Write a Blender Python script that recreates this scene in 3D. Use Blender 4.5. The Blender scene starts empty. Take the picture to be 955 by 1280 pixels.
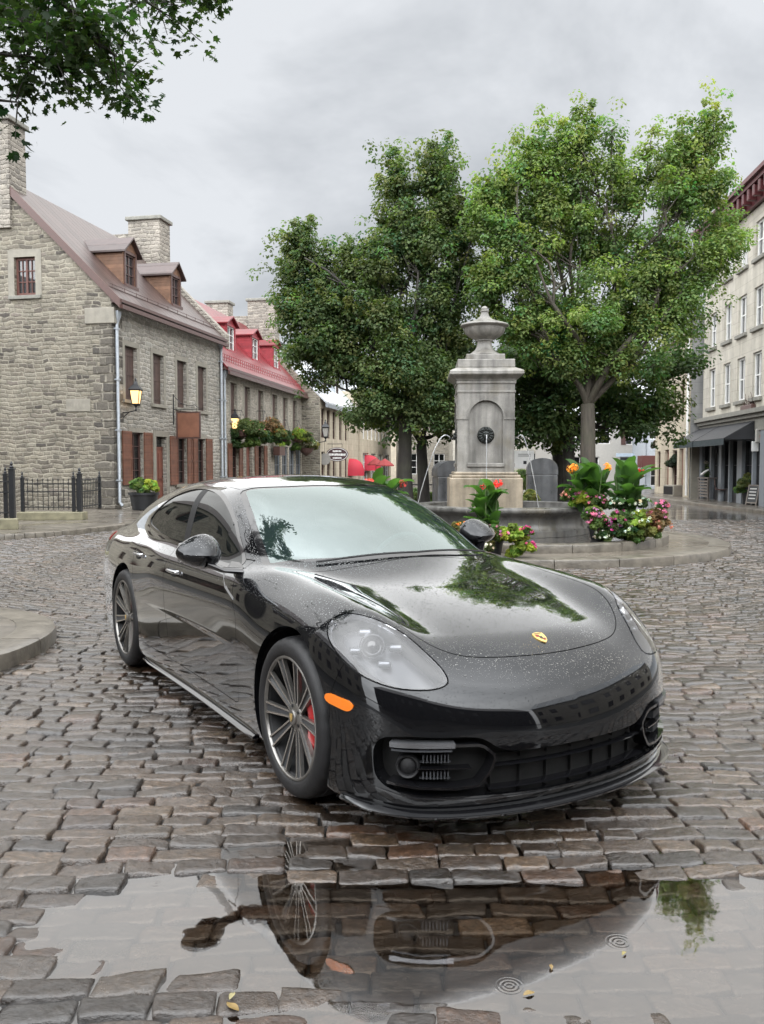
import bpy, bmesh, math, random
import numpy as np
from mathutils import Vector, Matrix

R = math.radians
C = bpy.context.scene.collection
SC = bpy.context.scene

# ------------------------------------------------------------------ camera
CAM_H, F_PX, HORIZON = 1.5, 1060.0, 581.6          # photo: 955 x 1280
cd = bpy.data.cameras.new('camera')
cam = bpy.data.objects.new('camera', cd)
C.objects.link(cam)
cam.location = (0, 0, CAM_H)
PITCH = math.atan((640 - HORIZON) / F_PX)
cam.rotation_euler = (math.pi / 2 - PITCH, 0, 0)
cd.sensor_fit = 'VERTICAL'
cd.sensor_height = 24.0
cd.lens = 24.0 * F_PX / 1280.0
cd.clip_end = 3000
SC.camera = cam

# ------------------------------------------------------------------ sky and light (overcast)
SUN_EL, SUN_AZ = 80.0, 200.0     # azimuth measured from +Y towards +X
w = bpy.data.worlds.new('World')
SC.world = w
w.use_nodes = True
nt = w.node_tree
nt.nodes.clear()
def wn(t, **kw):
    n = nt.nodes.new(t)
    for k, v in kw.items():
        setattr(n, k, v)
    return n
wout = wn('ShaderNodeOutputWorld')
bg = wn('ShaderNodeBackground')
bg.inputs['Strength'].default_value = 0.1
sky = wn('ShaderNodeTexSky', sky_type='NISHITA')
sky.sun_disc = False
sky.sun_elevation = R(SUN_EL)
sky.sun_rotation = R(SUN_AZ)
tc = wn('ShaderNodeTexCoord')
sx = wn('ShaderNodeSeparateXYZ')
nt.links.new(tc.outputs['Generated'], sx.inputs[0])
# cloud plane projection: direction / (z + c)
den = wn('ShaderNodeMath', operation='ADD'); den.inputs[1].default_value = 0.45
absz = wn('ShaderNodeMath', operation='ABSOLUTE')
nt.links.new(sx.outputs['Z'], absz.inputs[0]); nt.links.new(absz.outputs[0], den.inputs[0])
vd = wn('ShaderNodeVectorMath', operation='DIVIDE')
cmb = wn('ShaderNodeCombineXYZ')
for i in range(3):
    nt.links.new(den.outputs[0], cmb.inputs[i])
nt.links.new(tc.outputs['Generated'], vd.inputs[0]); nt.links.new(cmb.outputs[0], vd.inputs[1])
n1 = wn('ShaderNodeTexNoise'); n1.inputs['Scale'].default_value = 1.9; n1.inputs['Detail'].default_value = 6.0
n1.inputs['Roughness'].default_value = 0.58; n1.inputs['Distortion'].default_value = 0.35
nt.links.new(vd.outputs[0], n1.inputs['Vector'])
cr = wn('ShaderNodeValToRGB')
cr.color_ramp.elements[0].position = 0.40; cr.color_ramp.elements[0].color = (2.95, 3.08, 3.24, 1)
cr.color_ramp.elements[1].position = 0.58; cr.color_ramp.elements[1].color = (4.2, 4.32, 4.48, 1)
nt.links.new(n1.outputs['Fac'], cr.inputs[0])
# glow added to the cloud high behind the camera, unseen, to light the scene
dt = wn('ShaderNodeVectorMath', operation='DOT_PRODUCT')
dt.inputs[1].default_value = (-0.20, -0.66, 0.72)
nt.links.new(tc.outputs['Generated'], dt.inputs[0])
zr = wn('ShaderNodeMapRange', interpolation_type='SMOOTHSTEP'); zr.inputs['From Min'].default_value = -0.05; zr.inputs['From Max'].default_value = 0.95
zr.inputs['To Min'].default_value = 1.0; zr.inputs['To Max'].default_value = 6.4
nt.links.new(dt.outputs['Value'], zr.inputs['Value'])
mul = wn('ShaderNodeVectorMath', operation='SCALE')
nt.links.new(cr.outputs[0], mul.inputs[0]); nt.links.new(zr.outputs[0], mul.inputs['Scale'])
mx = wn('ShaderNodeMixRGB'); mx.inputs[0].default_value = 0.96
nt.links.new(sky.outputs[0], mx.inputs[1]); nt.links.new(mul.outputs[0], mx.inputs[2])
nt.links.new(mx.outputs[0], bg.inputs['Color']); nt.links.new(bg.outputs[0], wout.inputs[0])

sd = bpy.data.lights.new('sun', 'SUN')
sd.energy = 1.5
sd.angle = R(175)
sd.color = (1.0, 0.96, 0.89)
sun = bpy.data.objects.new('sun', sd)
C.objects.link(sun)
_d = Vector((math.sin(R(SUN_AZ)) * math.cos(R(SUN_EL)), math.cos(R(SUN_AZ)) * math.cos(R(SUN_EL)), math.sin(R(SUN_EL))))
sun.rotation_euler = _d.to_track_quat('Z', 'Y').to_euler()
SC.view_settings.view_transform = 'Standard'
SC.view_settings.look = 'None'
SC.view_settings.gamma = 1
SC.view_settings.use_curve_mapping = False
SC.view_settings.exposure = 0.95
SC.cycles.max_bounces = 8
SC.cycles.transparent_max_bounces = 12
SC.cycles.caustics_reflective = False
SC.cycles.caustics_refractive = False
SC.cycles.use_denoising = True
SC.cycles.sample_clamp_indirect = 6

# ------------------------------------------------------------------ helpers
def px(x, y, Y):
    """the world point at depth Y that shows at photo pixel x, y"""
    t = (x - 477.5) / F_PX; v = (640 - y) / F_PX
    d = Vector((t, math.cos(PITCH) + v * math.sin(PITCH), -math.sin(PITCH) + v * math.cos(PITCH)))
    d *= Y / d.y
    return Vector((d.x, Y, CAM_H + d.z))
def gnd(x, y, z=0.0):
    t = (x - 477.5) / F_PX; v = (640 - y) / F_PX
    d = Vector((t, math.cos(PITCH) + v * math.sin(PITCH), -math.sin(PITCH) + v * math.cos(PITCH)))
    k = (z - CAM_H) / d.z
    return Vector((d.x * k, d.y * k, z))

def tag(o, label=None, cat=None, group=None, kind=None):
    if label: o['label'] = label
    if cat: o['category'] = cat
    if group: o['group'] = group
    if kind: o['kind'] = kind
    return o
def thing(name, label, cat, loc=(0, 0, 0), rz=0.0, group=None):
    o = bpy.data.objects.new(name, None)
    o.empty_display_size = 0.1
    C.objects.link(o)
    o.location = loc
    o.rotation_euler = (0, 0, rz)
    return tag(o, label, cat, group)
def link_mesh(name, me, mats, parent=None):
    o = bpy.data.objects.new(name, me)
    C.objects.link(o)
    for m in (mats if isinstance(mats, (list, tuple)) else [mats]):
        me.materials.append(m)
    if parent is not None:
        o.parent = parent
    return o
def np_mesh(name, V, F, mats, parent=None, smooth=False, normals=None, attr=None, mi=None):
    """mesh from numpy vertices and a face array (k columns) or list of lists"""
    me = bpy.data.meshes.new(name)
    V = np.asarray(V, dtype=np.float32)
    if isinstance(F, np.ndarray):
        k = F.shape[1]; nf = F.shape[0]
        loops = F.astype(np.int32).ravel()
        starts = np.arange(0, nf * k, k, dtype=np.int32)
        tot = np.full(nf, k, dtype=np.int32)
    else:
        nf = len(F)
        loops = np.array([i for f in F for i in f], dtype=np.int32)
        tot = np.array([len(f) for f in F], dtype=np.int32)
        starts = np.concatenate([[0], np.cumsum(tot)[:-1]]).astype(np.int32)
    me.vertices.add(len(V)); me.vertices.foreach_set('co', V.ravel())
    me.loops.add(len(loops)); me.loops.foreach_set('vertex_index', loops)
    me.polygons.add(nf); me.polygons.foreach_set('loop_start', starts); me.polygons.foreach_set('loop_total', tot)
    if mi is not None:
        me.polygons.foreach_set('material_index', np.asarray(mi, dtype=np.int32))
    me.update(calc_edges=True)
    me.validate()
    me.polygons.foreach_set('use_smooth', np.full(len(me.polygons), smooth))
    if attr is not None:
        for an, av in attr.items():
            av = np.asarray(av, dtype=np.float32)
            if av.ndim == 1:
                a = me.attributes.new(an, 'FLOAT', 'POINT'); a.data.foreach_set('value', av)
            else:
                a = me.attributes.new(an, 'FLOAT_COLOR', 'POINT')
                if av.shape[1] == 3:
                    av = np.concatenate([av, np.ones((len(av), 1), np.float32)], 1)
                a.data.foreach_set('color', av.ravel())
    if normals is not None:
        me.normals_split_custom_set_from_vertices([tuple(n) for n in normals])
    return link_mesh(name, me, mats, parent)

class MB:
    """collects simple shapes and links them as one mesh"""
    def __init__(s): s.v = []; s.f = []; s.m = []; s.mi = 0
    def add(s, vs, fs):
        b = len(s.v)
        s.v += [tuple(v) for v in vs]
        s.f += [tuple(i + b for i in f) for f in fs]
        s.m += [s.mi] * len(fs)
        return s
    def box(s, x0, x1, y0, y1, z0, z1, M=None):
        vs = [Vector(p) for p in ((x0,y0,z0),(x1,y0,z0),(x1,y1,z0),(x0,y1,z0),(x0,y0,z1),(x1,y0,z1),(x1,y1,z1),(x0,y1,z1))]
        if M is not None: vs = [M @ v for v in vs]
        return s.add(vs, [(0,3,2,1),(4,5,6,7),(0,1,5,4),(1,2,6,5),(2,3,7,6),(3,0,4,7)])
    def bbox(s, x0, x1, y0, y1, z0, z1, b=0.01, M=None):
        """box with chamfered edges"""
        bm = bmesh.new()
        bmesh.ops.create_cube(bm, size=1)
        for v in bm.verts:
            v.co = Vector(((x0+x1)/2 + v.co.x*(x1-x0), (y0+y1)/2 + v.co.y*(y1-y0), (z0+z1)/2 + v.co.z*(z1-z0)))
        bmesh.ops.bevel(bm, geom=bm.edges[:], offset=b, segments=2, affect='EDGES', profile=0.5)
        return s.bm(bm, M)
    def bm(s, bm, M=None):
        bm.verts.index_update()
        vs = [(M @ v.co) if M is not None else v.co.copy() for v in bm.verts]
        fs = [[v.index for v in f.verts] for f in bm.faces]
        bm.free()
        return s.add(vs, fs)
    def prism(s, poly, z0, z1, M=None):
        """vertical prism over a 2D polygon (ccw)"""
        n = len(poly)
        vs = [Vector((p[0], p[1], z0)) for p in poly] + [Vector((p[0], p[1], z1)) for p in poly]
        if M is not None: vs = [M @ v for v in vs]
        fs = [tuple(reversed(range(n))), tuple(range(n, 2*n))] + [(i, (i+1) % n, n + (i+1) % n, n + i) for i in range(n)]
        return s.add(vs, fs)
    def tube(s, pts, r, n=8, caps=True):
        pts = [Vector(p) for p in pts]
        rs = r if isinstance(r, (list, tuple)) else [r] * len(pts)
        vs = []; fs = []
        up = Vector((0, 0, 1)); prev = None
        for i, p in enumerate(pts):
            d = (pts[min(i+1, len(pts)-1)] - pts[max(i-1, 0)]).normalized()
            if prev is None:
                a = d.cross(up)
                if a.length < 1e-3: a = d.cross(Vector((1, 0, 0)))
            else:
                a = prev - d * prev.dot(d)
            a.normalize(); prev = a
            b = d.cross(a)
            for k in range(n):
                t = 2*math.pi*k/n
                vs.append(p + (a*math.cos(t) + b*math.sin(t)) * rs[i])
        for i in range(len(pts)-1):
            for k in range(n):
                fs.append((i*n+k, i*n+(k+1) % n, (i+1)*n+(k+1) % n, (i+1)*n+k))
        if caps:
            fs.append(tuple(reversed(range(n)))); fs.append(tuple(range((len(pts)-1)*n, len(pts)*n)))
        return s.add(vs, fs)
    def lathe(s, prof, n=32, M=None, a0=0.0, a1=2*math.pi):
        """prof: (r, z) list bottom to top"""
        full = abs(a1 - a0 - 2*math.pi) < 1e-6
        m = n if full else n + 1
        vs = []; fs = []
        for (r, z) in prof:
            for k in range(m):
                t = a0 + (a1-a0)*k/n
                vs.append(Vector((r*math.cos(t), r*math.sin(t), z)))
        if M is not None: vs = [M @ v for v in vs]
        for i in range(len(prof)-1):
            for k in range(n):
                k2 = (k+1) % m
                fs.append((i*m+k, i*m+k2, (i+1)*m+k2, (i+1)*m+k))
        return s.add(vs, fs)
    def quad(s, a, b, c, d): return s.add([a, b, c, d], [(0, 1, 2, 3)])
    def build(s, name, mat, parent=None, smooth=False, angle=None):
        me = bpy.data.meshes.new(name)
        me.from_pydata(s.v, [], s.f)
        me.polygons.foreach_set('material_index', s.m)
        bm = bmesh.new(); bm.from_mesh(me)
        bmesh.ops.remove_doubles(bm, verts=bm.verts[:], dist=1e-5)
        bmesh.ops.recalc_face_normals(bm, faces=bm.faces[:])
        bm.to_mesh(me); bm.free()
        o = link_mesh(name, me, mat, parent)
        if smooth:
            me.polygons.foreach_set('use_smooth', [True] * len(me.polygons))
            me.set_sharp_from_angle(angle=R(angle or 40))
        return o
def children(o): return [c for c in bpy.data.objects if c.parent is o]
_kids = {}
def copy_tree(o, parent=None):
    c = o.copy(); C.objects.link(c)
    if parent is not None: c.parent = parent
    for k in list(o.children): copy_tree(k, c)
    return c

# ------------------------------------------------------------------ materials
class NT:
    """tiny node-tree builder"""
    def __init__(s, name):
        s.m = bpy.data.materials.new(name); s.m.use_nodes = True
        s.t = s.m.node_tree; s.t.nodes.clear()
        s.out = s.t.nodes.new('ShaderNodeOutputMaterial')
    def n(s, t, ins=None, **kw):
        nd = s.t.nodes.new(t)
        for k, v in kw.items(): setattr(nd, k, v)
        for k, v in (ins or {}).items():
            sock = nd.inputs[k]
            if isinstance(v, tuple) and len(v) == 2 and hasattr(v[0], 'bl_idname'):
                s.t.links.new(v[0].outputs[v[1]], sock)
            elif hasattr(v, 'bl_idname'):
                s.t.links.new(v.outputs[0], sock)
            else:
                sock.default_value = v
        return nd
    def ramp(s, fac, stops, interp='LINEAR'):
        r = s.t.nodes.new('ShaderNodeValToRGB'); r.color_ramp.interpolation = interp
        e = r.color_ramp.elements
        while len(e) < len(stops): e.new(0.5)
        for el, (p, c) in zip(e, stops):
            el.position = p
            el.color = (c, c, c, 1) if not hasattr(c, '__len__') else (c[0], c[1], c[2], 1)
        s.t.links.new(fac[0].outputs[fac[1]] if isinstance(fac, tuple) else fac.outputs[0], r.inputs[0])
        return r
    def mix(s, fac, a, b, mode='MIX'):
        nd = s.t.nodes.new('ShaderNodeMixRGB'); nd.blend_type = mode
        for sock, v in zip(nd.inputs, (fac, a, b)):
            if isinstance(v, tuple) and len(v) == 2 and hasattr(v[0], 'bl_idname'): s.t.links.new(v[0].outputs[v[1]], sock)
            elif hasattr(v, 'bl_idname'): s.t.links.new(v.outputs[0], sock)
            elif hasattr(v, '__len__'): sock.default_value = (v[0], v[1], v[2], 1)
            else: sock.default_value = v
        return nd
    def math(s, op, a, b=None, clamp=False):
        nd = s.t.nodes.new('ShaderNodeMath'); nd.operation = op; nd.use_clamp = clamp
        for sock, v in zip(nd.inputs, (a, b)):
            if v is None: continue
            if isinstance(v, tuple): s.t.links.new(v[0].outputs[v[1]], sock)
            elif hasattr(v, 'bl_idname'): s.t.links.new(v.outputs[0], sock)
            else: sock.default_value = v
        return nd
    def bump(s, h, strength=0.5, dist=0.02, normal=None):
        ins = {'Height': h, 'Strength': strength, 'Distance': dist}
        if normal is not None: ins['Normal'] = normal
        return s.n('ShaderNodeBump', ins)
    def coords(s, scale=(1, 1, 1), kind='Object', loc=(0, 0, 0)):
        tcn = s.n('ShaderNodeTexCoord')
        return s.n('ShaderNodeMapping', {'Vector': (tcn, kind), 'Scale': scale, 'Location': loc})
    def surf(s, sh):
        s.t.links.new(sh.outputs[0], s.out.inputs['Surface']); return s.m
    def pbr(s, **kw):
        ins = {}
        names = {'color': 'Base Color', 'rough': 'Roughness', 'metal': 'Metallic', 'normal': 'Normal', 'coat': 'Coat Weight',
                 'coat_rough': 'Coat Roughness', 'ior': 'IOR', 'coat_ior': 'Coat IOR', 'spec': 'Specular IOR Level', 'alpha': 'Alpha',
                 'coat_normal': 'Coat Normal', 'emit': 'Emission Color', 'emit_s': 'Emission Strength', 'trans': 'Transmission Weight'}
        for k, v in kw.items():
            if isinstance(v, tuple) and len(v) == 3 and not hasattr(v[0], 'bl_idname'): v = (*v, 1)
            ins[names[k]] = v
        return s.surf(s.n('ShaderNodeBsdfPrincipled', ins))

def plain(name, col, rough=0.6, metal=0.0, vary=0.12, scale=9.0, bump=0.0, coat=0.0, spec=0.5):
    """a surface with slight uneven colour and gloss"""
    t = NT(name)
    co = t.coords()
    nz = t.n('ShaderNodeTexNoise', {'Vector': co, 'Scale': scale, 'Detail': 5.0, 'Roughness': 0.6})
    lo = tuple(c * (1 - vary) for c in col); hi = tuple(min(1, c * (1 + vary)) for c in col)
    cr = t.ramp(nz, [(0.3, lo), (0.7, hi)])
    rr = t.ramp(nz, [(0.3, max(0.02, rough * 0.85)), (0.7, min(1, rough * 1.15))])
    kw = dict(color=cr, rough=rr, metal=metal, coat=coat, spec=spec)
    if bump:
        n2 = t.n('ShaderNodeTexNoise', {'Vector': co, 'Scale': scale * 6, 'Detail': 4.0})
        kw['normal'] = t.bump(n2, bump, 0.01)
    return t.pbr(**kw)
def emissive(name, col, s):
    t = NT(name)
    return t.surf(t.n('ShaderNodeEmission', {'Color': (*col, 1), 'Strength': s}))
def glassy(name, tint=(0.02, 0.03, 0.03), ior=1.5, rough=0.0, see=0.5, gain=1.0, lift=0.0, gcol=(1, 1, 1)):
    """a pane: reflects by Fresnel, otherwise partly see-through, partly its own tint"""
    t = NT(name)
    fr = t.n('ShaderNodeFresnel', {'IOR': ior})
    f2 = t.math('ADD', t.math('MULTIPLY', fr, gain), lift, clamp=True)
    gl = t.n('ShaderNodeBsdfGlossy', {'Color': (*gcol, 1), 'Roughness': rough})
    tr = t.n('ShaderNodeBsdfTransparent', {'Color': (see, see, see, 1) if not hasattr(see, '__len__') else (*see, 1)})
    df = t.n('ShaderNodeBsdfDiffuse', {'Color': (*tint, 1)})
    base = t.n('ShaderNodeAddShader', {0: tr, 1: df})
    mxs = t.n('ShaderNodeMixShader', {0: f2, 1: base, 2: gl})
    return t.surf(mxs)
# ------------------------------------------------------------------ ground
rng = np.random.default_rng(7)
def vnoise(x, y, s, seed=0):
    """smooth value noise"""
    x = np.asarray(x)*s + 37.1*seed; y = np.asarray(y)*s + 11.7*seed
    xi = np.floor(x); yi = np.floor(y); fx = x-xi; fy = y-yi
    fx = fx*fx*(3-2*fx); fy = fy*fy*(3-2*fy)
    def h(a, b):
        v = np.sin(a*127.1 + b*311.7 + seed*74.7)*43758.5453
        return v - np.floor(v)
    return (h(xi, yi)*(1-fx)+h(xi+1, yi)*fx)*(1-fy) + (h(xi, yi+1)*(1-fx)+h(xi+1, yi+1)*fx)*fy
WATER_Z = -.0125
def ground_z(x, y):
    x = np.asarray(x, float); y = np.asarray(y, float)
    g = (vnoise(x, y, .9, 1)-.5)*.016 + (vnoise(x, y, 2.3, 2)-.5)*.010
    # the dip that holds the puddle: a left lobe, a middle and a wide right lobe
    d = np.zeros_like(g)
    for cx, cy, rx, ry, dp in ((-.62, 2.74, .56, .30, .031), (.15, 2.66, .85, .33, .028), (1.00, 2.60, .80, .44, .031)):
        r2 = ((x-cx)/rx)**2 + ((y-cy)/ry)**2
        d = np.maximum(d, dp*np.clip(1.25-r2, 0, 1)**.6)
    return g*(1-d/.045) - d
def sett_material():
    t = NT('wet_cobble')
    at = t.n('ShaderNodeAttribute', attribute_name='tone')
    co = t.coords()
    n1_ = t.n('ShaderNodeTexNoise', {'Vector': co, 'Scale': 26.0, 'Detail': 7.0, 'Roughness': 0.68})
    n2_ = t.n('ShaderNodeTexNoise', {'Vector': co, 'Scale': 2.6, 'Detail': 5.0})
    n3_ = t.n('ShaderNodeTexVoronoi', {'Vector': co, 'Scale': 95.0})
    v = t.ramp(n1_, [(0.25, 0.38), (0.52, 1.0), (0.75, 2.0)])
    c = t.mix(1.0, (at, 'Color'), v, 'MULTIPLY')
    sp_ = t.ramp(n3_, [(0.08, 1.0), (0.2, 0.0)])
    c = t.mix(t.math('MULTIPLY', sp_, 0.16), c, (0.28, 0.27, 0.25))
    # wet: a glossy film, thinner on the high spots
    wet = t.ramp(n2_, [(0.36, 0.05), (0.52, 0.11), (0.68, 0.28)])
    ro = t.n('ShaderNodeMath', {0: wet, 1: t.math('MULTIPLY', n1_, 0.16)}, operation='ADD')
    b1 = t.bump(n1_, 0.75, 0.014)
    b2 = t.bump(t.n('ShaderNodeTexNoise', {'Vector': co, 'Scale': 130.0, 'Detail': 3.0}), 0.22, 0.003, b1)
    return t.pbr(color=c, rough=ro, normal=b2, ior=1.5, coat=1.0, coat_rough=0.08, coat_ior=1.45, coat_normal=b1, spec=0.6)
def far_street_material():
    t = NT('wet_cobble_far')
    co = t.coords()
    br = t.n('ShaderNodeTexBrick', {'Vector': co, 'Scale': 1.0, 'Mortar Size': 0.012, 'Brick Width': .22, 'Row Height': .115, 'Color1': (.075, .066, .060, 1), 'Color2': (.045, .041, .039, 1), 'Mortar': (.03, .028, .026, 1)})
    n2_ = t.n('ShaderNodeTexNoise', {'Vector': co, 'Scale': .7, 'Detail': 5.0})
    wet = t.ramp(n2_, [(0.35, 0.16), (0.65, 0.42)])
    b1 = t.bump((br, 'Fac'), -0.6, 0.02)
    b2 = t.bump(t.n('ShaderNodeTexNoise', {'Vector': co, 'Scale': 9.0, 'Detail': 4.0}), 0.6, 0.03, b1)
    return t.pbr(color=(br, 'Color'), rough=wet, normal=b2, coat=.9, coat_rough=.12)
M_SETT = sett_material(); M_FAR = far_street_material()
M_MORTAR = plain('wet_joint_grit', (0.010, 0.009, 0.008), 0.5, vary=.5, scale=40, bump=.5)
PAL = np.array([(.112, .092, .076), (.080, .068, .060), (.145, .120, .096), (.122, .084, .064), (.062, .055, .050), (.140, .094, .070), (.112, .100, .090), (.180, .152, .120)])
PW = np.array([.26, .18, .18, .07, .12, .03, .09, .07])
def warp(u, v):
    """rows run across the street, bending a little"""
    x = u + .05*np.sin(v*.9)
    y = v + .040*np.sin(u*1.3+.5) + .018*np.sin(u*3.1+v) + .035*u*np.clip(u, 0, 3)/3 + .15*np.clip(-u-1.3, 0, 4)**1.8*np.clip((v-4)/5, 0, 1) + .05*np.clip(u-2.2, 0, 5)**1.8*np.clip((v-3)/4, 0, 1)*np.clip((11-v)/3, 0, 1)
    return x, y
def lay_setts(v0, v1, rowh, nx, ny, meanw, margin, name_parts):
    U, Vv, Wd, Hh, Rr = [], [], [], [], []
    v = v0
    while v < v1:
        h = rowh*rng.uniform(.92, 1.08)
        lim_ = .47*(v+.35*rowh) + margin + (.6 if v > 9 else 0)
        u = -lim_ - rng.uniform(0, meanw)
        while u < lim_:
            wd = meanw*rng.uniform(.72, 1.28)
            U.append(u+wd/2); Vv.append(v+h/2); Wd.append(wd); Hh.append(h)
            u += wd
        v += h
    U, Vv, Wd, Hh = map(np.array, (U, Vv, Wd, Hh)); n = len(U)
    # a sett: rounded block, ny x nx grid on top plus a skirt down to the joints
    a = np.linspace(-1, 1, nx); b = np.linspace(-1, 1, ny)
    a = np.sign(a)*np.abs(a)**.5; b = np.sign(b)*np.abs(b)**.5
    A, B = np.meshgrid(a, b)
    A = A.ravel(); B = B.ravel()
    gap = rng.uniform(.0015, .0055, n)
    hw = (Wd/2-gap)[:, None]; hh = (Hh/2-gap*.9)[:, None]
    corner = rng.uniform(-.010, .010, (n, 4, 2))
    wA, wB = (A+1)/2, (B+1)/2
    W4 = np.stack([(1-wA)*(1-wB), wA*(1-wB), (1-wA)*wB, wA*wB])
    dx = np.einsum('nk,kp->np', corner[:, :, 0], W4); dy = np.einsum('nk,kp->np', corner[:, :, 1], W4)
    u = U[:, None] + A*hw*(1-.035*np.abs(B)**6) + dx; vv = Vv[:, None] + B*hh*(1-.03*np.abs(A)**8) + dy
    k = rng.uniform(0, 50, (n, 1))
    edge = np.maximum(np.abs(A), np.abs(B))
    u += (vnoise(u*1+k, vv, 24, 3)-.5)*.010*edge; vv += (vnoise(u+k, vv*1, 24, 4)-.5)*.010*edge
    x, y = warp(u, vv); xc, yc = warp(U, Vv)
    tilt = rng.normal(0, .042, (n, 2)); dz = rng.normal(0, .0034, n)
    dome = rng.uniform(.003, .007, (n, 1))
    z = ground_z(xc, yc)[:, None] + dz[:, None] + tilt[:, :1]*(x-xc[:, None]) + tilt[:, 1:]*(y-yc[:, None])
    rim = (np.abs(A)**14*.8 + np.abs(B)**10)
    z = z - dome*np.clip(rim, 0, 1.3) + (vnoise(x*1+k, y, 38, 5)-.5)*.0060 + (vnoise(x+k, y*1, 15, 6)-.5)*.006
    top = np.stack([x, y, z], -1)
    gi = np.arange(nx*ny).reshape(ny, nx)
    per = np.concatenate([gi[0, :], gi[1:, -1], gi[-1, -2::-1], gi[-2:0:-1, 0]])
    sk = top[:, per].copy(); cen = np.stack([xc, yc], -1)[:, None]
    sk[..., :2] = cen + (sk[..., :2]-cen)*1.0; sk[..., 2] = ground_z(xc, yc)[:, None] - .034
    P = np.concatenate([top, sk], 1); m = P.shape[1]
    q = np.stack([gi[:-1, :-1], gi[:-1, 1:], gi[1:, 1:], gi[1:, :-1]], -1).reshape(-1, 4)
    np_ = len(per); j = np.arange(np_); j2 = (j+1) % np_
    s = np.stack([per[j2], per[j], nx*ny+j, nx*ny+j2], -1)
    F = np.concatenate([q, s]); F = (F[None] + (np.arange(n)*m)[:, None, None]).reshape(-1, 4)
    col = PAL[rng.choice(len(PAL), n, p=PW/PW.sum())]*rng.uniform(.14, .46, (n, 1))*np.array([1.22, .98, .77])
    return P.reshape(-1, 3), F, np.repeat(col, m, axis=0)
Vs, Fs, Cs = [], [], []; off = 0
for args in ((1.0, 4.4, .104, 13, 8, .210, 3.0), (4.4, 9.6, .104, 8, 5, .208, 3.2), (9.6, 23.0, .106, 5, 4, .208, 2.4)):
    a_, b_, c_ = lay_setts(*args, None)
    Vs.append(a_); Fs.append(b_+off); Cs.append(c_); off += len(a_)
street = np_mesh('cobblestone_street', np.concatenate(Vs), np.concatenate(Fs), M_SETT, None, True, attr={'tone': np.concatenate(Cs)})
tag(street, kind='structure')
# bed of grit between the setts (follows the dip)
gx = np.linspace(-14, 14, 141); gy = np.linspace(.2, 24, 160)
GX, GY = np.meshgrid(gx, gy); GZ = ground_z(GX, GY) - .024 + (vnoise(GX, GY, 14, 8)-.5)*.006
ny_, nx_ = GX.shape; gi = np.arange(nx_*ny_).reshape(ny_, nx_)
tag(np_mesh('street_bed', np.stack([GX, GY, GZ], -1).reshape(-1, 3), np.stack([gi[:-1, :-1], gi[:-1, 1:], gi[1:, 1:], gi[1:, :-1]], -1).reshape(-1, 4), M_MORTAR, None, True), kind='structure')
# the rest of the ground, out to the horizon
mb = MB(); mb.quad((-900, -900, -.09), (900, -900, -.09), (900, 1500, -.09), (-900, 1500, -.09))
tag(mb.build('ground', plain('far_ground', (.09, .085, .08), .6)), kind='structure')
mb = MB(); mb.quad((-30, 22.6, -.012), (30, 22.6, -.012), (30, 120, -.012), (-30, 120, -.012)); mb.quad((-30, -14, -.04), (30, -14, -.04), (30, 1.3, -.04), (-30, 1.3, -.04))
mb.quad((-30, 1.3, -.045), (-11, 1.3, -.045), (-11, 22.6, -.045), (-30, 22.6, -.045)); mb.quad((11, 1.3, -.045), (30, 1.3, -.045), (30, 22.6, -.045), (11, 22.6, -.045))
tag(mb.build('far_cobblestone_street', M_FAR), kind='structure')
# puddle: one still sheet of rainwater with a few drop rings
def water_material():
    t = NT('puddle_water')
    co = t.coords()
    fr = t.n('ShaderNodeFresnel', {'IOR': 1.95})
    f2 = t.math('MULTIPLY', fr, 1.35, clamp=True)
    rip = t.n('ShaderNodeTexNoise', {'Vector': co, 'Scale': 3.0, 'Detail': 2.0})
    hsum = t.math('ADD', t.math('MULTIPLY', rip, 0.16), t.math('MULTIPLY', t.n('ShaderNodeTexNoise', {'Vector': co, 'Scale': 16.0, 'Detail': 2.0}), 0.018))
    for (x, y, s_) in RINGS:
        d = t.n('ShaderNodeVectorMath', {0: co, 1: (x, y, WATER_Z)}, operation='DISTANCE')
        ph = t.math('SINE', t.math('MULTIPLY', (d, 'Value'), 420.0/s_))
        fall = t.n('ShaderNodeMapRange', {'Value': (d, 'Value'), 'From Min': .016*s_, 'From Max': .055*s_, 'To Min': 1.0, 'To Max': 0.0})
        hsum = t.math('ADD', hsum, t.math('MULTIPLY', t.math('MULTIPLY', ph, (fall, 'Result')), .022))
    bp = t.bump(hsum, 0.35, 0.02)
    t.t.links.new(bp.outputs[0], fr.inputs['Normal'])
    gl = t.n('ShaderNodeBsdfGlossy', {'Color': (1, 1, 1, 1), 'Roughness': 0.025, 'Normal': bp})
    tr = t.n('ShaderNodeBsdfTransparent', {'Color': (.95, .87, .78, 1)})
    return t.surf(t.n('ShaderNodeMixShader', {0: f2, 1: tr, 2: gl}))
RINGS = [(gnd(x, y).x, gnd(x, y).y, s_) for x, y, s_ in ((195, 1101, .9), (775, 1173, 1.0), (637, 1227, .9), (97, 1117, .6))]
n = 72
tag(np_mesh('puddle_water', np.array([(.25+1.75*math.cos(2*math.pi*k/n), 2.66+.72*math.sin(2*math.pi*k/n), WATER_Z) for k in range(n)]), [list(range(n))], water_material()), kind='structure')
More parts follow.
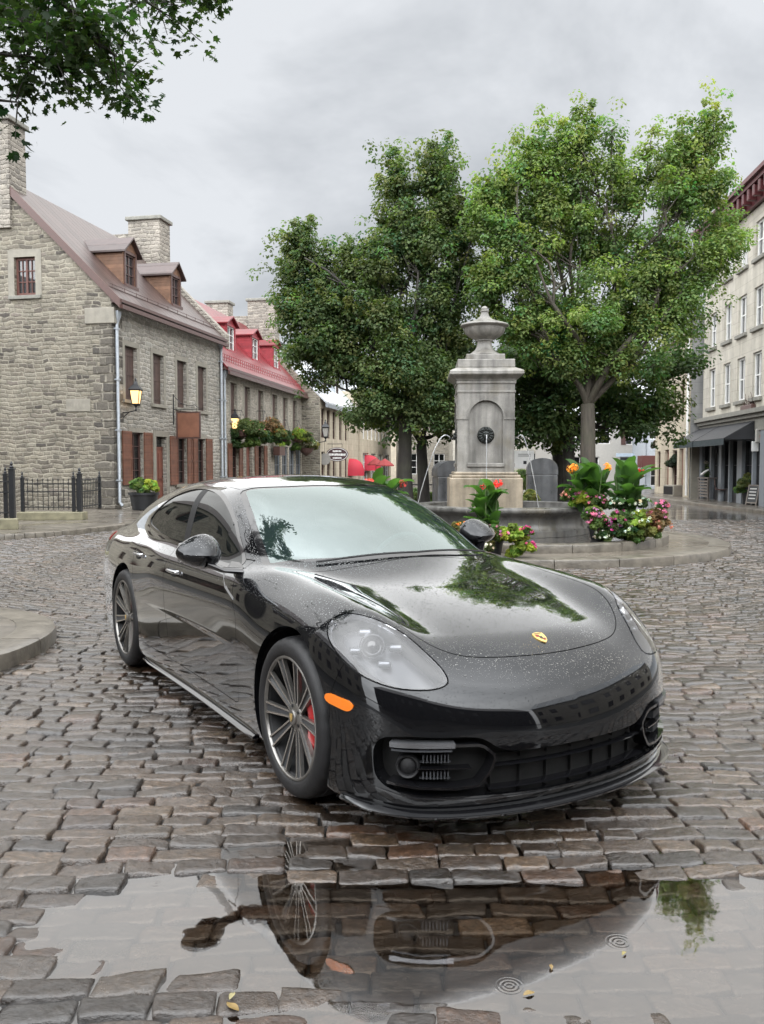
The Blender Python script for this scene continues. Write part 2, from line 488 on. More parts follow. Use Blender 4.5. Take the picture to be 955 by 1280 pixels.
# ------------------------------------------------------------------ kerbs and pavements
def slab_material(name, col, joint=.9, row=.6, vary=.25):
    t = NT(name)
    co = t.coords()
    br = t.n('ShaderNodeTexBrick', {'Vector': co, 'Scale': 1.0, 'Mortar Size': 0.010, 'Brick Width': joint, 'Row Height': row, 'Color1': (*col, 1), 'Color2': (*[c*.82 for c in col], 1), 'Mortar': (*[c*.4 for c in col], 1)})
    nz = t.n('ShaderNodeTexNoise', {'Vector': co, 'Scale': 4.0, 'Detail': 7.0, 'Roughness': .65})
    c = t.mix(1.0, (br, 'Color'), t.ramp(nz, [(.25, 1-vary*1.6), (.75, 1+vary)]), 'MULTIPLY')
    ro = t.ramp(t.n('ShaderNodeTexNoise', {'Vector': co, 'Scale': .9, 'Detail': 4.0}), [(.35, .16), (.65, .5)])
    b1 = t.bump(nz, .35, .02, t.bump((br, 'Fac'), -.5, .01))
    return t.pbr(color=c, rough=ro, normal=b1, coat=.3, coat_rough=.12)
M_KERB = plain('granite_kerb', (.135, .12, .098), .34, vary=.42, scale=5.5, bump=.5, coat=.25)
M_SLAB = slab_material('sandstone_slab', (.165, .142, .112), 1.3, .9)
M_WALK = slab_material('pavement_slab', (.15, .132, .11), .9, .6, .4)
def strip(mb, inner, outer, z0, z1):
    """closed band between two outlines with a raised top"""
    n = len(inner)
    for i in range(n-1):
        a, b, c, d = inner[i], inner[i+1], outer[i+1], outer[i]
        mb.quad((*a, z1), (*b, z1), (*c, z1), (*d, z1))
        mb.quad((*d, z0), (*c, z0), (*c, z1), (*d, z1))
        mb.quad((*b, z0), (*a, z0), (*a, z1), (*b, z1))
    for i in (0, n-1):
        a, d = inner[i], outer[i]
        mb.quad((*a, z0), (*d, z0), (*d, z1), (*a, z1))
def arc(cx, cy, r, a0, a1, n): return [(cx+r*math.cos(R(a0+(a1-a0)*i/n)), cy+r*math.sin(R(a0+(a1-a0)*i/n))) for i in range(n+1)]
def round_kerb(name, outer, inner, z0, z1, mat, parent=None, bev=.025):
    """kerb with a softened upper arris, outlines run the same way"""
    mb = MB(); n = len(outer)
    o2 = []
    for o_, i_ in zip(outer, inner):
        d = Vector(i_)-Vector(o_); d.normalize(); o2.append((o_[0]+d.x*bev, o_[1]+d.y*bev))
    o3 = [(o_[0]*.7+p[0]*.3, o_[1]*.7+p[1]*.3) for o_, p in zip(outer, o2)]
    rows = [[(*p, z0) for p in outer], [(*p, z1-bev) for p in outer], [(*p, z1-bev*.3) for p in o3], [(*p, z1) for p in o2], [(*p, z1) for p in inner], [(*p, z0) for p in inner]]
    cuts = list(range(0, n-1, max(1, int(1.05/max(1e-3, (Vector(outer[1])-Vector(outer[0])).length))))) + [n-1]
    rows = [[(x+(vnoise(x*3, y*3, 1.7, 9)-.5)*.02, y+(vnoise(x*3, y*3, 1.7, 10)-.5)*.02, z+(vnoise(x, y, 2.1, 11)-.5)*.012*(z > z0+.01)) for x, y, z in r] for r in rows]
    rj = random.Random(3)
    for c0, c1 in zip(cuts, cuts[1:]):       # separate stones with open joints
        h_ = rj.uniform(-.006, .006); ch = []
        for r in rows:
            p = [Vector(v)+Vector((0, 0, h_)) for v in r[c0:c1+1]]
            a, b = p[0], p[-1]
            p[0] = a+(p[1]-a).normalized()*.006; p[-1] = b+(p[-2]-b).normalized()*.006
            ch.append(p)
        for r0, r1 in zip(ch, ch[1:]):
            for i in range(len(r0)-1): mb.quad(r0[i], r0[i+1], r1[i+1], r1[i])
        for e in (0, -1): mb.add([r[e] for r in ch], [tuple(range(len(ch)))])
    return mb.build(name, mat, parent, True, 40)
# island corner at the left edge of the picture
kc = (-4.42, 6.65)
isl = round_kerb('kerb', arc(*kc, 1.72, -120, 120, 48), arc(*kc, 1.40, -120, 120, 48), -.03, .125, M_KERB)
tag(isl, kind='structure')
mb = MB(); mb.add([(*p, .118) for p in arc(*kc, 1.405, -180, 180, 60)[:-1]], [tuple(range(60))])
tag(mb.build('pavement', M_WALK), kind='structure')
# left pavement in front of the stone houses
lk = [(-22, 13.2), (-12, 15.4), (-8.6, 16.6), (-7.1, 17.8), (-6.35, 19.4), (-5.75, 22.2), (-4.6, 27.8), (-2.9, 36.5), (-.8, 49.0), (2.2, 66)]
def smooth_path(p, n=6):
    out = []
    P = [Vector((a, b, 0)) for a, b in p]; P = [P[0]*2-P[1]] + P + [P[-1]*2-P[-2]]
    for i in range(1, len(P)-2):
        for k in range(n):
            t = k/n; p0, p1, p2, p3 = P[i-1:i+3]
            v = .5*((2*p1)+(-p0+p2)*t+(2*p0-5*p1+4*p2-p3)*t*t+(-p0+3*p1-3*p2+p3)*t**3); out.append((v.x, v.y))
    return out + [p[-1]]
lks = smooth_path(lk, 8)
def offset_path(p, d):
    out = []
    for i in range(len(p)):
        a = Vector(p[max(i-1, 0)]); b = Vector(p[min(i+1, len(p)-1)]); t = (b-a).normalized()
        out.append((p[i][0]-t.y*d, p[i][1]+t.x*d))
    return out
tag(round_kerb('kerb', lks, offset_path(lks, .28), -.05, .10, M_KERB), kind='structure')
inn = offset_path(lks, .28)
mb = MB(); mb.add([(*p, .096) for p in inn] + [(-30, 66, .096), (-30, 10, .096)], [tuple(range(len(inn)+2))[::1]])
tag(mb.build('pavement', M_WALK), kind='structure')
# right pavement
rk = [(9.2, 66), (11.55, 45), (11.75, 36.5), (11.70, 30), (11.9, 26), (12.6, 21), (14.2, 14), (17, 2)]
rks = smooth_path(rk, 8)
tag(round_kerb('kerb', rks, offset_path(rks, .28), -.05, .11, M_KERB), kind='structure')
inn = offset_path(rks, .28)
mb = MB(); mb.add([(*p, .104) for p in inn] + [(34, 2, .104), (34, 66, .104)], [tuple(range(len(inn)+2))])
tag(mb.build('pavement', M_WALK), kind='structure')
# ------------------------------------------------------------------ building materials
def rubble(name, cols, mortar, sx_=3.0, sz_=6.0, mw=.10, bump=.7, dist=.03, seed=0.0):
    """roughly coursed rubble: uneven courses, random lengths, pale joints"""
    t = NT(name)
    co = t.coords(loc=(seed, seed*.7, seed*.3))
    n_lo = t.n('ShaderNodeTexNoise', {'Vector': co, 'Scale': 1.3, 'Detail': 3.0})
    n_hi = t.n('ShaderNodeTexNoise', {'Vector': co, 'Scale': 5.5, 'Detail': 4.0, 'Roughness': .6})
    s_ = t.n('ShaderNodeSeparateXYZ', {0: co})
    z = t.math('ADD', (s_, 'Z'), t.math('ADD', t.math('MULTIPLY', n_lo, .24), t.math('MULTIPLY', n_hi, .10)))
    zr_ = t.math('MULTIPLY', z, sz_)
    row = t.math('FLOOR', zr_); fz = t.math('FRACT', zr_)
    rnd = t.n('ShaderNodeTexWhiteNoise', {'W': row}, noise_dimensions='1D')
    u = t.math('ADD', t.math('ADD', (s_, 'X'), (s_, 'Y')), t.math('MULTIPLY', n_hi, .10))
    u = t.math('ADD', t.math('MULTIPLY', u, t.math('MULTIPLY', t.math('ADD', t.math('MULTIPLY', (rnd, 'Value'), .9), .6), sx_)), t.math('MULTIPLY', (rnd, 'Value'), 91.7))
    v1 = t.n('ShaderNodeTexVoronoi', {'W': u, 'Scale': 1.0, 'Randomness': .75}, voronoi_dimensions='1D')
    ve = t.n('ShaderNodeTexVoronoi', {'W': u, 'Scale': 1.0, 'Randomness': .75}, voronoi_dimensions='1D', feature='DISTANCE_TO_EDGE')
    cell = t.n('ShaderNodeTexWhiteNoise', {'Vector': t.n('ShaderNodeCombineXYZ', {'X': (v1, 'W'), 'Y': row, 'Z': 0.0})})
    k = len(cols)
    cr = t.ramp((cell, 'Value'), [(i/max(1, k-1)*.96+.02, c) for i, c in enumerate(cols)])
    fine = t.n('ShaderNodeTexNoise', {'Vector': co, 'Scale': 16.0, 'Detail': 6.0, 'Roughness': .7})
    c = t.mix(1.0, cr, t.ramp(fine, [(.25, .62), (.75, 1.3)]), 'MULTIPLY')
    ez = t.math('MULTIPLY', t.math('MINIMUM', fz, t.math('SUBTRACT', 1.0, fz)), 1.0/sz_)
    ex = t.math('MULTIPLY', (ve, 'Distance'), .9/sx_)
    d = t.math('MINIMUM', ez, ex)
    d = t.math('ADD', d, t.math('MULTIPLY', t.math('SUBTRACT', n_hi, .5), .030))
    mk = t.ramp(d, [(mw*.10, 1.0), (mw*.30, 0.0)])
    dk = t.ramp(t.n('ShaderNodeTexNoise', {'Vector': co, 'Scale': 3.3, 'Detail': 3.0}), [(.46, 0.0), (.60, .75)])
    mort = t.mix(dk, mortar, tuple(m_*.36 for m_ in mortar))
    c = t.mix(mk, c, mort)
    big = t.n('ShaderNodeTexNoise', {'Vector': co, 'Scale': .45, 'Detail': 6.0, 'Roughness': .65})
    c = t.mix(1.0, c, t.ramp(big, [(.3, .74), (.7, 1.16)]), 'MULTIPLY')
    hgt = t.ramp(d, [(0.0, 0.0), (mw*.4, .8), (.5, 1.0)])
    h2 = t.math('ADD', hgt, t.math('MULTIPLY', fine, .4))
    return t.pbr(color=c, rough=.8, normal=t.bump(h2, bump, dist), spec=.35)
def ashlar(name, c1, c2, mortar, bw=.7, bh=.32, bump=.3, vary=.2):
    t = NT(name)
    tcn = t.n('ShaderNodeTexCoord')
    s_ = t.n('ShaderNodeSeparateXYZ', {0: (tcn, 'Object')})
    uv = t.n('ShaderNodeCombineXYZ', {'X': t.math('ADD', (s_, 'X'), (s_, 'Y')), 'Y': (s_, 'Z')})
    br = t.n('ShaderNodeTexBrick', {'Vector': uv, 'Scale': 1.0, 'Brick Width': bw, 'Row Height': bh, 'Mortar Size': .008, 'Color1': (*c1, 1), 'Color2': (*c2, 1), 'Mortar': (*mortar, 1)})
    nz = t.n('ShaderNodeTexNoise', {'Vector': (tcn, 'Object'), 'Scale': 3.0, 'Detail': 8.0, 'Roughness': .7})
    st = t.n('ShaderNodeTexNoise', {'Vector': t.n('ShaderNodeMapping', {'Vector': (tcn, 'Object'), 'Scale': (2.5, 2.5, .25)}), 'Scale': 1.0, 'Detail': 5.0})
    c = t.mix(1.0, (br, 'Color'), t.ramp(nz, [(.2, 1-vary), (.8, 1+vary)]), 'MULTIPLY')
    c = t.mix(1.0, c, t.ramp(st, [(.3, .8), (.65, 1.1)]), 'MULTIPLY')
    b1 = t.bump((br, 'Fac'), -bump, .012); b2 = t.bump(nz, .35, .02, b1)
    return t.pbr(color=c, rough=.75, normal=b2, spec=.35)
def boards(name, col, w_=.12, axis='Z', rough=.45, bump=.6, vary=.18):
    """boards or seams running across the given axis"""
    t = NT(name)
    tcn = t.n('ShaderNodeTexCoord'); s_ = t.n('ShaderNodeSeparateXYZ', {0: (tcn, 'Object')})
    f = t.math('FRACT', t.math('DIVIDE', (s_, axis), w_))
    gr = t.ramp(f, [(0.0, 0.0), (.07, 1.0), (.93, 1.0), (1.0, 0.0)])
    idx = t.math('FLOOR', t.math('DIVIDE', (s_, axis), w_))
    wn_ = t.n('ShaderNodeTexWhiteNoise', {'W': idx}, noise_dimensions='1D')
    nz = t.n('ShaderNodeTexNoise', {'Vector': (tcn, 'Object'), 'Scale': 5.0, 'Detail': 6.0})
    c = t.mix(1.0, col, t.ramp((wn_, 'Value'), [(0, 1-vary), (1, 1+vary)]), 'MULTIPLY')
    c = t.mix(1.0, c, t.ramp(nz, [(.25, .75), (.75, 1.25)]), 'MULTIPLY')
    return t.pbr(color=c, rough=rough, normal=t.bump(gr, bump, .015))
BM = {}
BM['gable'] = rubble('grey_rubble_stone', [(.215, .195, .155), (.245, .225, .18), (.17, .15, .12), (.255, .235, .19), (.235, .21, .165), (.075, .066, .058), (.265, .24, .19), (.20, .18, .145), (.115, .10, .085), (.25, .225, .175), (.19, .165, .14)], (.285, .262, .21), 3.0, 7.4, .085, .6, .035)
BM['facade'] = rubble('pale_rubble_stone', [(.32, .30, .26), (.27, .255, .225), (.36, .335, .285), (.22, .205, .18), (.33, .32, .285), (.29, .27, .23)], (.42, .395, .345), 3.3, 7.0, .085, .7, seed=3.1)
BM['facade2'] = rubble('buff_rubble_stone', [(.30, .28, .235), (.35, .32, .265), (.25, .23, .195), (.33, .30, .25)], (.40, .37, .31), 3.5, 7.6, .08, .6, seed=5.3)
BM['chim'] = rubble('chimney_stone', [(.25, .225, .195), (.32, .29, .25), (.18, .165, .145), (.36, .33, .28)], (.36, .33, .28), 2.8, 6.4, .09, .9, seed=8.7)
BM['dress'] = plain('dressed_limestone', (.245, .228, .19), .75, vary=.18, scale=4, bump=.25)
BM['cap'] = plain('weathered_cap_stone', (.20, .195, .17), .7, vary=.25, scale=6, bump=.3)
BM['roof_brown'] = boards('brown_tin_roof', (.062, .040, .036), .42, 'X', .32, .8)
BM['roof_red'] = boards('red_tin_roof', (.15, .014, .019), .42, 'X', .3, .8)
BM['roof_grey'] = boards('grey_tin_roof', (.42, .44, .46), .45, 'X', .3, .7)
BM['brown_trim'] = plain('brown_painted_metal', (.085, .045, .038), .4)
BM['clap'] = boards('brown_clapboard', (.175, .095, .058), .13, 'Z', .6)
BM['red_trim'] = plain('red_painted_metal', (.27, .028, .036), .4)
BM['red_board'] = boards('red_clapboard', (.30, .035, .045), .14, 'Z', .5)
BM['shutter'] = boards('red_brown_shutter', (.155, .062, .036), .055, 'Z', .5, .7)
BM['shut_dark'] = boards('dark_brown_boards', (.075, .046, .038), .11, 'X', .55, .6)
BM['door'] = boards('red_brown_door', (.15, .05, .032), .2, 'X', .45, .5)
BM['glass'] = glassy('window_pane', (.012, .014, .016), 1.5, .02, .25, 1.3, .05)
BM['glass_dark'] = glassy('dark_window_pane', (.006, .007, .008), 1.5, .02, .12, 1.0, .03)
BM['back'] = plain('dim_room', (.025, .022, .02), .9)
BM['pipe'] = plain('grey_zinc_pipe', (.36, .39, .42), .4, .3)
BM['iron'] = plain('black_iron', (.012, .013, .015), .4, scale=30)
BM['lampglow'] = emissive('lamp_glow', (1.0, .60, .24), 1.5)
BM['lampoff'] = glassy('lamp_glass', (.25, .24, .22), 1.5, .1, .3)
BM['white'] = plain('white_paint', (.72, .72, .70), .5, vary=.06)
BM['render_white'] = plain('white_render', (.40, .385, .355), .8, vary=.08, bump=.2)
BM['beige'] = ashlar('beige_stone', (.46, .405, .31), (.42, .37, .285), (.33, .29, .23), .9, .4, .15)
BM['limestone'] = ashlar('pale_limestone', (.46, .435, .375), (.42, .395, .335), (.31, .29, .25), 1.0, .42, .2)
BM['greywall'] = ashlar('grey_stone_courses', (.22, .22, .215), (.19, .19, .185), (.13, .13, .13), 1.2, .45, .3)
BM['cornice_red'] = plain('dark_red_cornice', (.085, .020, .022), .45)
BM['greypaint'] = plain('grey_blue_paint', (.20, .22, .24), .5)
BM['awning_black'] = boards('black_canvas', (.020, .021, .024), .28, 'X', .55, .3)
BM['awning_red'] = plain('red_canvas', (.42, .02, .04), .7, scale=20)
BM['farblue'] = plain('pale_blue_grey_render', (.38, .41, .44), .8)

# ------------------------------------------------------------------ building helpers (local frame: x along the front, -y out to the street, z up)
def wall(mb, x0, x1, z0, z1, holes, y=0.0, reveal=.22):
    """flat wall in the plane y with real openings and their reveals"""
    xs = sorted({x0, x1, *[h[0] for h in holes], *[h[1] for h in holes]}); zs = sorted({z0, z1, *[h[2] for h in holes], *[h[3] for h in holes]})
    for i in range(len(xs)-1):
        for j in range(len(zs)-1):
            cx, cz = (xs[i]+xs[i+1])/2, (zs[j]+zs[j+1])/2
            if any(h[0] < cx < h[1] and h[2] < cz < h[3] for h in holes): continue
            mb.quad((xs[i], y, zs[j]), (xs[i+1], y, zs[j]), (xs[i+1], y, zs[j+1]), (xs[i], y, zs[j+1]))
    for a, b, c, d in holes:
        r = y+reveal
        mb.quad((a, y, c), (a, y, d), (a, r, d), (a, r, c)); mb.quad((b, y, c), (b, r, c), (b, r, d), (b, y, d))
        mb.quad((a, y, d), (b, y, d), (b, r, d), (a, r, d)); mb.quad((a, y, c), (a, r, c), (b, r, c), (b, y, c))
def surround(mb, h, w_=.16, pr=.015, sill=True, y=0.0):
    a, b, c, d = h
    mb.box(a-w_, a-.002, y-pr, y+.1, c, d); mb.box(b+.002, b+w_, y-pr, y+.1, c, d); mb.box(a-w_, b+w_, y-pr-.003, y+.1, d+.002, d+w_)
    if sill: mb.box(a-w_*1.1, b+w_*1.1, y-pr-.06, y+.1, c-.11, c-.002)
def sash(par, h, frame, glass, y=.12, name='window', cols=2, rows=3, bar=.022, fw=.05):
    """frame with glazing bars and its pane"""
    a, b, c, d = h; mb = MB()
    mb.box(a+.002, a+fw, y-.03, y+.05, c+.002, d-.002); mb.box(b-fw, b-.002, y-.03, y+.05, c+.002, d-.002); mb.box(a+fw, b-fw, y-.03, y+.05, d-fw, d-.002); mb.box(a+fw, b-fw, y-.03, y+.05, c+.002, c+fw)
    for i in range(1, cols):
        x = a+fw+(b-a-2*fw)*i/cols; mb.box(x-bar, x+bar, y-.012, y+.03, c+fw, d-fw)
    for j in range(1, rows):
        z = c+fw+(d-c-2*fw)*j/rows; mb.box(a+fw, b-fw, y-.008, y+.026, z-bar*.7, z+bar*.7)
    o = mb.build(name, frame, par)
    g = MB(); g.quad((a+.01, y+.028, c+.01), (b-.01, y+.028, c+.01), (b-.01, y+.028, d-.01), (a+.01, y+.028, d-.01)); g.build('pane', glass, o)
    return o
def boarded(par, h, mat, y=.13, name='window_shutter'):
    a, b, c, d = h; mb = MB(); m = (a+b)/2
    mb.box(a+.002, m-.006, y, y+.05, c+.002, d-.002); mb.box(m+.006, b-.002, y, y+.05, c+.002, d-.002)
    for z in (c+(d-c)*.12, c+(d-c)*.5, c+(d-c)*.86): mb.box(a+.03, b-.03, y-.012, y-.002, z-.05, z+.05)
    return mb.build(name, mat, par)
def shutter(par, x0, x1, z0, z1, mat, y=-.06):
    mb = MB()
    mb.box(x0, x0+.06, y, y+.045, z0, z1); mb.box(x1-.06, x1, y, y+.045, z0, z1)
    for za, zb in ((z0, z0+.09), ((z0+z1)/2-.04, (z0+z1)/2+.04), (z1-.09, z1)): mb.box(x0+.06, x1-.06, y, y+.045, za, zb)
    mb.box(x0+.06, x1-.06, y+.012, y+.034, z0+.09, z1-.09)
    return mb.build('shutter', mat, par)
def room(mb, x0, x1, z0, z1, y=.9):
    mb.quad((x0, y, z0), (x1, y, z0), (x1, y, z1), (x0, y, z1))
def lantern(name, label, P, lit=True, s=1.0, group='wall lanterns', arm=None):
    """square tapering street lantern with a finial, on a scrolled wall arm"""
    t = thing(name, label, 'lantern', P, 0, group)
    mb = MB()
    a, b, h = .135*s, .21*s, .42*s
    for i in range(4):
        th0 = R(45+90*i)
        c0, s0 = math.cos(th0), math.sin(th0)
        mb.tube([(a*c0*1.414*.7, a*s0*1.414*.7, 0), (b*c0*1.414*.7, b*s0*1.414*.7, h)], .014*s, 5)
    mb.lathe([(.02*s, -.22*s), (.035*s, -.18*s), (.02*s, -.12*s), (.05*s, -.06*s), (a*.95, -.02*s), (a*.98, .01*s)], 12)
    M4 = Matrix.Rotation(R(45), 4, 'Z')
    mb.lathe([(b*1.16, h), (b*1.2, h+.025*s), (b*.62, h+.15*s), (b*.40, h+.17*s), (b*.34, h+.23*s), (.03*s, h+.29*s), (.04*s, h+.33*s), (.001, h+.39*s)], 4, M4)
    mb.lathe([(b*.99, h-.02*s), (b*1.16, h)], 4, M4)
    mb.build('lantern_frame', BM['iron'], t)
    g = MB(); g.lathe([(a*.93, .012*s), (b*.93, h-.012*s)], 4, M4)
    g.build('lantern_glass', BM['lampglow'] if lit else BM['lampoff'], t)
    if arm:
        mb = MB(); v = Vector(arm)
        mb.tube([Vector((0, 0, -.2*s)), v*.5+Vector((0, 0, -.24*s)), v+Vector((0, 0, -.22*s))], .018*s, 6)
        mb.tube([Vector((0, 0, -.21*s))+v*.3, v*.6+Vector((0, 0, -.34*s)), v*.85+Vector((0, 0, -.5*s)), v+Vector((0, 0, -.55*s))], .013*s, 6)
        mb.box(v.x-.03, v.x+.03, v.y-.03, v.y+.03, -.75*s, 0); mb.build('wall_arm', BM['iron'], t)
    return t
def pitched(mb, x0, x1, depth, ez, rz, over=.25, th=.10, y0=0.0):
    """two roof slopes with thickness, ridge along x"""
    yr = y0+depth/2; k = (rz-ez)/(depth/2)
    for (ya, za, yb, zb) in ((y0-over, ez-over*k, yr, rz), (y0+depth+over, ez-over*k, yr, rz)):
        vs = [(x0, ya, za), (x1, ya, za), (x1, yb, zb), (x0, yb, zb)]
        mb.add(vs+[(x, y, z+th) for x, y, z in vs], [(0, 1, 2, 3), (4, 5, 6, 7), (0, 1, 5, 4), (1, 2, 6, 5), (2, 3, 7, 6), (3, 0, 4, 7)])
def chimney(par, x0, x1, y0, y1, z0, z1, pots=0, name='chimney', capz=.16):
    mb = MB(); mb.box(x0, x1, y0, y1, z0, z1); c = mb.build(name, BM['chim'], par)
    mb = MB(); mb.bbox(x0-.10, x1+.10, y0-.10, y1+.10, z1+.002, z1+capz, .03); mb.bbox(x0+.0, x1-.0, y0+.0, y1-.0, z1-.34, z1-.28, .01) if False else None
    mb.build('chimney_cap', BM['cap'], c)
    return c
def dormer(par, xc, y0, zb, w_, hgt, ez, k, roofm, sidem, trim, glass, rise=.42):
    """dormer whose front stands at y0; the roof slope is z = ez + k*y"""
    yb = (zb+hgt-ez)/k + .3; a, b = xc-w_/2, xc+w_/2; zt = zb+hgt
    mb = MB()
    for x in (a, b):
        mb.add([(x, y0, ez+k*y0), (x, y0, zt), (x, yb, zt)], [(0, 1, 2)])
        mb.add([(x+(.05 if x == a else -.05), y0, ez+k*y0), (x+(.05 if x == a else -.05), y0, zt), (x+(.05 if x == a else -.05), yb, zt)], [(0, 1, 2)])
    hole = (a+.16, b-.16, zb+.08, zt-.10)
    wall(mb, a, b, ez+k*y0, zt, [hole], y0, .1)
    mb.add([(a, y0, zt), (b, y0, zt), (xc, y0, zt+rise)], [(0, 1, 2)])
    d = mb.build('dormer', sidem, par)
    yr = (zt+rise-ez)/k + .3
    mb = MB(); o = .14
    for s_ in (-1, 1):
        xe = xc+s_*(w_/2+o); ze = zt-o*rise/(w_/2)
        vs = [(xe, y0-.16, ze), (xc, y0-.16, zt+rise+.02), (xc, yr+.2, zt+rise+.02), (xe, (ze-ez)/k+.15, ze)]
        mb.add(vs+[(x, y, z+.06) for x, y, z in vs], [(0, 1, 2, 3), (4, 5, 6, 7), (0, 1, 5, 4), (1, 2, 6, 5), (2, 3, 7, 6), (3, 0, 4, 7)])
    mb.build('dormer_roof', roofm, d)
    mb = MB(); surround(mb, hole, .09, .03, True, y0); mb.build('dormer_trim', trim, d)
    f = sash(d, hole, BM['brown_trim'] if trim is not BM['red_trim'] else BM['white'], glass, y0+.06, 'dormer_window', 2, 3, .018, .05)
    return d
def window_ports(specs): return [(x-w_/2, x+w_/2, z0, z1) for x, w_, z0, z1 in specs]

# ------------------------------------------------------------------ house nearest on the left: stone, brown tin roof, gable towards us
A1 = math.atan2(.9805, .1966)
H1 = thing('stone_house', 'stone house with brown tin roof, its chimneyed gable behind the iron fence', 'house', (-8.52, 27.0, .096), A1)
L1, EZ1, D1, RZ1 = 8.93, 6.82, 7.7, 10.6
K1 = (RZ1-EZ1)/(D1/2)
up = window_ports([(1.22, .82, 3.55, 5.30), (3.2, .82, 3.55, 5.30), (5.13, .82, 3.55, 5.30), (7.0, .82, 3.55, 5.30)])
lo = window_ports([(1.55, .84, .78, 2.50), (5.05, .84, .70, 2.45), (6.85, .84, .70, 2.45)]); dr = (2.93, 3.75, 0.0, 2.42)
mb = MB(); wall(mb, .0, L1, 0, EZ1, up+lo+[dr])
mb.build('wall', BM['facade'], H1)
mb = MB()
# gable wall with its attic window; gable plane is x = 0
gw = (2.72, 3.55, 6.35, 7.62)   # (y0, y1, z0, z1)
GW = []
def gable_wall(mb, x, depth, ez, rz, win=None, base=0.0):
    pts = [(0, base), (depth, base), (depth, ez), (depth/2, rz), (0, ez)]
    if win is None:
        mb.add([(x, y, z) for y, z in pts], [tuple(range(5))]); return
    y0, y1, z0, z1 = win; k = (rz-ez)/(depth/2)
    def top(y): return ez + k*min(y, depth-y)
    def q(*p): mb.add([(x, y, z) for y, z in p], [tuple(range(len(p)))])
    m = depth/2
    q((0, base), (y0, base), (y0, top(y0)), (0, ez))
    ys = [y0] + ([m] if y0 < m < y1 else []) + [y1]
    q((y0, base), (y1, base), (y1, z0), (y0, z0))
    q(*([(y0, z1), (y1, z1)] + [(y, top(y)) for y in ys[::-1]]))
    q(*([(y1, base), (depth, base), (depth, ez)] + ([(m, rz)] if y1 < m else []) + [(y1, top(y1))]))
    for a, b in (((y0, z0), (y1, z0)), ((y1, z0), (y1, z1)), ((y1, z1), (y0, z1)), ((y0, z1), (y0, z0))):
        mb.quad((x, *a), (x, *b), (x+.25, *b), (x+.25, *a))
gable_wall(mb, -.003, D1, EZ1, RZ1, (2.62, 3.37, 6.85, 8.07))
mb.build('gable_wall', BM['gable'], H1)
mb = MB(); gable_wall(mb, L1, D1, EZ1, RZ1); mb.quad((0, D1, 0), (L1, D1, 0), (L1, D1, EZ1), (0, D1, EZ1)); mb.build('rear_wall', BM['gable'], H1)
# attic window in the gable
mb = MB()
for (ya, yb, za, zb) in ((2.40, 2.618, 6.850, 8.070), (3.372, 3.59, 6.850, 8.070), (2.40, 3.59, 8.072, 8.310)): mb.box(-.02, .12, ya, yb, za, zb)
gs = mb.build('window_surround', BM['dress'], H1)
mb = MB(); mb.bbox(-.09, .12, 2.42, 3.57, 6.730, 6.847, .015); mb.build('window_sill', BM['cap'], gs)
mb = MB(); f_ = .05
for (ya, yb, za, zb) in ((2.625, 2.69, 6.860, 8.060), (3.30, 3.365, 6.860, 8.060), (2.69, 3.30, 7.990, 8.060), (2.69, 3.30, 6.860, 6.950), (2.965, 3.025, 6.950, 7.990)): mb.box(.10, .16, ya, yb, za, zb)
for z in (7.300, 7.650): mb.box(.115, .15, 2.69, 3.30, z-.015, z+.015)
for y in (2.83, 3.16): mb.box(.118, .147, y-.012, y+.012, 6.950, 7.990)
gf = mb.build('window', plain('red_brown_sash', (.105, .04, .03), .5), H1)
mb = MB(); mb.quad((.15, 2.64, 6.870), (.15, 3.35, 6.870), (.15, 3.35, 8.050), (.15, 2.64, 8.050)); mb.build('pane', BM['glass_dark'], gf)
# roof, eaves board, coping
mb = MB(); pitched(mb, -.06, L1, D1, EZ1, RZ1, .32); rf = mb.build('roof', BM['roof_brown'], H1)
mb = MB(); mb.box(.0, L1, -.40, -.31, EZ1-.50, EZ1-.37); mb.box(.0, L1, -.36, .0, EZ1-.30, EZ1-.2)
for s_ in (0, 1):   # bargeboard along the gable
    y0, y1 = (-.34, D1/2) if s_ == 0 else (D1+.34, D1/2)
    z0, z1 = EZ1-.34*K1, RZ1
    mb.add([(-.10, y0, z0-.16), (-.10, y1, z1-.16), (-.10, y1, z1+.14), (-.10, y0, z0+.14), (.02, y0, z0-.16), (.02, y1, z1-.16), (.02, y1, z1+.14), (.02, y0, z0+.14)], [(0, 1, 2, 3), (7, 6, 5, 4), (0, 4, 5, 1), (1, 5, 6, 2), (2, 6, 7, 3), (3, 7, 4, 0)])
mb.build('eaves_trim', BM['brown_trim'], H1)
mb = MB()
for yy in (.12, ):
    for z_ in (.12, .22): mb.tube([(.1, yy, EZ1+yy*K1+z_), (L1-.1, yy, EZ1+yy*K1+z_)], .012, 5)
    for x in np.arange(.3, L1, .8): mb.tube([(x, yy, EZ1+yy*K1), (x, yy, EZ1+yy*K1+.25)], .012, 5)
mb.build('snow_guard', BM['brown_trim'], rf)
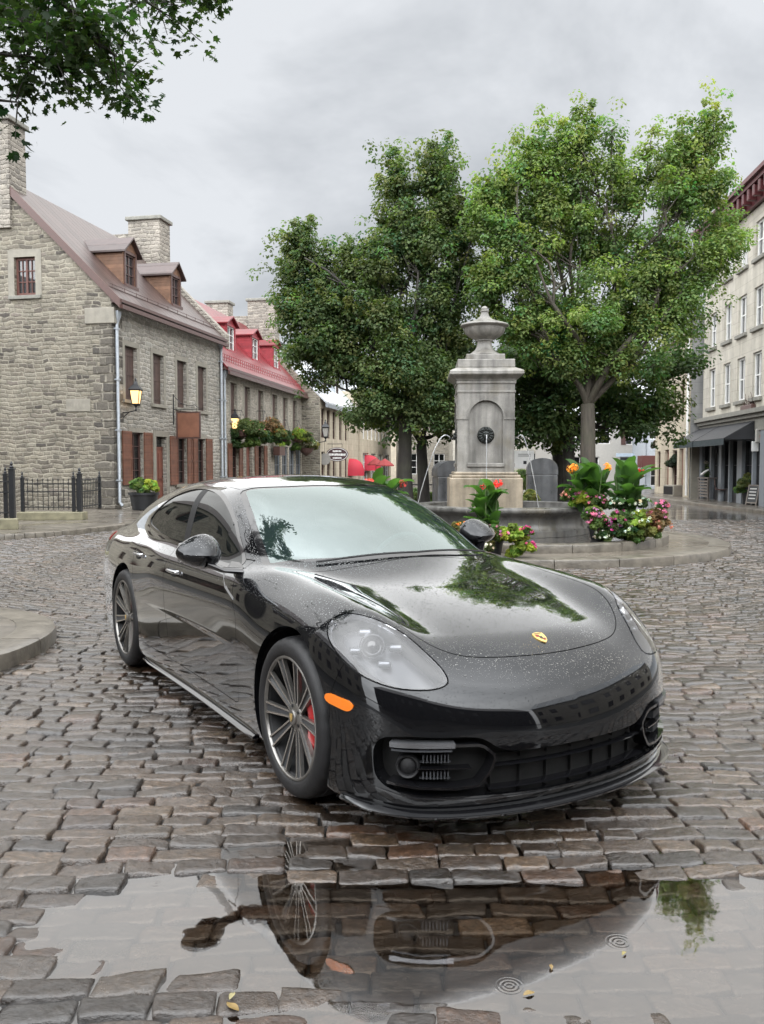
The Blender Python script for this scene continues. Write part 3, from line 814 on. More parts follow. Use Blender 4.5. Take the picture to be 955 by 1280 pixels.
# corner block and coping at the eaves
mb = MB(); mb.bbox(-.06, .30, -.12, .9, EZ1-.95, EZ1-.45, .02); mb.build('kneeler_stone', BM['dress'], H1)
mb = MB()
z = 0.02; i_ = 0
while z < EZ1-1.0:
    h_ = .24+.14*random.Random(i_).random(); l_ = (.42 if i_ % 2 else .66)
    mb.bbox(-.022, .05, -.014, l_, z, z+h_-.02, .01); mb.bbox(.052, (.66 if i_ % 2 else .42), -.016, .05, z, z+h_-.02, .01); z += h_; i_ += 1
mb.build('quoins', rubble('dark_quoin_stone', [(.10, .09, .076), (.15, .135, .112), (.075, .068, .06), (.18, .16, .13)], (.25, .23, .19), 2.0, 3.6, .10, .8, seed=12.0), H1)
chimney(H1, -.13, .78, 3.40, 4.95, 9.0, 12.35); chimney(H1, L1-.62, L1+.35, 2.35, 3.75, 8.0, 11.55)
mb = MB()   # raised parapet at the far gable
for (ya, yb) in ((-.25, D1/2), (D1+.25, D1/2)):
    za, zb = EZ1-.25*K1*1, RZ1
    p = [(ya, za-.3), (yb, zb-.3), (yb, zb+.38), (ya, za+.30)]
    mb.add([(L1-.02, y, z) for y, z in p]+[(L1+.42, y, z) for y, z in p], [(0, 1, 2, 3), (7, 6, 5, 4), (0, 4, 5, 1), (1, 5, 6, 2), (2, 6, 7, 3), (3, 7, 4, 0)])
mb.box(L1-.025, L1+.425, 3.76, 5.0, 9.6, 11.2); mb.build('parapet', BM['chim'], H1)
for xc in (2.45, 6.05): dormer(H1, xc, .62, EZ1+.62*K1+.05, 1.0, 1.22, EZ1, K1, BM['roof_brown'], BM['clap'], BM['brown_trim'], BM['glass'])
for h in up:
    mb = MB(); surround(mb, h, .17); s_ = mb.build('window_surround', BM['dress'], H1); boarded(H1, h, BM['shut_dark'])
for h in lo:
    mb = MB(); surround(mb, h, .15); mb.build('window_surround', BM['dress'], H1); sash(H1, h, BM['brown_trim'], BM['glass_dark'], .13, 'window', 2, 4, .015)
    shutter(H1, h[0]-.62, h[0]-.02, h[2]-.02, h[3]+.02, BM['shutter']); shutter(H1, h[1]+.02, h[1]+.62, h[2]-.02, h[3]+.02, BM['shutter'])
mb = MB(); surround(mb, dr, .2, .02, False); mb.build('door_surround', BM['dress'], H1)
mb = MB(); a, b, c, d = dr; mb.box(a+.002, b-.002, .14, .19, 0, 1.98); mb.box(a+.002, b-.002, .13, .2, 1.984, 2.06)
for (z0, z1) in ((.15, .75), (.9, 1.85)):
    for (x0, x1) in ((a+.10, a+.37), (b-.37, b-.10)): mb.bbox(x0, x1, .12, .145, z0, z1, .01)
do = mb.build('door', BM['door'], H1); mb = MB(); mb.quad((a+.03, .17, 2.07), (b-.03, .17, 2.07), (b-.03, .17, 2.40), (a+.03, .17, 2.40)); mb.build('pane', BM['glass_dark'], do)
mb = MB(); mb.lathe([(.02, -.03), (.03, 0), (.0005, .02)], 10, Matrix.Translation((b-.1, .11, 1.0)) @ Matrix.Rotation(R(90), 4, 'X')); mb.build('handle', BM['iron'], do)
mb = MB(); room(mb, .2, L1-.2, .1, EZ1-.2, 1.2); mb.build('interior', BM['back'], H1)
# downpipe with its hopper on the corner
def downpipe(par, x, zt, zb=.1, y=-.09, w_=.055):
    mb = MB(); mb.tube([(x, y, zt), (x, y, .22), (x, y-.10, zb)], w_, 10)
    for z in np.arange(zb+.8, zt-.4, 1.6): mb.box(x-w_-.02, x+w_+.02, y-w_-.01, y+.09, z, z+.05)
    mb.lathe([(w_, -.32), (.13, -.1), (.15, .0), (.15, .08), (.0005, .08)], 4, Matrix.Translation((x, y, zt)) @ Matrix.Rotation(R(45), 4, 'Z'))
    return mb.build('downpipe', BM['pipe'], par, True, 40)
downpipe(H1, .16, EZ1-.62)
downpipe(H1, L1-.12, EZ1-.3)
mb = MB(); mb.bbox(-.03, .0, .78, 1.62, 3.12, 3.52, .01)
for i in range(6): mb.box(-.034, -.031, .88+i*.11, .95+i*.11, 3.24, 3.40)
mb.build('date_stone', BM['dress'], H1)
# hanging blank sign on its iron bracket
def local(par_loc, ang, x, y, z):
    c, s = math.cos(ang), math.sin(ang); return (par_loc[0]+c*x-s*y, par_loc[1]+s*x+c*y, par_loc[2]+z)
P1 = (-8.52, 27.0, .096)
sg = thing('hanging_sign', 'blank brown sign board hanging from a scrolled iron bracket on the first stone house', 'sign', local(P1, A1, 4.35, 0, 3.15), A1)
mb = MB(); mb.bbox(-.03, .03, -1.02, -.18, -.72, .16, .012); mb.build('sign_board', plain('brown_sign', (.20, .085, .05), .55, vary=.2, scale=3), sg)
mb = MB(); mb.box(-.036, .036, -1.07, -.13, -.77, -.721); mb.box(-.036, .036, -1.07, -.13, .161, .21); mb.box(-.036, .036, -1.07, -1.021, -.721, .161); mb.box(-.036, .036, -.179, -.13, -.721, .161); mb.build('sign_frame', BM['brown_trim'], sg)
mb = MB(); mb.tube([(0, .0, .30), (0, -1.15, .30)], .016, 6); mb.tube([(0, -.02, -.25), (0, -.02, .85)], .02, 6)
mb.tube([(0, -.03, .8), (0, -.3, .52), (0, -.6, .42), (0, -.85, .45), (0, -1.0, .34)], .012, 6)
for y in (-.3, -.9): mb.tube([(0, y, .21), (0, y, .30)], .008, 5)
mb.build('sign_bracket', BM['iron'], sg)
p = px(170, 505, 27.6)
lantern('wall_lantern', 'lit lantern on the iron arm beside the first house\'s grey downpipe', p, True, 1.05, 'wall lanterns', (-.62, .0, -.05))
mb = MB(); pp = px(150, 560, 27.55); mb.tube([(pp.x, pp.y, .1), (pp.x, pp.y, 4.0)], .035, 8); mb.box(pp.x-.07, pp.x+.07, pp.y-.07, pp.y+.07, 1.5, 2.0)
cp = mb.build('conduit_pipe', BM['brown_trim'], None); tag(cp, 'thin dark conduit pipe up the corner of the first stone house', 'pipe')

# ------------------------------------------------------------------ second house on the left: red tin roof
A2 = math.atan2(1, .1627)
P2 = (-6.77, 35.78, .096)
H2 = thing('red_roofed_house', 'long stone house with a red tin roof and three red dormers', 'house', P2, A2)
L2, EZ2, D2, RZ2 = 13.9, 5.75, 6.5, 9.35; K2 = (RZ2-EZ2)/(D2/2)
def at_px(P, A, x):
    """distance along a front whose pixel column is x"""
    k = (x-477.5)/F_PX; c, s = math.cos(A), math.sin(A); return (k*P[1]-P[0])/(c-k*s)
up = [(s-.42, s+.42, 3.35, 5.0) for s in (at_px(P2, A2, x) for x in (293, 310, 326.5, 344, 357, 369))]
lo = [(s-.45, s+.45, .75, 2.35) for s in (at_px(P2, A2, x) for x in (294, 326))]
drs = [(s-.45, s+.45, .0, 2.3) for s in (at_px(P2, A2, x) for x in (312,))]
s0_ = at_px(P2, A2, 342); s1_ = at_px(P2, A2, 377)
shopw = [(s0_+.2+i*(s1_-s0_)/4, s0_+(i+1)*(s1_-s0_)/4-.1, .45, 2.4) for i in range(4)]
mb = MB(); wall(mb, 0, L2, 0, EZ2, up+lo+drs+shopw); mb.build('wall', BM['facade2'], H2)
for x_ in (0, L2): mb = MB(); gable_wall(mb, x_, D2, EZ2, RZ2); mb.build('gable_wall', BM['gable'], H2)
mb = MB(); pitched(mb, .0, L2, D2, EZ2, RZ2, .34); rf = mb.build('roof', BM['roof_red'], H2)
mb = MB()
for yy in (.0, .2):
    mb.tube([(.1, yy, EZ2+yy*K2+.22), (L2-.1, yy, EZ2+yy*K2+.22)], .014, 5)
    for x in np.arange(.2, L2, .3): mb.tube([(x, yy, EZ2+yy*K2), (x, yy, EZ2+yy*K2+.24)], .012, 4)
mb.build('snow_guard', BM['red_trim'], rf)
mb = MB(); mb.box(0, L2, -.43, -.34, EZ2-.54, EZ2-.40); mb.box(0, L2, -.36, -.0, EZ2-.34, EZ2-.22); mb.build('gutter', BM['brown_trim'], H2)
for xp in (300, 330, 356): dormer(H2, at_px(P2, A2, xp)+1.1, .75, EZ2+.75*K2+.02, 1.35, 1.25, EZ2, K2, BM['roof_red'], BM['red_board'], BM['red_trim'], BM['glass'], .30)
chimney(H2, L2-.75, L2+.25, 1.5, 3.1, 7.0, 10.8); chimney(H2, L2-.7, L2+.2, 4.3, 5.6, 7.0, 10.75)
mb = MB(); mb.box(L2-.6, L2+.15, 3.1, 4.3, 7.2, 10.0); mb.build('parapet', BM['chim'], H2)
for h in up:
    mb = MB(); surround(mb, h, .14); mb.build('window_surround', BM['dress'], H2); boarded(H2, h, BM['shut_dark'])
for h in lo:
    sash(H2, h, BM['brown_trim'], BM['glass_dark'], .13, 'window', 2, 3, .015)
    shutter(H2, h[0]-.52, h[0]-.02, h[2], h[3], BM['shutter']); shutter(H2, h[1]+.02, h[1]+.52, h[2], h[3], BM['shutter'])
for h in drs: mb = MB(); mb.box(h[0]+.002, h[1]-.002, .14, .2, 0, h[3]-.002); mb.bbox(h[0]+.12, h[1]-.12, .12, .145, .3, 1.9, .01); mb.build('door', BM['door'], H2)
for h in shopw: sash(H2, h, BM['greypaint'], BM['glass'], .10, 'shop_window', 2, 2, .02)
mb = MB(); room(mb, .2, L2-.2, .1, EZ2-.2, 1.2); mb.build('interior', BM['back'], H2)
downpipe(H2, .25, EZ2-.4)
p = px(294, 536, 37.2); lantern('wall_lantern', 'lit lantern on the red-roofed house beside the hanging flower baskets', p, True, 1.1, 'wall lanterns', (-.55, .1, -.05))

# ------------------------------------------------------------------ third house on the left, beyond the red roof, then a plastered row
A3 = math.atan2(1, .172); P3 = (-3.55, 48.8, .096)
H3 = thing('pale_stone_house', 'small pale stone house with a bright grey tin roof beyond the red-roofed house', 'house', P3, A3)
L3, EZ3, D3, RZ3 = 11.0, 5.3, 6.0, 8.3
ws3 = [at_px(P3, A3, x) for x in (404, 411, 418, 426, 433)]
up = [(s-.4, s+.4, 3.0, 4.7) for s in ws3]; lo = [(s-.4, s+.4, .5, 2.2) for s in ws3]
mb = MB(); wall(mb, 0, L3, 0, EZ3, up+lo); mb.build('wall', BM['beige'], H3)
for x_ in (0, L3): mb = MB(); gable_wall(mb, x_, D3, EZ3, RZ3); mb.build('gable_wall', BM['gable'], H3)
mb = MB(); pitched(mb, 0, L3, D3, EZ3, RZ3, .34); mb.build('roof', BM['roof_grey'], H3)
mb = MB(); mb.box(0, L3, -.46, -.33, EZ3-.58, EZ3-.36); mb.build('gutter', BM['greypaint'], H3)
for h in up+lo: sash(H3, h, BM['brown_trim'], BM['glass_dark'], .12, 'window', 2, 3, .02)
mb = MB(); room(mb, .2, L3-.2, .1, EZ3-.2, 1.0); mb.build('interior', BM['back'], H3)
k3 = (RZ3-EZ3)/(D3/2)
for x in (4.0, 7.5): dormer(H3, x, .7, EZ3+.7*k3, 1.2, 1.1, EZ3, k3, BM['roof_grey'], BM['farblue'], BM['white'], BM['glass'], .3)
p = px(407, 546, 48.6); lantern('wall_lantern', 'unlit lantern on the pale stone house above the oval sign', p, False, 1.25, 'wall lanterns', (-.9, .1, -.1))
# oval sign
sg = thing('oval_sign', 'dark oval sign with pale lettering hanging on the pale stone house', 'sign', px(421.5, 568, 50.5), 0)
mb = MB()
def ell(a, b, n=40): return [(a*math.cos(2*math.pi*i/n), b*math.sin(2*math.pi*i/n)) for i in range(n)]
MX = Matrix.Rotation(R(90), 4, 'X')
mb.prism(ell(.66, .42), -.03, .03, MX); so = mb.build('sign_board', plain('dark_maroon_sign', (.045, .018, .02), .5), sg)
mb = MB()
rg_ = [((.60*math.cos(t), -.034, .37*math.sin(t))) for t in np.linspace(0, 2*math.pi, 49)]
mb.tube(rg_, .016, 5, False); mb.build('sign_border', BM['white'], so)
mb = MB(); rl = random.Random(5)
for z_, w2, hh in ((.19, .26, .055), (-.01, .50, .075), (-.21, .26, .05)):   # the lettering is too far off to read
    x = -w2
    while x < w2:
        l_ = rl.uniform(.03, .075); mb.box(x, min(x+l_, w2), -.036, -.031, z_-hh*rl.uniform(.7, 1), z_+hh*rl.uniform(.7, 1)); x += l_+rl.uniform(.012, .022)
mb.build('lettering', BM['white'], so)
mb = MB(); mb.tube([(-1.2, .1, .62), (.3, 0, .62)], .02, 6); mb.tube([(-.3, 0, .40), (-.3, 0, .62)], .012, 5); mb.tube([(.3, 0, .40), (.3, 0, .62)], .012, 5); mb.build('sign_bracket', BM['iron'], sg)
rs = thing('round_sign', 'small round grey sign hanging under the unlit lantern', 'sign', px(406, 574, 49.5), 0)
mb = MB(); mb.prism(ell(.34, .34), -.02, .02, MX); mb.build('sign_board', plain('grey_sign', (.24, .23, .21), .6), rs); mb = MB(); mb.tube([(0, 0, .32), (0, 0, 1.1)], .012, 5); mb.build('sign_bracket', BM['iron'], rs)
# plastered row that closes the left street
A4 = math.atan2(1, .16); P4 = local(P3, A3, 11.1, -.15, 0)
H4 = thing('plastered_row_house', 'cream plastered row house above the red shop awning down the left street', 'house', P4, A4)
up = [(1.0+i*1.7, 1.9+i*1.7, 3.3, 4.9) for i in range(8)]; lo = [(1.0+i*3.4, 3.2+i*3.4, .3, 2.3) for i in range(4)]
mb = MB(); wall(mb, 0, 14.5, 0, 6.4, up+lo); wall(mb, 0, 14.5, 6.4, 6.7, []); mb.box(0, 14.5, .24, 6, 6.35, 6.6); mb.quad((-.002, 0, 0), (-.002, 6, 0), (-.002, 6, 6.6), (-.002, 0, 6.6)); mb.build('wall', BM['beige'], H4)
mb = MB(); mb.box(-.1, 14.6, -.12, .2, 6.702, 6.95); mb.build('cornice', BM['dress'], H4)
for h in up+lo: sash(H4, h, BM['white'], BM['glass_dark'], .12, 'window', 2, 3, .02)
mb = MB(); room(mb, .2, 14.3, .1, 6.2, 1.0); mb.build('interior', BM['back'], H4)
def dome_awning(label, P, w_, d_, h_, mat, rz=0.0):
    t = thing('shop_awning', label, 'awning', P, rz, 'red shop awnings')
    mb = MB(); n = 10; m = 14; vs = []; fs = []
    for i in range(n+1):
        th = math.pi/2*i/n
        for j in range(m+1):
            ph = math.pi*j/m
            vs.append((-w_/2*math.cos(ph)*math.cos(th)**.7, -d_*math.sin(ph)*math.cos(th)**.7, h_*math.sin(th)))
    for i in range(n):
        for j in range(m): fs.append((i*(m+1)+j, i*(m+1)+j+1, (i+1)*(m+1)+j+1, (i+1)*(m+1)+j))
    for j in range(m):
        a, b = vs[j], vs[j+1]; k = len(vs); vs += [(a[0], a[1], -.25), (b[0], b[1], -.25)]; fs.append((j, k, k+1, j+1))
    mb.add(vs, fs); mb.build('canopy', mat, t, True, 60)
    fm = MB(); fm.tube([(-w_/2, 0, -.2), (-w_/2*.7, -d_*.7, -.2), (0, -d_*.98, -.2), (w_/2*.7, -d_*.7, -.2), (w_/2, 0, -.2)], .02, 5); fm.build('awning_frame', BM['iron'], t)
    return t
dome_awning('large red domed shop awning at the far end of the pale stone house', px(437, 590, 57.0), 1.5, 1.0, .9, BM['awning_red'], A3-math.pi/2+math.pi/2)
dome_awning('smaller red domed awning past the large one, over the next shop door', px(457.5, 584, 62.8), 1.5, 1.1, .9, BM['awning_red'], A4)
def parasol(label, P, r, mat):
    t = thing('parasol', label, 'parasol', (P.x, P.y, .1), 0, 'red cafe parasols')
    hz = P.z; mb = MB(); mb.lathe([(r, hz-.3), (r*.98, hz-.22), (r*.5, hz+.02), (.02, hz+.2)], 8); mb.build('canopy', mat, t)
    mb = MB(); mb.tube([(0, 0, 0), (0, 0, hz+.15)], .03, 6); mb.lathe([(.25, 0), (.25, .08), (.04, .1)], 12); mb.build('pole', BM['iron'], t); return t
parasol('red cafe parasol left of the first dark tree trunk', px(470, 578, 58), .6, plain('coral_canvas', (.22, .028, .028), .8))
parasol('red cafe parasol nearest the first dark tree trunk', px(481, 579, 56), .62, plain('coral_canvas', (.22, .028, .028), .8))
# tall blue-grey block seen over the roofs
FB = thing('grey_block', 'plain pale blue-grey block rising behind the red roof', 'building', (-11.5, 75, 0), R(80))
mb = MB(); hl_ = [(2+i*2.6, 3.2+i*2.6, 9.0, 10.8) for i in range(5)]; wall(mb, 0, 16, 0, 13.5, hl_); mb.box(0, 16, .3, 9, 0, 13.48); mb.quad((0, 0, 0), (0, .3, 0), (0, .3, 13.5), (0, 0, 13.5)); mb.build('wall', BM['farblue'], FB)
for h in hl_: sash(FB, h, BM['white'], BM['glass_dark'], .1, 'window', 2, 2, .02)
mb = MB(); mb.box(-.2, 16.2, -.2, 9.2, 13.5, 13.8); mb.build('roof', BM['roof_grey'], FB)

# ------------------------------------------------------------------ right side: pale four-storey corner building with a shop
PR = Vector((13.7, 36.4, .10)); AR = math.atan2(-1, -.0943)
HR = thing('limestone_building', 'tall pale limestone building with dark red cornice over a dark shopfront, at the right edge', 'building', PR, AR)
LR = 15.5
sx4 = [1.28, 3.2, 4.92, 6.62, 8.4, 10.2, 12.0, 13.8]
rows = ((3.78, 5.36), (6.22, 7.62), (8.62, 9.9))
hol = [(x-.44, x+.44, a, b) for x in sx4 for a, b in rows]
mb = MB(); wall(mb, 0, LR, 3.05, 10.4, hol, 0, .2); mb.quad((-.001, 0, 0), (-.001, 9, 0), (-.001, 9, 10.4), (-.001, 0, 10.4)); mb.quad((LR, 0, 0), (LR, 9, 0), (LR, 9, 10.4), (LR, 0, 10.4)); mb.box(0, LR, 9, 9.2, 0, 10.4)
mb.build('wall', BM['limestone'], HR)
for h in hol:
    o = sash(HR, h, BM['white'], BM['glass'], .11, 'window', 2, 2, .03, .07)
    mb = MB(); mb.bbox(h[0]-.14, h[1]+.14, -.10, .1, h[2]-.14, h[2]-.002, .015); mb.build('sill', BM['cap'], o)
mb = MB(); mb.box(-.1, LR+.1, -.18, 0, 10.4, 10.75); mb.box(-.2, LR+.2, -.5, 0, 10.9, 11.05); mb.box(-.3, LR+.3, -.62, 0, 11.053, 11.2); mb.box(-.1, LR, -.05, 9, 10.4, 11.0)
for x in np.arange(0, LR, .55): mb.bbox(x, x+.18, -.48, -.05, 10.5, 10.9, .03)
mb.box(-.1, LR, -.35, .1, 11.203, 11.45); co_ = mb.build('cornice', BM['cornice_red'], HR)
mb = MB(); pitched(mb, -.1, LR, 9, 11.3, 12.0, .0); mb.build('roof', BM['cornice_red'], HR)
mb = MB(); mb.box(-.05, LR, -.22, .0, 3.06, 3.2); mb.box(-.1, LR, -.34, .0, 3.203, 3.36); mb.box(-.05, LR, -.12, .0, 2.6, 3.057); mb.build('shop_cornice', BM['cap'], HR)
mb = MB()
pil = [(0, .32), (1.5, 1.72), (2.75, 3.1), (4.0, 4.12), (5.0, 5.55), (6.6, 6.72), (7.4, 7.9), (9.5, 9.9), (11.5, 11.9), (13.5, 13.9), (15.2, 15.5)]
for a, b in pil: mb.bbox(a, b, -.10, .25, 0, 2.598, .01)
mb.box(0, LR, -.02, .25, 2.35, 2.597); mb.build('shopfront', BM['greypaint'], HR)
for (a, b), (c, d) in zip(pil, pil[1:]): mb = MB(); mb.box(b+.002, c-.002, .02, .2, 0, .45); mb.build('stall_riser', BM['iron'], HR)
for (a, b), (c, d) in zip(pil, pil[1:]): sash(HR, (b+.003, c-.003, .46, 2.34), BM['iron'], BM['glass_dark'], .06, 'shop_window', 1, 2, .02, .05)
mb = MB(); room(mb, .1, LR-.1, .1, 3.0, 1.6); room(mb, .1, LR-.1, 3.1, 10.3, .6); mb.build('interior', BM['back'], HR)
def awning(label, x0, x1, zt, zb, out_, P, A):
    t = thing('shop_awning', label, 'awning', P, A, 'black shop awnings')
    mb = MB(); vs = [(x0, -.13, zt), (x1, -.13, zt), (x1, -out_, zb), (x0, -out_, zb)]
    mb.add(vs + [(x, y, z-.02) for x, y, z in vs], [(0, 1, 2, 3), (7, 6, 5, 4), (0, 4, 5, 1), (1, 5, 6, 2), (2, 6, 7, 3), (3, 7, 4, 0)])
    mb.add([(x0, -.13, zt-.03), (x0, -out_, zb-.03), (x0, -.13, zb-.05)], [(0, 1, 2)]); mb.add([(x1, -.13, zt-.03), (x1, -out_, zb-.03), (x1, -.13, zb-.05)], [(0, 1, 2)])
    mb.build('canopy', BM['awning_black'], t)
    mb = MB(); mb.box(x0, x1, -out_-.012, -out_+.0, zb-.24, zb-.022); mb.build('valance', plain('dark_teal_canvas', (.018, .030, .034), .7), t)
    fm = MB()
    for x in (x0+.03, x1-.03): fm.tube([(x, -.1, zb-.1), (x, -out_+.02, zb-.04)], .014, 5)
    fm.build('awning_frame', BM['iron'], t)
awning('black canvas shop awning nearer the frame edge', 3.0, 6.9, 2.95, 2.35, 1.15, PR, AR)
awning('black canvas shop awning farther along, against the grey stone wall', -.1, 2.9, 2.95, 2.35, 1.15, PR, AR)
# round sign and lamp box at the right frame edge
sg = thing('projecting_sign', 'pale square sign with a red disc projecting from the shop corner', 'sign', px(952, 545, 29.2), 0)
mb = MB(); mb.bbox(-.22, .40, -.04, .04, -.24, .24, .04); sb = mb.build('sign_board', BM['render_white'], sg)
mb = MB(); mb.prism(ell(.20, .20), .041, .05, Matrix.Translation((.12, 0, 0)) @ MX); mb.build('sign_disc', plain('red_disc', (.55, .10, .06), .5), sb)
mb = MB(); mb.tube([(.4, .02, .1), (.7, .02, .1)], .02, 6); mb.build('sign_bracket', BM['iron'], sg)
sg = thing('notice_box', 'small white notice box beside the shop pillar under the red disc sign', 'sign', px(944, 558, 29.4), 0)
mb = MB(); mb.bbox(-.11, .11, -.03, .06, -.17, .17, .01); mb.build('notice_board', BM['white'], sg); mb = MB(); mb.tube([(0, .06, 0), (.2, .3, 0)], .015, 5); mb.build('sign_bracket', BM['iron'], sg)
# ------------------------------------------------------------------ beige house beyond it, its grey end wall towards us
PB = Vector((13.25, 36.6, .10)); AB = math.atan2(1, .1155)
# built with its front on the left: run far -> near
fx, fy = 13.25+.1155*7.2, 36.6+7.2
HB = thing('beige_house', 'beige stone house with a grey end wall, left of the tall limestone building', 'house', (fx, fy, .10), math.atan2(-1, -.1155))
LB = 7.25
hol = [(x-.38, x+.38, 3.6, 5.1) for x in (.9, 2.5, 4.1, 5.7)]; lo = [(.5, 1.3, .3, 2.1), (2.3, 3.2, .0, 2.15), (4.0, 4.9, .3, 2.1), (5.3, 6.1, 0, 2.15)]
mb = MB(); wall(mb, 0, LB-.01, 0, 7.0, hol+lo); mb.build('wall', BM['beige'], HB)
mb = MB(); mb.quad((LB, 0, 0), (LB, 8, 0), (LB, 8, 7.9), (LB, 0, 7.9)); mb.box(LB-.4, LB-.005, .0, 8, 7.0, 7.9); mb.build('end_wall', BM['greywall'], HB)
for h in hol: sash(HB, h, BM['brown_trim'], BM['glass_dark'], .12, 'window', 2, 3, .02)
for h in (lo[0], lo[2]): sash(HB, h, BM['brown_trim'], BM['glass_dark'], .12, 'window', 2, 3, .02)
for h in (lo[1], lo[3]): mb = MB(); mb.box(h[0]+.002, h[1]-.002, .14, .2, 0, h[3]-.002); mb.bbox(h[0]+.1, h[1]-.1, .12, .145, .3, 1.8, .01); mb.build('door', BM['door'], HB)
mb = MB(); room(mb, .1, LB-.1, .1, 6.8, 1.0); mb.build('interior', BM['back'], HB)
mb = MB(); mb.box(-.1, LB, -.28, .1, 7.002, 7.2); mb.build('cornice', BM['dress'], HB); mb = MB(); pitched(mb, -.1, LB-.42, 8, 7.2, 9.6, .25); mb.build('roof', plain('pink_tile_roof', (.38, .16, .13), .6), HB)
mb = MB(); mb.tube([(LB-.15, -.08, .1), (LB-.15, -.08, 6.9)], .055, 8); mb.build('downpipe', BM['white'], HB)
mb = MB(); mb.box(LB+.002, LB+.10, .05, 1.6, .0, 2.2); mb.build('plinth', BM['dress'], HB)
# ------------------------------------------------------------------ houses across the far end of the square
def far_house(label, x0px, x1px, Y, top, mat, roofm, wins, floors=2, shop=None, rz=0.0, roofh=1.6):
    a = (x0px-477.5)/F_PX*Y; b = (x1px-477.5)/F_PX*Y; L = b-a
    t = thing('far_house', label, 'house', (a, Y, .05), rz)
    hs = []
    n = max(1, int(L/1.9))
    fh = (top-.5)/floors
    for f in range(floors):
        for i in range(n):
            xc = L*(i+.5)/n; hs.append((xc-.42, xc+.42, f*fh+.75, f*fh+.75+min(1.6, fh-.95)))
    if wins is not None: hs = wins(L)
    mb = MB(); wall(mb, 0, L, 0, top, hs); mb.box(0, L, .3, 6, 0, top-.01); mb.build('wall', mat, t)
    for h in hs: sash(t, h, BM['white'], BM['glass_dark'], .12, 'window', 2, 3, .025)
    mb = MB(); pitched(mb, -.1, L+.1, 6, top, top+roofh, .3); mb.build('roof', roofm, t)
    mb = MB(); mb.box(-.05, L+.05, -.2, 0, top-.25, top-.05); mb.build('gutter', BM['brown_trim'], t)
    return t, L
far_house('grey rubble house front between the dark tree trunks and the fountain', 497, 566, 66, 7.2, BM['facade2'], BM['roof_grey'], None)
far_house('pale stone shop house seen right of the fountain column', 566, 690, 62, 6.6, BM['limestone'], BM['roof_grey'], None)
t_, L_ = far_house('pale house at the far corner with one brown-framed window', 690, 807, 54, 4.7, BM['render_white'], BM['roof_grey'], lambda L: [(L*.85-.42, L*.85+.42, 2.75, 4.05), (L*.55-.4, L*.55+.4, 2.8, 4.0), (L*.25-.4, L*.25+.4, 2.8, 4.0), (L*.72, L*.98, .1, 2.0), (L*.1, L*.5, .3, 2.0)], roofh=1.0)
mb = MB(); surround(mb, (L_*.85-.42, L_*.85+.42, 2.75, 4.05), .30, .04, False); mb.build('window_surround', BM['brown_trim'], t_)
far_house('narrow pale blue house between the far corner house and the beige house', 808, 833, 51, 5.6, BM['farblue'], BM['roof_grey'], lambda L: [(L*.35-.3, L*.35+.3, 3.0, 4.3), (L*.2, L*.8, .2, 2.0)], roofh=.8)
far_house('beige house far behind the left tree trunks', 430, 500, 84, 8.0, BM['beige'], BM['roof_grey'], None)
bs = thing('shop_sign', 'small blue and white shop name board on the far corner house', 'sign', px(783, 569, 53.6), 0)
mb = MB(); mb.bbox(-.65, .65, -.03, .03, -.10, .12, .01); mb.build('sign_board', plain('blue_white_sign', (.42, .50, .58), .5), bs)
rb = thing('shop_awning', 'brown-red box awning over the narrow pale blue house\'s shop', 'awning', px(815, 577, 50), 0)
mb = MB(); mb.bbox(-.75, .75, -.5, .4, -.35, .35, .03); mb.build('canopy', plain('rust_red_canvas', (.10, .03, .025), .6), rb)
# houses behind the camera: they close the square and are seen only in the car's paint
BM['dark_brick'] = ashlar('dark_brick', (.036, .026, .022), (.028, .021, .018), (.04, .036, .032), .25, .08)
def rear_house(label, x, y, rz, L, top, mat, roofm):
    t = thing('stone_house', label, 'house', (x, y, 0), rz)
    hs = [(.9+i*2.2, 1.8+i*2.2, f*3.0+.9, f*3.0+2.4) for i in range(int(L/2.2)) for f in range(int(top//3))]
    mb = MB(); wall(mb, 0, L, 0, top, hs); mb.box(0, L, .3, 7, 0, top-.01); mb.build('wall', mat, t)
    for h in hs: sash(t, h, BM['brown_trim'], BM['glass_dark'], .12, 'window', 2, 3, .02)
    mb = MB(); pitched(mb, -.2, L+.2, 7, top, top+3.2, .3); mb.build('roof', roofm, t)
rear_house('dark brick house closing the square behind the photographer', 19.2, -9, R(180), 18.2, 6.6, BM['dark_brick'], BM['roof_brown'])
rear_house('dark brick house behind the photographer, left of the other', .998, -9.0, R(180), 16.5, 6.6, BM['dark_brick'], BM['roof_brown'])
rear_house('stone house out of frame to the left, beyond the fence', -16.2, 11.6, R(90), 13.5, 6.6, BM['facade2'], BM['roof_brown'])
rear_house('stone house on the right behind the photographer', 19, 12, R(-90), 20, 7.2, BM['facade2'], BM['roof_grey'])
rear_house('stone house to the left of the photographer, out of frame', -13.5, -4, R(90), 15, 6.6, BM['facade2'], BM['roof_brown'])
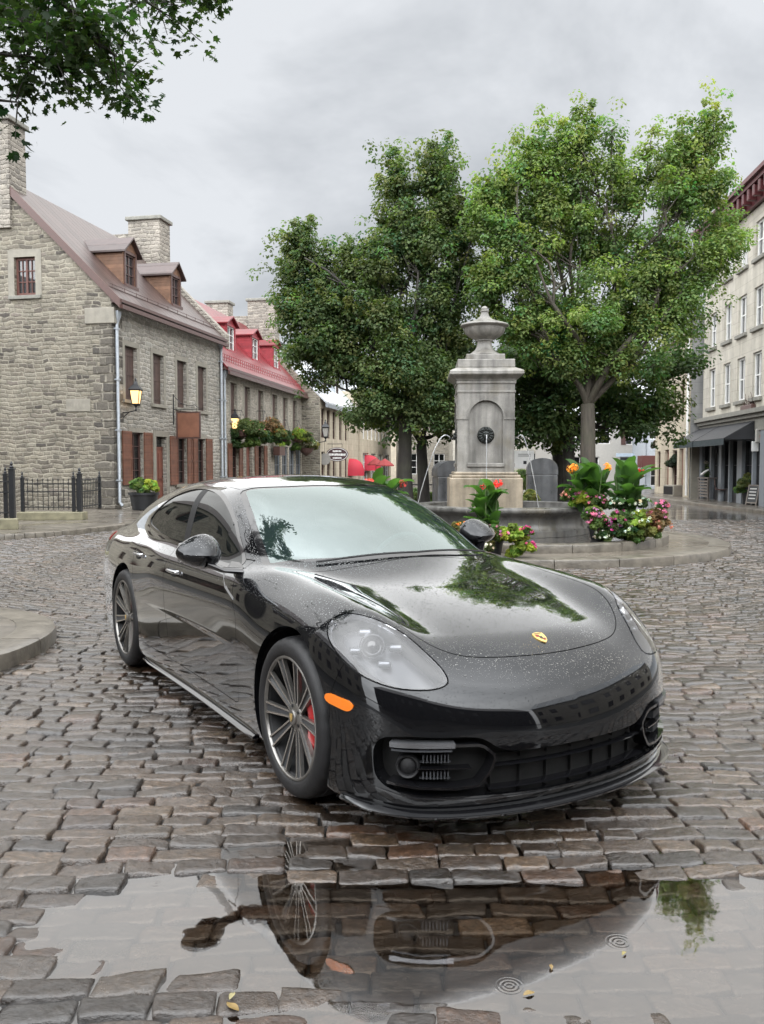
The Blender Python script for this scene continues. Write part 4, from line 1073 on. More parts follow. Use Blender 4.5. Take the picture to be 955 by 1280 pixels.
# ------------------------------------------------------------------ fountain on its two round steps
FM = {}
FM['stone'] = plain('fountain_granite', (.235, .225, .205), .55, vary=.30, scale=3.2, bump=.25)
def stained(name, col, rough=.5):
    t = NT(name); tcn = t.n('ShaderNodeTexCoord')
    n1_ = t.n('ShaderNodeTexNoise', {'Vector': (tcn, 'Object'), 'Scale': 4.0, 'Detail': 8.0, 'Roughness': .68})
    st = t.n('ShaderNodeTexNoise', {'Vector': t.n('ShaderNodeMapping', {'Vector': (tcn, 'Object'), 'Scale': (7, 7, .7)}), 'Scale': 1.0, 'Detail': 6.0})
    gr = t.n('ShaderNodeTexNoise', {'Vector': (tcn, 'Object'), 'Scale': 90.0, 'Detail': 2.0})
    c = t.mix(1.0, col, t.ramp(n1_, [(.25, .68), (.75, 1.3)]), 'MULTIPLY'); c = t.mix(1.0, c, t.ramp(st, [(.32, .52), (.6, 1.1)]), 'MULTIPLY'); c = t.mix(1.0, c, t.ramp(gr, [(.3, .88), (.7, 1.1)]), 'MULTIPLY')
    moss = t.ramp(t.n('ShaderNodeTexNoise', {'Vector': (tcn, 'Object'), 'Scale': 1.7, 'Detail': 7.0, 'Roughness': .7}), [(.52, 0), (.72, .55)])
    c = t.mix(moss, c, (.16, .135, .085))
    return t.pbr(color=c, rough=t.ramp(n1_, [(.3, rough*.6), (.7, rough*1.3)]), normal=t.bump(n1_, .3, .01, t.bump(gr, .2, .003)), coat=.15)
FM['wet'] = stained('stained_fountain_stone', (.235, .225, .205))
FM['basin'] = stained('wet_basin_stone', (.14, .136, .128), .35)
FM['bronze'] = plain('dark_bronze', (.035, .038, .036), .35, .8, scale=25)
FM['dark'] = stained('dark_granite', (.075, .077, .08), .4)
FM['stream'] = glassy('falling_water', (.30, .31, .32), 1.33, .05, .55, 1.5, .12)
# steps
oc, orr = (2.5, 16.1), 3.84
ic, irr = (2.42, 16.02), 2.86
def ring_step(name, label, c, r, z0, z1, kmat, tmat, kw):
    n = 96
    o = round_kerb(name, arc(*c, r, 0, 360, n), arc(*c, r-kw, 0, 360, n), z0, z1, kmat)
    tag(o, kind='structure')
    mb = MB(); mb.add([(*p, z1-.006) for p in arc(*c, r-kw+.01, 0, 360, n)[:-1]], [tuple(range(n))])
    tag(mb.build(name+'_paving', tmat), kind='structure')
ring_step('plaza_step', '', oc, orr, -.05, .13, M_KERB, M_SLAB, .36)
ring_step('plaza_upper_step', '', ic, irr, .10, .265, M_KERB, M_FAR, .24)
FX, FY = 1.92, 16.05
# basin: bell-shaped outline, thick rolled rim
BZ = .262; bc = (2.28, 15.95)
BA = thing('fountain_basin', 'wide round grey stone fountain basin filled with water', 'basin', (bc[0], bc[1], BZ))
mb = MB(); br_ = 1.70
prof = [(br_-.12, .0), (br_-.12, .10), (br_-.15, .115), (br_-.18, .17), (br_-.20, .25), (br_-.17, .33), (br_-.10, .385), (br_-.03, .41), (br_+.0, .43), (br_+.012, .46), (br_+.0, .495), (br_-.04, .51), (br_-.26, .512), (br_-.29, .50), (br_-.30, .40), (br_-.34, .30), (.1, .28)]
mb.lathe(prof, 96); bo = mb.build('basin_wall', FM['basin'], BA, True, 45)
mb = MB()
for k in range(8):
    a = 2*math.pi*(k+.35)/8
    mb.tube([((r+.004)*math.cos(a), (r+.004)*math.sin(a), z) for r, z in prof[2:10]], .007, 4)
mb.build('basin_joints', BM['dress'], bo)
nwt = 64
np_mesh('basin_water', np.array([((br_-.31)*math.cos(2*math.pi*k/nwt), (br_-.31)*math.sin(2*math.pi*k/nwt), .42) for k in range(nwt)]), [list(range(nwt))], glassy('basin_water', (.02, .025, .02), 1.6, .02, .25, 1.2, .03), BA)
# column
CO = thing('fountain_column', 'tall square stone fountain column with an arched niche and urn, standing in the basin', 'fountain', (FX, FY, 0), R(-2.5))
def sq(mb, hw, z0, z1, b=.012): mb.bbox(-hw, hw, -hw, hw, z0, z1, b)
mb = MB(); sq(mb, .665, .45, 1.27, .02); sq(mb, .625, 1.271, 1.325, .015); sq(mb, .585, 1.326, 1.38, .02); mb.build('plinth', stained('ochre_stained_stone', (.30, .25, .185)), CO)
# shaft with a real arched recess on each face
hw = .52; zb, zt = 1.38, 2.98
def shaft_face(mb, M):
    pw, pz0, spr = .31, 1.50, 2.37   # recess half width, bottom, spring line
    n = 16
    archp = [(pw*math.cos(math.pi*i/n), spr+pw*math.sin(math.pi*i/n)) for i in range(n+1)]   # right to left
    y = -hw; d = .055
    def V(x, z, yy=y): return M @ Vector((x, yy, z))
    mb.add([V(-hw, zb), V(hw, zb), V(hw, pz0), V(-hw, pz0)], [(0, 1, 2, 3)])
    mb.add([V(pw, pz0), V(hw, pz0), V(hw, spr), V(pw, spr)], [(0, 1, 2, 3)]); mb.add([V(-hw, pz0), V(-pw, pz0), V(-pw, spr), V(-hw, spr)], [(0, 1, 2, 3)])
    for i in range(n):
        (x0, z0), (x1, z1) = archp[i], archp[i+1]
        X0 = hw if i == 0 else x0/pw*hw; X1 = -hw if i == n-1 else x1/pw*hw
        mb.add([V(x0, z0), V(X0, spr if i == 0 else zt), V(X1, spr if i == n-1 else zt), V(x1, z1)] if 0 < i < n-1 else ([V(x0, z0), V(hw, spr), V(hw, zt), V(X1, zt), V(x1, z1)] if i == 0 else [V(x0, z0), V(X0, zt), V(-hw, zt), V(-hw, spr), V(x1, z1)]), [tuple(range(4 if 0 < i < n-1 else 5))])
    out = [(pw, pz0)] + archp + [(-pw, pz0)]
    for i in range(len(out)):
        a, b = out[i], out[(i+1) % len(out)]
        mb.add([V(*a), V(*b), V(b[0], b[1], y+d), V(a[0], a[1], y+d)], [(0, 1, 2, 3)])
    mb.add([V(x, z, y+d) for x, z in out], [tuple(range(len(out)))])
    # archivolt and impost bands
    ring = []
    for k, (r0, r1) in enumerate(((.315, .365),)):
        pts0 = [(r0*math.cos(math.pi*i/n), spr+r0*math.sin(math.pi*i/n)) for i in range(n+1)]; pts1 = [(r1*math.cos(math.pi*i/n), spr+r1*math.sin(math.pi*i/n)) for i in range(n+1)]
        for i in range(n):
            vs = [V(*pts0[i], y-.018), V(*pts1[i], y-.018), V(*pts1[i+1], y-.018), V(*pts0[i+1], y-.018), V(*pts0[i], y+.01), V(*pts1[i], y+.01), V(*pts1[i+1], y+.01), V(*pts0[i+1], y+.01)]
            mb.add(vs, [(0, 1, 2, 3), (1, 5, 6, 2), (0, 3, 7, 4)])
    for x0, x1 in ((-hw-.012, -.32), (.32, hw+.012)): mb.box(x0, x1, y-.016, y+.01, spr-.035, spr+.0, M)
    mb.box(-.035, .035, y-.03, y+.01, spr+.31, spr+.43, M)
    mb.bbox(-.34, .34, y-.03, y+.02, pz0-.03, pz0+.04, .008, M)
mb = MB()
for k in range(4): shaft_face(mb, Matrix.Rotation(R(90*k), 4, 'Z'))
mb.build('shaft', FM['wet'], CO)
mb = MB(); sq(mb, .535, 2.82, 2.86, .006); sq(mb, .54, 2.981, 3.04); 
vs = []; fs = []
steps = [(.545, 3.04), (.56, 3.07), (.60, 3.10), (.655, 3.135), (.668, 3.15), (.668, 3.20), (.655, 3.215), (.62, 3.235), (.53, 3.275)]
for r, z in steps: vs += [(-r, -r, z), (r, -r, z), (r, r, z), (-r, r, z)]
for i in range(len(steps)-1):
    for j in range(4): fs.append((i*4+j, i*4+(j+1) % 4, (i+1)*4+(j+1) % 4, (i+1)*4+j))
fs.append(tuple(range((len(steps)-1)*4, len(steps)*4))); mb.add(vs, fs)
sq(mb, .52, 3.276, 3.43, .015); sq(mb, .355, 3.431, 3.545, .015); mb.build('cornice', FM['wet'], CO)
mb = MB(); n = 96
prof = [(.29, 3.546), (.30, 3.56), (.285, 3.58), (.235, 3.61), (.175, 3.66), (.145, 3.72), (.135, 3.78), (.142, 3.81), (.165, 3.82), (.165, 3.84), (.20, 3.86), (.29, 3.90), (.355, 3.96), (.385, 4.03), (.385, 4.06), (.40, 4.075), (.445, 4.09), (.455, 4.105), (.44, 4.13), (.36, 4.155), (.25, 4.185), (.15, 4.225), (.095, 4.27), (.075, 4.31), (.07, 4.35), (.085, 4.365), (.085, 4.38), (.06, 4.395), (.062, 4.43), (.04, 4.46), (.001, 4.475)]
vs = []; fs = []
for i, (r, z) in enumerate(prof):
    for k in range(n):
        a = 2*math.pi*k/n; f = 1.0
        if 3.85 < z < 4.05: f = 1 - .022*(k % 4 == 0)
        vs.append((r*f*math.cos(a), r*f*math.sin(a), z))
for i in range(len(prof)-1):
    for k in range(n): fs.append((i*n+k, i*n+(k+1) % n, (i+1)*n+(k+1) % n, (i+1)*n+k))
mb.add(vs, fs); mb.build('urn', FM['wet'], CO, True, 35)
# lion masks and their jets
def lion(M, big=True):
    mb = MB()
    mb.lathe([(.15, -.01), (.155, .015), (.135, .035), (.118, .028), (.10, .03), (.06, .06), (.0005, .065)], 28, M)
    for k in range(14):
        a = 2*math.pi*k/14; mb.bbox(-.02, .02, -.035, .035, -.01, .05, .01, M @ Matrix.Rotation(a, 4, 'Z') @ Matrix.Translation((0, .105, .01)))
    mb.bbox(-.045, .045, -.075, .02, .02, .11, .02, M); mb.bbox(-.018, .018, -.02, .06, .05, .105, .01, M)
    for s_ in (-1, 1): mb.bbox(s_*.04-.016, s_*.04+.016, .02, .045, .04, .085, .008, M); mb.bbox(s_*.07-.02, s_*.07+.02, .07, .11, .03, .07, .01, M)
    mb.tube([M @ Vector((0, -.04, .08)), M @ Vector((0, -.045, .17))], .016, 8)
    return mb.build('lion_mask', FM['bronze'], CO, True, 40)
ms = []
for ang in (0, 90, -90):
    Mf = Matrix.Rotation(R(ang), 4, 'Z') @ Matrix.Translation((0, -hw+(.05 if ang == 0 else .05), 2.05)) @ Matrix.Rotation(R(90), 4, 'X')
    ms.append(lion(Mf))
def jet(d, reach, z0, z1, r, wob=0):
    mb = MB(); pts = []; rs = []
    rr = random.Random(wob)
    for i in range(25):
        t = i/24; s_ = .52+.12+reach*t
        pts.append(Vector((d[0]*s_ + (rr.uniform(-.004, .004)), d[1]*s_, z0 + .12*math.sin(math.pi*min(1, t*1.6))*(1-t) - (z0-z1)*t*t))); rs.append(r*(1-.25*t)*rr.uniform(.85, 1.15))
    mb.tube(pts, rs, 6); return mb.build('water_jet', FM['stream'], CO, True, 60)
jet((0, -1), .08, 2.0, .68, .011, 1); jet((-1, 0), .62, 2.03, .68, .011, 2); jet((1, 0), .40, 2.03, .68, .011, 3)
# the dark vault-topped granite blocks behind
def block(label, x, y, w_, h_, d_, rz):
    t = thing('granite_block', label, 'stone block', (x, y, .0), rz, 'dark granite blocks behind the fountain')
    mb = MB(); mb.bbox(-w_/2, w_/2, -d_/2, d_/2, 0, h_*.72, .02); mb.build('block_body', FM['dark'], t)
    mb = MB(); n = 14
    pr_ = [(-w_/2*1.03*math.cos(math.pi*i/n), h_*.725 + h_*.21*math.sin(math.pi*i/n)**.55) for i in range(n+1)]
    vs = [(x_, -d_/2*1.02, z_) for x_, z_ in pr_] + [(x_, d_/2*1.02, z_) for x_, z_ in pr_]
    fs = [tuple(range(n+1)), tuple(range(n+1, 2*n+2))[::-1]] + [(i, n+1+i, n+2+i, i+1) for i in range(n)] + [(0, n, 2*n+1, n+1)]
    mb.add(vs, fs); mb.build('block_cap', FM['dark'], t, True, 50)
p = px(563, 600, 19.6); block('dark vault-topped granite block behind the left of the fountain column', p.x, 19.6, .72, 1.72, .8, R(6))
p = px(677, 600, 19.6); block('dark vault-topped granite block right of the fountain column', p.x, 19.6, .68, 1.78, .8, R(-8))
p = px(658, 600, 19.2)
tt = thing('granite_block', 'low dark granite block beside the right vault-topped block', 'stone block', (p.x+.02, 19.0, 0), R(-8)); mb = MB(); mb.bbox(-.22, .25, -.35, .3, 0, .66, .02); mb.bbox(-.34, -.221, -.30, .25, 0, .42, .05); mb.build('block_body', FM['dark'], tt)
# street notice board behind the fountain
nb_ = thing('notice_board', 'white notice board with a small dark symbol on posts beside the fountain column', 'sign', px(654, 573, 24.0), 0)
mb = MB(); mb.bbox(-.40, .30, -.03, .03, -.28, .22, .01); mb.box(-.36, -.30, -.02, .02, -.9, -.281); mb.box(.20, .26, -.02, .02, -.9, -.281); sb = mb.build('sign_board', BM['white'], nb_)
mb = MB(); mb.bbox(.0, .09, -.04, -.031, -.16, -.07, .003); mb.bbox(-.15, .2, -.036, -.031, .06, .075, .001); mb.bbox(-.15, .2, -.036, -.031, .11, .125, .001); mb.build('sign_symbol', BM['iron'], sb)
mb = MB(); mb.tube([(-.33, 0, -.9), (-.33, 0, -1.32)], .03, 6); mb.tube([(.23, 0, -.9), (.23, 0, -1.32)], .03, 6); mb.build('post', BM['iron'], nb_)
# ------------------------------------------------------------------ foliage
def leaf_material(name, gloss=.55, trans=.48):
    t = NT(name); at = t.n('ShaderNodeAttribute', attribute_name='tone')
    p = t.n('ShaderNodeBsdfPrincipled', {'Base Color': (at, 'Color'), 'Roughness': gloss, 'Specular IOR Level': .28})
    tl = t.n('ShaderNodeBsdfTranslucent', {'Color': t.mix(1.0, (at, 'Color'), (1.25, 1.5, .6), 'MULTIPLY')})
    return t.surf(t.n('ShaderNodeMixShader', {0: trans, 1: p, 2: tl}))
M_LEAF = leaf_material('wet_leaf'); M_PETAL = leaf_material('petal', .6, .3)
def bark(name, col):
    t = NT(name); tcn = t.n('ShaderNodeTexCoord')
    n1_ = t.n('ShaderNodeTexNoise', {'Vector': t.n('ShaderNodeMapping', {'Vector': (tcn, 'Object'), 'Scale': (14, 14, 2.2)}), 'Scale': 1.0, 'Detail': 6.0, 'Roughness': .65})
    n2_ = t.n('ShaderNodeTexNoise', {'Vector': (tcn, 'Object'), 'Scale': 1.6, 'Detail': 4.0})
    c = t.mix(1.0, col, t.ramp(n1_, [(.3, .55), (.7, 1.35)]), 'MULTIPLY'); c = t.mix(t.ramp(n2_, [(.45, 0), (.75, .5)]), c, (.075, .08, .045))
    return t.pbr(color=c, rough=.75, normal=t.bump(n1_, .8, .03))
M_BARK = bark('grey_brown_bark', (.062, .051, .040)); M_BARK_D = bark('dark_wet_bark', (.026, .022, .019))
LEAF_Q = np.array([(-.5, 0, 0), (0, -.36, .05), (.5, 0, -.02), (0, .36, .05)])
def maple_shape():
    p = []
    for ang, r in ((0, 1.0), (14, .55), (24, .62), (38, .86), (52, .46), (70, .50), (86, .66), (108, .34), (150, .30), (180, .26)):
        p.append((r*math.cos(R(ang)), r*math.sin(R(ang))))
    return np.array([(x*.55, y*.55, -.05*abs(y)) for x, y in p] + [(x*.55, -y*.55, -.05*abs(y)) for x, y in p[-2:0:-1]])
MAPLE = maple_shape()
def leaves(C_, rad, n, size, col, rg, up=1.0, droop=.35, shape=LEAF_Q, outward=.75, flat=.75):
    """n leaves per clump; C_ (k,3) clump centres, rad (k,) radii"""
    k = len(C_)
    c = np.repeat(C_, n, 0); r = np.repeat(rad, n)[:, None]
    d = rg.normal(size=(k*n, 3)); d /= np.linalg.norm(d, axis=1)[:, None]
    q = rg.uniform(.2, 1, (k*n, 1))**.4
    P = c + d*q*r*np.array([1, 1, flat])
    nrm = np.array([0, 0, up]) + d*outward + rg.normal(0, .30, (k*n, 3)); nrm /= np.linalg.norm(nrm, axis=1)[:, None]
    ax = d*np.array([1, 1, .3]) + rg.normal(0, .6, (k*n, 3)) - np.array([0, 0, droop]); ax -= nrm*(ax*nrm).sum(1)[:, None]; ax /= np.linalg.norm(ax, axis=1)[:, None]
    bi = np.cross(nrm, ax)
    s = (size*rg.uniform(.65, 1.3, (k*n, 1, 1)))
    V_ = P[:, None] + s*(ax[:, None]*shape[None, :, :1] + bi[:, None]*shape[None, :, 1:2] + nrm[:, None]*shape[None, :, 2:])
    m = len(shape)
    F_ = (np.arange(k*n)[:, None]*m + np.arange(m)[None])
    cl = np.repeat(rg.uniform(.58, 1.42, (k, 1)), n, 0)*rg.uniform(.86, 1.16, (k*n, 1))
    hue = rg.normal(0, .05, (k*n, 1)) + np.repeat(rg.normal(0, .09, (k, 1)), n, 0)
    colr = np.clip(np.array(col)[None]*cl*(1+hue*np.array([1.6, .15, -.6])), 0, 1)
    return V_.reshape(-1, 3), F_, np.repeat(colr, m, 0)
def merge(parts):
    Vs_, Fs_, Cs_ = [], [], []; o = 0
    for a, b, c in parts: Vs_.append(a); Fs_.append(b+o); Cs_.append(c); o += len(a)
    return np.concatenate(Vs_), np.concatenate(Fs_), np.concatenate(Cs_)
def limb(mb, a, b, r0, r1, rg, sag=.0, n=7, side=6):
    a, b = Vector(a), Vector(b); L = (b-a).length
    j1 = Vector(rg.normal(0, .07, 3))*L; j2 = Vector(rg.normal(0, .05, 3))*L
    pts = []; rs = []
    for i in range(n+1):
        t = i/n; w1 = math.sin(math.pi*t); w2 = math.sin(2*math.pi*t)
        pts.append(a.lerp(b, t) + j1*w1 + j2*w2 + Vector((0, 0, -sag*L*w1))); rs.append(r0+(r1-r0)*t**.8)
    mb.tube(pts, rs, side); return pts
def tree(name, label, blobs, Y, base_px, fork_y, trunk_r, col, leafsize, seed, per, nleaf, mat_bark, group=None, lean=0.0, clump=(.34, .58), depth=1.0, nlimb=5, hole=.22):
    rg = np.random.default_rng(seed)
    s = Y/F_PX
    bx = (base_px-477.5)*s
    t = thing(name, label, 'tree', (bx, Y, 0), 0, group)
    O = np.array([bx, Y, 0])
    E_ = []
    for x, y, rx, ry in blobs:
        y = fork_y + (y-fork_y)*.86
        p = px(x, y, Y); E_.append((np.array(p), rx*s, ry*s))
    allc = np.array([e[0] for e in E_]); 
    cl_c, cl_r = [], []
    fork = np.array(px(base_px+lean, fork_y, Y))
    mb = MB()
    # trunk: flared foot, slight irregular sway
    tp = []; tr = []
    for i in range(10):
        k = i/9; z = fork[2]*k
        tp.append((bx*(1-k)+fork[0]*k - bx + .04*math.sin(3*k+seed), .04*math.sin(4*k+seed*2), z)); tr.append(trunk_r*(1+.55*math.exp(-k*9)-.22*k))
    mb.tube(tp, tr, 14)
    top = Vector(tp[-1])
    # main limbs reach towards groups of blobs
    order = np.argsort([math.atan2(e[0][0]-fork[0], e[0][2]-fork[2]) for e in E_])
    groups_ = np.array_split(order, min(nlimb, len(order)))
    tips = []
    for g in groups_:
        cen = np.mean([E_[i][0] for i in g], 0)
        jy = rg.uniform(-1, 1)*1.6*depth
        mid = fork + (cen-fork)*.62 + np.array([0, jy*.5, -.1])
        pts = limb(mb, top, mid-O, trunk_r*.46, trunk_r*.18, rg, -.03, 8, 9)
        for i in g:
            pe = limb(mb, pts[-2 if rg.random() < .6 else 5], E_[i][0]+np.array([0, rg.uniform(-.8, .8)*depth, 0])-O, trunk_r*.18, .022, rg, -.02, 7, 6)
            tips.append((i, pe))
    for i, pe in tips:
        c, rx, rz = E_[i]
        k = max(6, int(per*(rx*rz)))
        for j in range(k):
            d = rg.normal(size=3); d /= np.linalg.norm(d)
            if d[2] < -.2 and rg.random() < .5: d[2] *= -.6
            q = min(1.0, rg.uniform(.30, 1.04)**.55)
            dy = min(rx, 1.9)*1.05*depth
            cc = c + d*np.array([rx, dy, rz])*q
            # knock holes so that sky shows through
            if vnoise(cc[0]*1.0+seed, cc[2]*1.0+cc[1]*.35, 1.25, seed) < hole: continue
            cl_c.append(cc); cl_r.append(rg.uniform(*clump))
            if j % 2 == 0: limb(mb, pe[int(rg.integers(3, 7))], cc-O, .022, .006, rg, .0, 4, 4)
    # shoots standing out of the crown's outline
    body_c = np.array(cl_c)
    for c, rx, rz in E_:
        for j in range(9):
            d = rg.normal(size=3); d[2] = abs(d[2])+.3; d /= np.linalg.norm(d)
            base = c + d*np.array([rx, min(rx, 1.9)*depth, rz])*.92; up_ = d*np.array([.7, .7, .6]) + np.array([0, 0, .6])
            L_ = rg.uniform(.15, .50)
            if np.linalg.norm(body_c-base, axis=1).min() > .42: continue
            for m_ in range(3):
                cl_c.append(base + up_*L_*(m_/2)); cl_r.append(.24-.055*m_)
            limb(mb, base-up_*.4-O, base+up_*L_-O, .012, .004, rg, .0, 3, 4)
    cl_c = np.array(cl_c); cl_r = np.array(cl_r)
    mb.build('trunk', mat_bark, t, True, 60)
    big = cl_r > .26
    V_, F_, c_ = merge([leaves(cl_c[big]-O, cl_r[big], nleaf, leafsize, col, rg, .85, .45), leaves(cl_c[~big]-O, cl_r[~big], max(10, nleaf//4), leafsize, np.array(col)*1.08, rg, .7, .2)])
    # outlying sprigs that break up the outline
    m = len(cl_c); sp = cl_c + rg.normal(0, .27, (m, 3)); 
    V2, F2, c2 = leaves(sp-O, np.full(m, .22), max(6, nleaf//7), leafsize, np.array(col)*1.1, rg, .7, .5)
    V_, F_, c_ = merge([(V_, F_, c_), (V2, F2, c2)])
    np_mesh('crown', V_, F_, M_LEAF, t, False, attr={'tone': c_})
    return t
TG = 'trees behind the fountain'
tree('linden_tree', 'broad dark green linden left of the fountain, its lowest boughs over the dark trunks', [(545, 195, 20, 54), (560, 240, 26, 50), (540, 285, 40, 46), (497, 225, 18, 54), (505, 285, 32, 50), (470, 265, 18, 40), (468, 325, 42, 48), (432, 285, 16, 42), (425, 330, 30, 40), (430, 375, 44, 44), (384, 300, 18, 44), (372, 345, 22, 34), (388, 385, 34, 36), (412, 430, 48, 36), (470, 400, 60, 60), (545, 370, 52, 60), (440, 480, 50, 46), (500, 470, 62, 56), (555, 455, 44, 60), (470, 520, 52, 26), (540, 515, 50, 32), (588, 265, 26, 40), (410, 470, 34, 28), (390, 430, 30, 28)],
     22.0, 508, 520, .21, (.098, .135, .055), .088, 3, 27, 215, M_BARK_D, TG, clump=(.30, .54), nlimb=6, hole=.29)
tree('ash_tree', 'tall bright green ash right of the fountain with a forked pale trunk', [(757, 120, 20, 54), (720, 150, 22, 52), (690, 175, 24, 44), (645, 190, 22, 46), (628, 235, 20, 36), (640, 275, 30, 44), (690, 250, 42, 46), (752, 220, 44, 54), (812, 145, 20, 50), (845, 175, 22, 44), (880, 150, 16, 44), (880, 215, 34, 40), (820, 235, 44, 48), (905, 290, 30, 38), (855, 310, 44, 44), (700, 330, 58, 46), (765, 330, 60, 46), (650, 340, 44, 40), (815, 345, 46, 40), (735, 395, 68, 34), (672, 400, 40, 38), (808, 405, 44, 38), (852, 372, 36, 34), (610, 240, 18, 30), (690, 445, 38, 26), (740, 440, 44, 26), (790, 448, 40, 26), (720, 300, 60, 50), (645, 395, 34, 30), (608, 345, 20, 34)],
     21.0, 736, 505, .215, (.145, .200, .068), .084, 11, 28, 205, M_BARK, TG, lean=-3, clump=(.28, .52), nlimb=7, hole=.32)
tree('maple_tree', 'dark maple behind the ash, its crown hanging low between fountain and ash trunk', [(668, 440, 46, 52), (650, 500, 42, 44), (700, 500, 52, 46), (780, 470, 52, 44), (815, 520, 46, 34), (770, 525, 40, 30), (690, 545, 44, 26), (845, 455, 34, 40)],
     24.5, 713, 540, .20, (.072, .112, .042), .125, 21, 26, 95, M_BARK_D, TG, clump=(.32, .55), nlimb=4, hole=.15)
tree('maple_tree', 'slim dark tree just right of the right granite block, under the maple crown', [(690, 470, 44, 50), (660, 530, 40, 30), (735, 490, 50, 44), (640, 440, 30, 40)],
     26.5, 698, 545, .19, (.060, .095, .038), .135, 33, 22, 75, M_BARK_D, TG, clump=(.32, .55), nlimb=3, hole=.1)
tree('linden_tree', 'slim dark tree between the linden trunk and the left granite block', [(520, 480, 60, 50), (580, 470, 40, 60), (550, 525, 46, 26), (480, 530, 50, 22)],
     25.0, 528, 555, .19, (.060, .095, .038), .135, 45, 22, 75, M_BARK_D, TG, clump=(.32, .55), nlimb=3, hole=.1)
# ------------------------------------------------------------------ maple on the island at the left: only its outer boughs reach into the picture
def overhang():
    rg = np.random.default_rng(5)
    t = thing('maple_tree', 'maple whose leafy boughs hang into the top left corner of the picture', 'tree', (-5.3, 6.7, .11))
    O = Vector((-5.3, 6.7, .11))
    mb = MB()
    mb.tube([(0, 0, 0), (.02, 0, .3), (.05, .02, 1.2), (.1, 0, 2.6), (.2, -.02, 3.9)], [.34, .25, .21, .19, .16], 14)
    fork = Vector((.2, -.02, 3.9))
    ctr = []
    def bough(pts, Y, r, leafy):
        P = [Vector(px(x-4, y-34, Y+dy)) - O for x, y, dy in pts]
        prev = fork
        st = limb(mb, fork, P[0], .10, r, rg, -.05, 8, 8)
        path = [P[0]]
        for p in P[1:]: path.append(p)
        mb.tube(path, [r*(1-.75*i/(len(path)-1)) for i in range(len(path))], 6)
        for i in range(len(path)-1):
            for k in range(leafy):
                tt = rg.random(); b = path[i].lerp(path[i+1], tt)
                off = Vector(rg.normal(0, .115, 3)); off.z -= .03
                c = b+off; mb.tube([b, b.lerp(c, .5)+Vector((0, 0, .02)), c], [.006, .005, .003], 4, False)
                ctr.append(np.array(c))
    bough([(-110, -40, .2), (-30, 20, 0), (40, 62, -.1), (95, 100, 0), (140, 122, .1), (168, 128, .1)], 6.2, .035, 11)
    bough([(-120, -80, -.3), (-20, -10, -.2), (50, 18, -.2), (95, 45, -.2), (120, 85, -.1), (150, 105, -.1)], 5.8, .03, 12)
    bough([(-90, -110, .5), (30, -50, .4), (110, -12, .3), (160, 15, .3), (190, 38, .3), (212, 52, .3)], 6.5, .028, 9)
    bough([(60, -130, .7), (140, -70, .6), (200, -30, .6), (245, 2, .5), (268, 26, .5), (274, 36, .5)], 6.7, .02, 6)
    bough([(-120, 20, 0), (-70, 70, 0), (-20, 100, .1), (40, 105, .1), (75, 110, .1)], 6.0, .025, 10)
    bough([(-140, 60, 0), (-90, 130, 0), (-40, 155, .0), (10, 160, 0), (28, 162, 0)], 6.0, .02, 4)
    bough([(-100, -60, 0), (-40, 0, 0), (20, 40, .3), (70, 80, .4)], 6.6, .025, 12)
    # the rest of the crown, out of the frame
    for i in range(60):
        a = rg.uniform(0, 2*math.pi); r_ = rg.uniform(.5, 2.6)
        c = np.array([.2-1.2+r_*math.cos(a)*.9, r_*math.sin(a)*.9, rg.uniform(4.6, 7.5)])
        wp = np.array(O)+c
        pxx = 477.5 + wp[0]/wp[1]*F_PX
        if pxx > -60: continue
        ctr += [c + rg.normal(0, .35, 3) for _ in range(3)]; limb(mb, fork, c, .05, .008, rg, -.05, 5, 5)
    mb.build('trunk', M_BARK_D, t, True, 60)
    ctr2 = np.array(ctr)
    V_, F_, c_ = leaves(ctr2, np.full(len(ctr2), .16), 20, .086, (.030, .054, .020), rg, .55, .9, MAPLE, .3, .9)
    np_mesh('crown', V_, F_, M_LEAF, t, False, attr={'tone': c_})
overhang()
# ------------------------------------------------------------------ flower planters
def blade(base, dirv, L, W, bend, rg, col):
    """one broad canna leaf, leaning out from the stem and arching over"""
    d = np.array(dirv, float); d[2] = 0; d /= max(np.linalg.norm(d), 1e-6); side = np.array([-d[1], d[0], 0])
    n = 9; V_ = []; c = np.array(base, float); a0 = rg.uniform(.25, .75)
    for i in range(n+1):
        t = i/n; an = a0 + bend*t**1.4
        w_ = W*(math.sin(math.pi*min(1, t*.90+.06))**.7)*.5*(1 if i < n else .15)
        nrm = np.array([-d[0]*math.cos(an), -d[1]*math.cos(an), math.sin(an)])
        for k in (-1, -.5, 0, .5, 1):
            V_.append(c + side*w_*k + nrm*w_*(.42*abs(k)**1.3) + side*0)
        c = c + (d*math.sin(an) + np.array([0, 0, math.cos(an)]))*L/n
    F_ = []
    for i in range(n):
        for k in range(4): F_.append((i*5+k, i*5+k+1, (i+1)*5+k+1, (i+1)*5+k))
    return np.array(V_), np.array(F_), np.tile(np.array(col)*rg.uniform(.75, 1.3), (len(V_), 1))
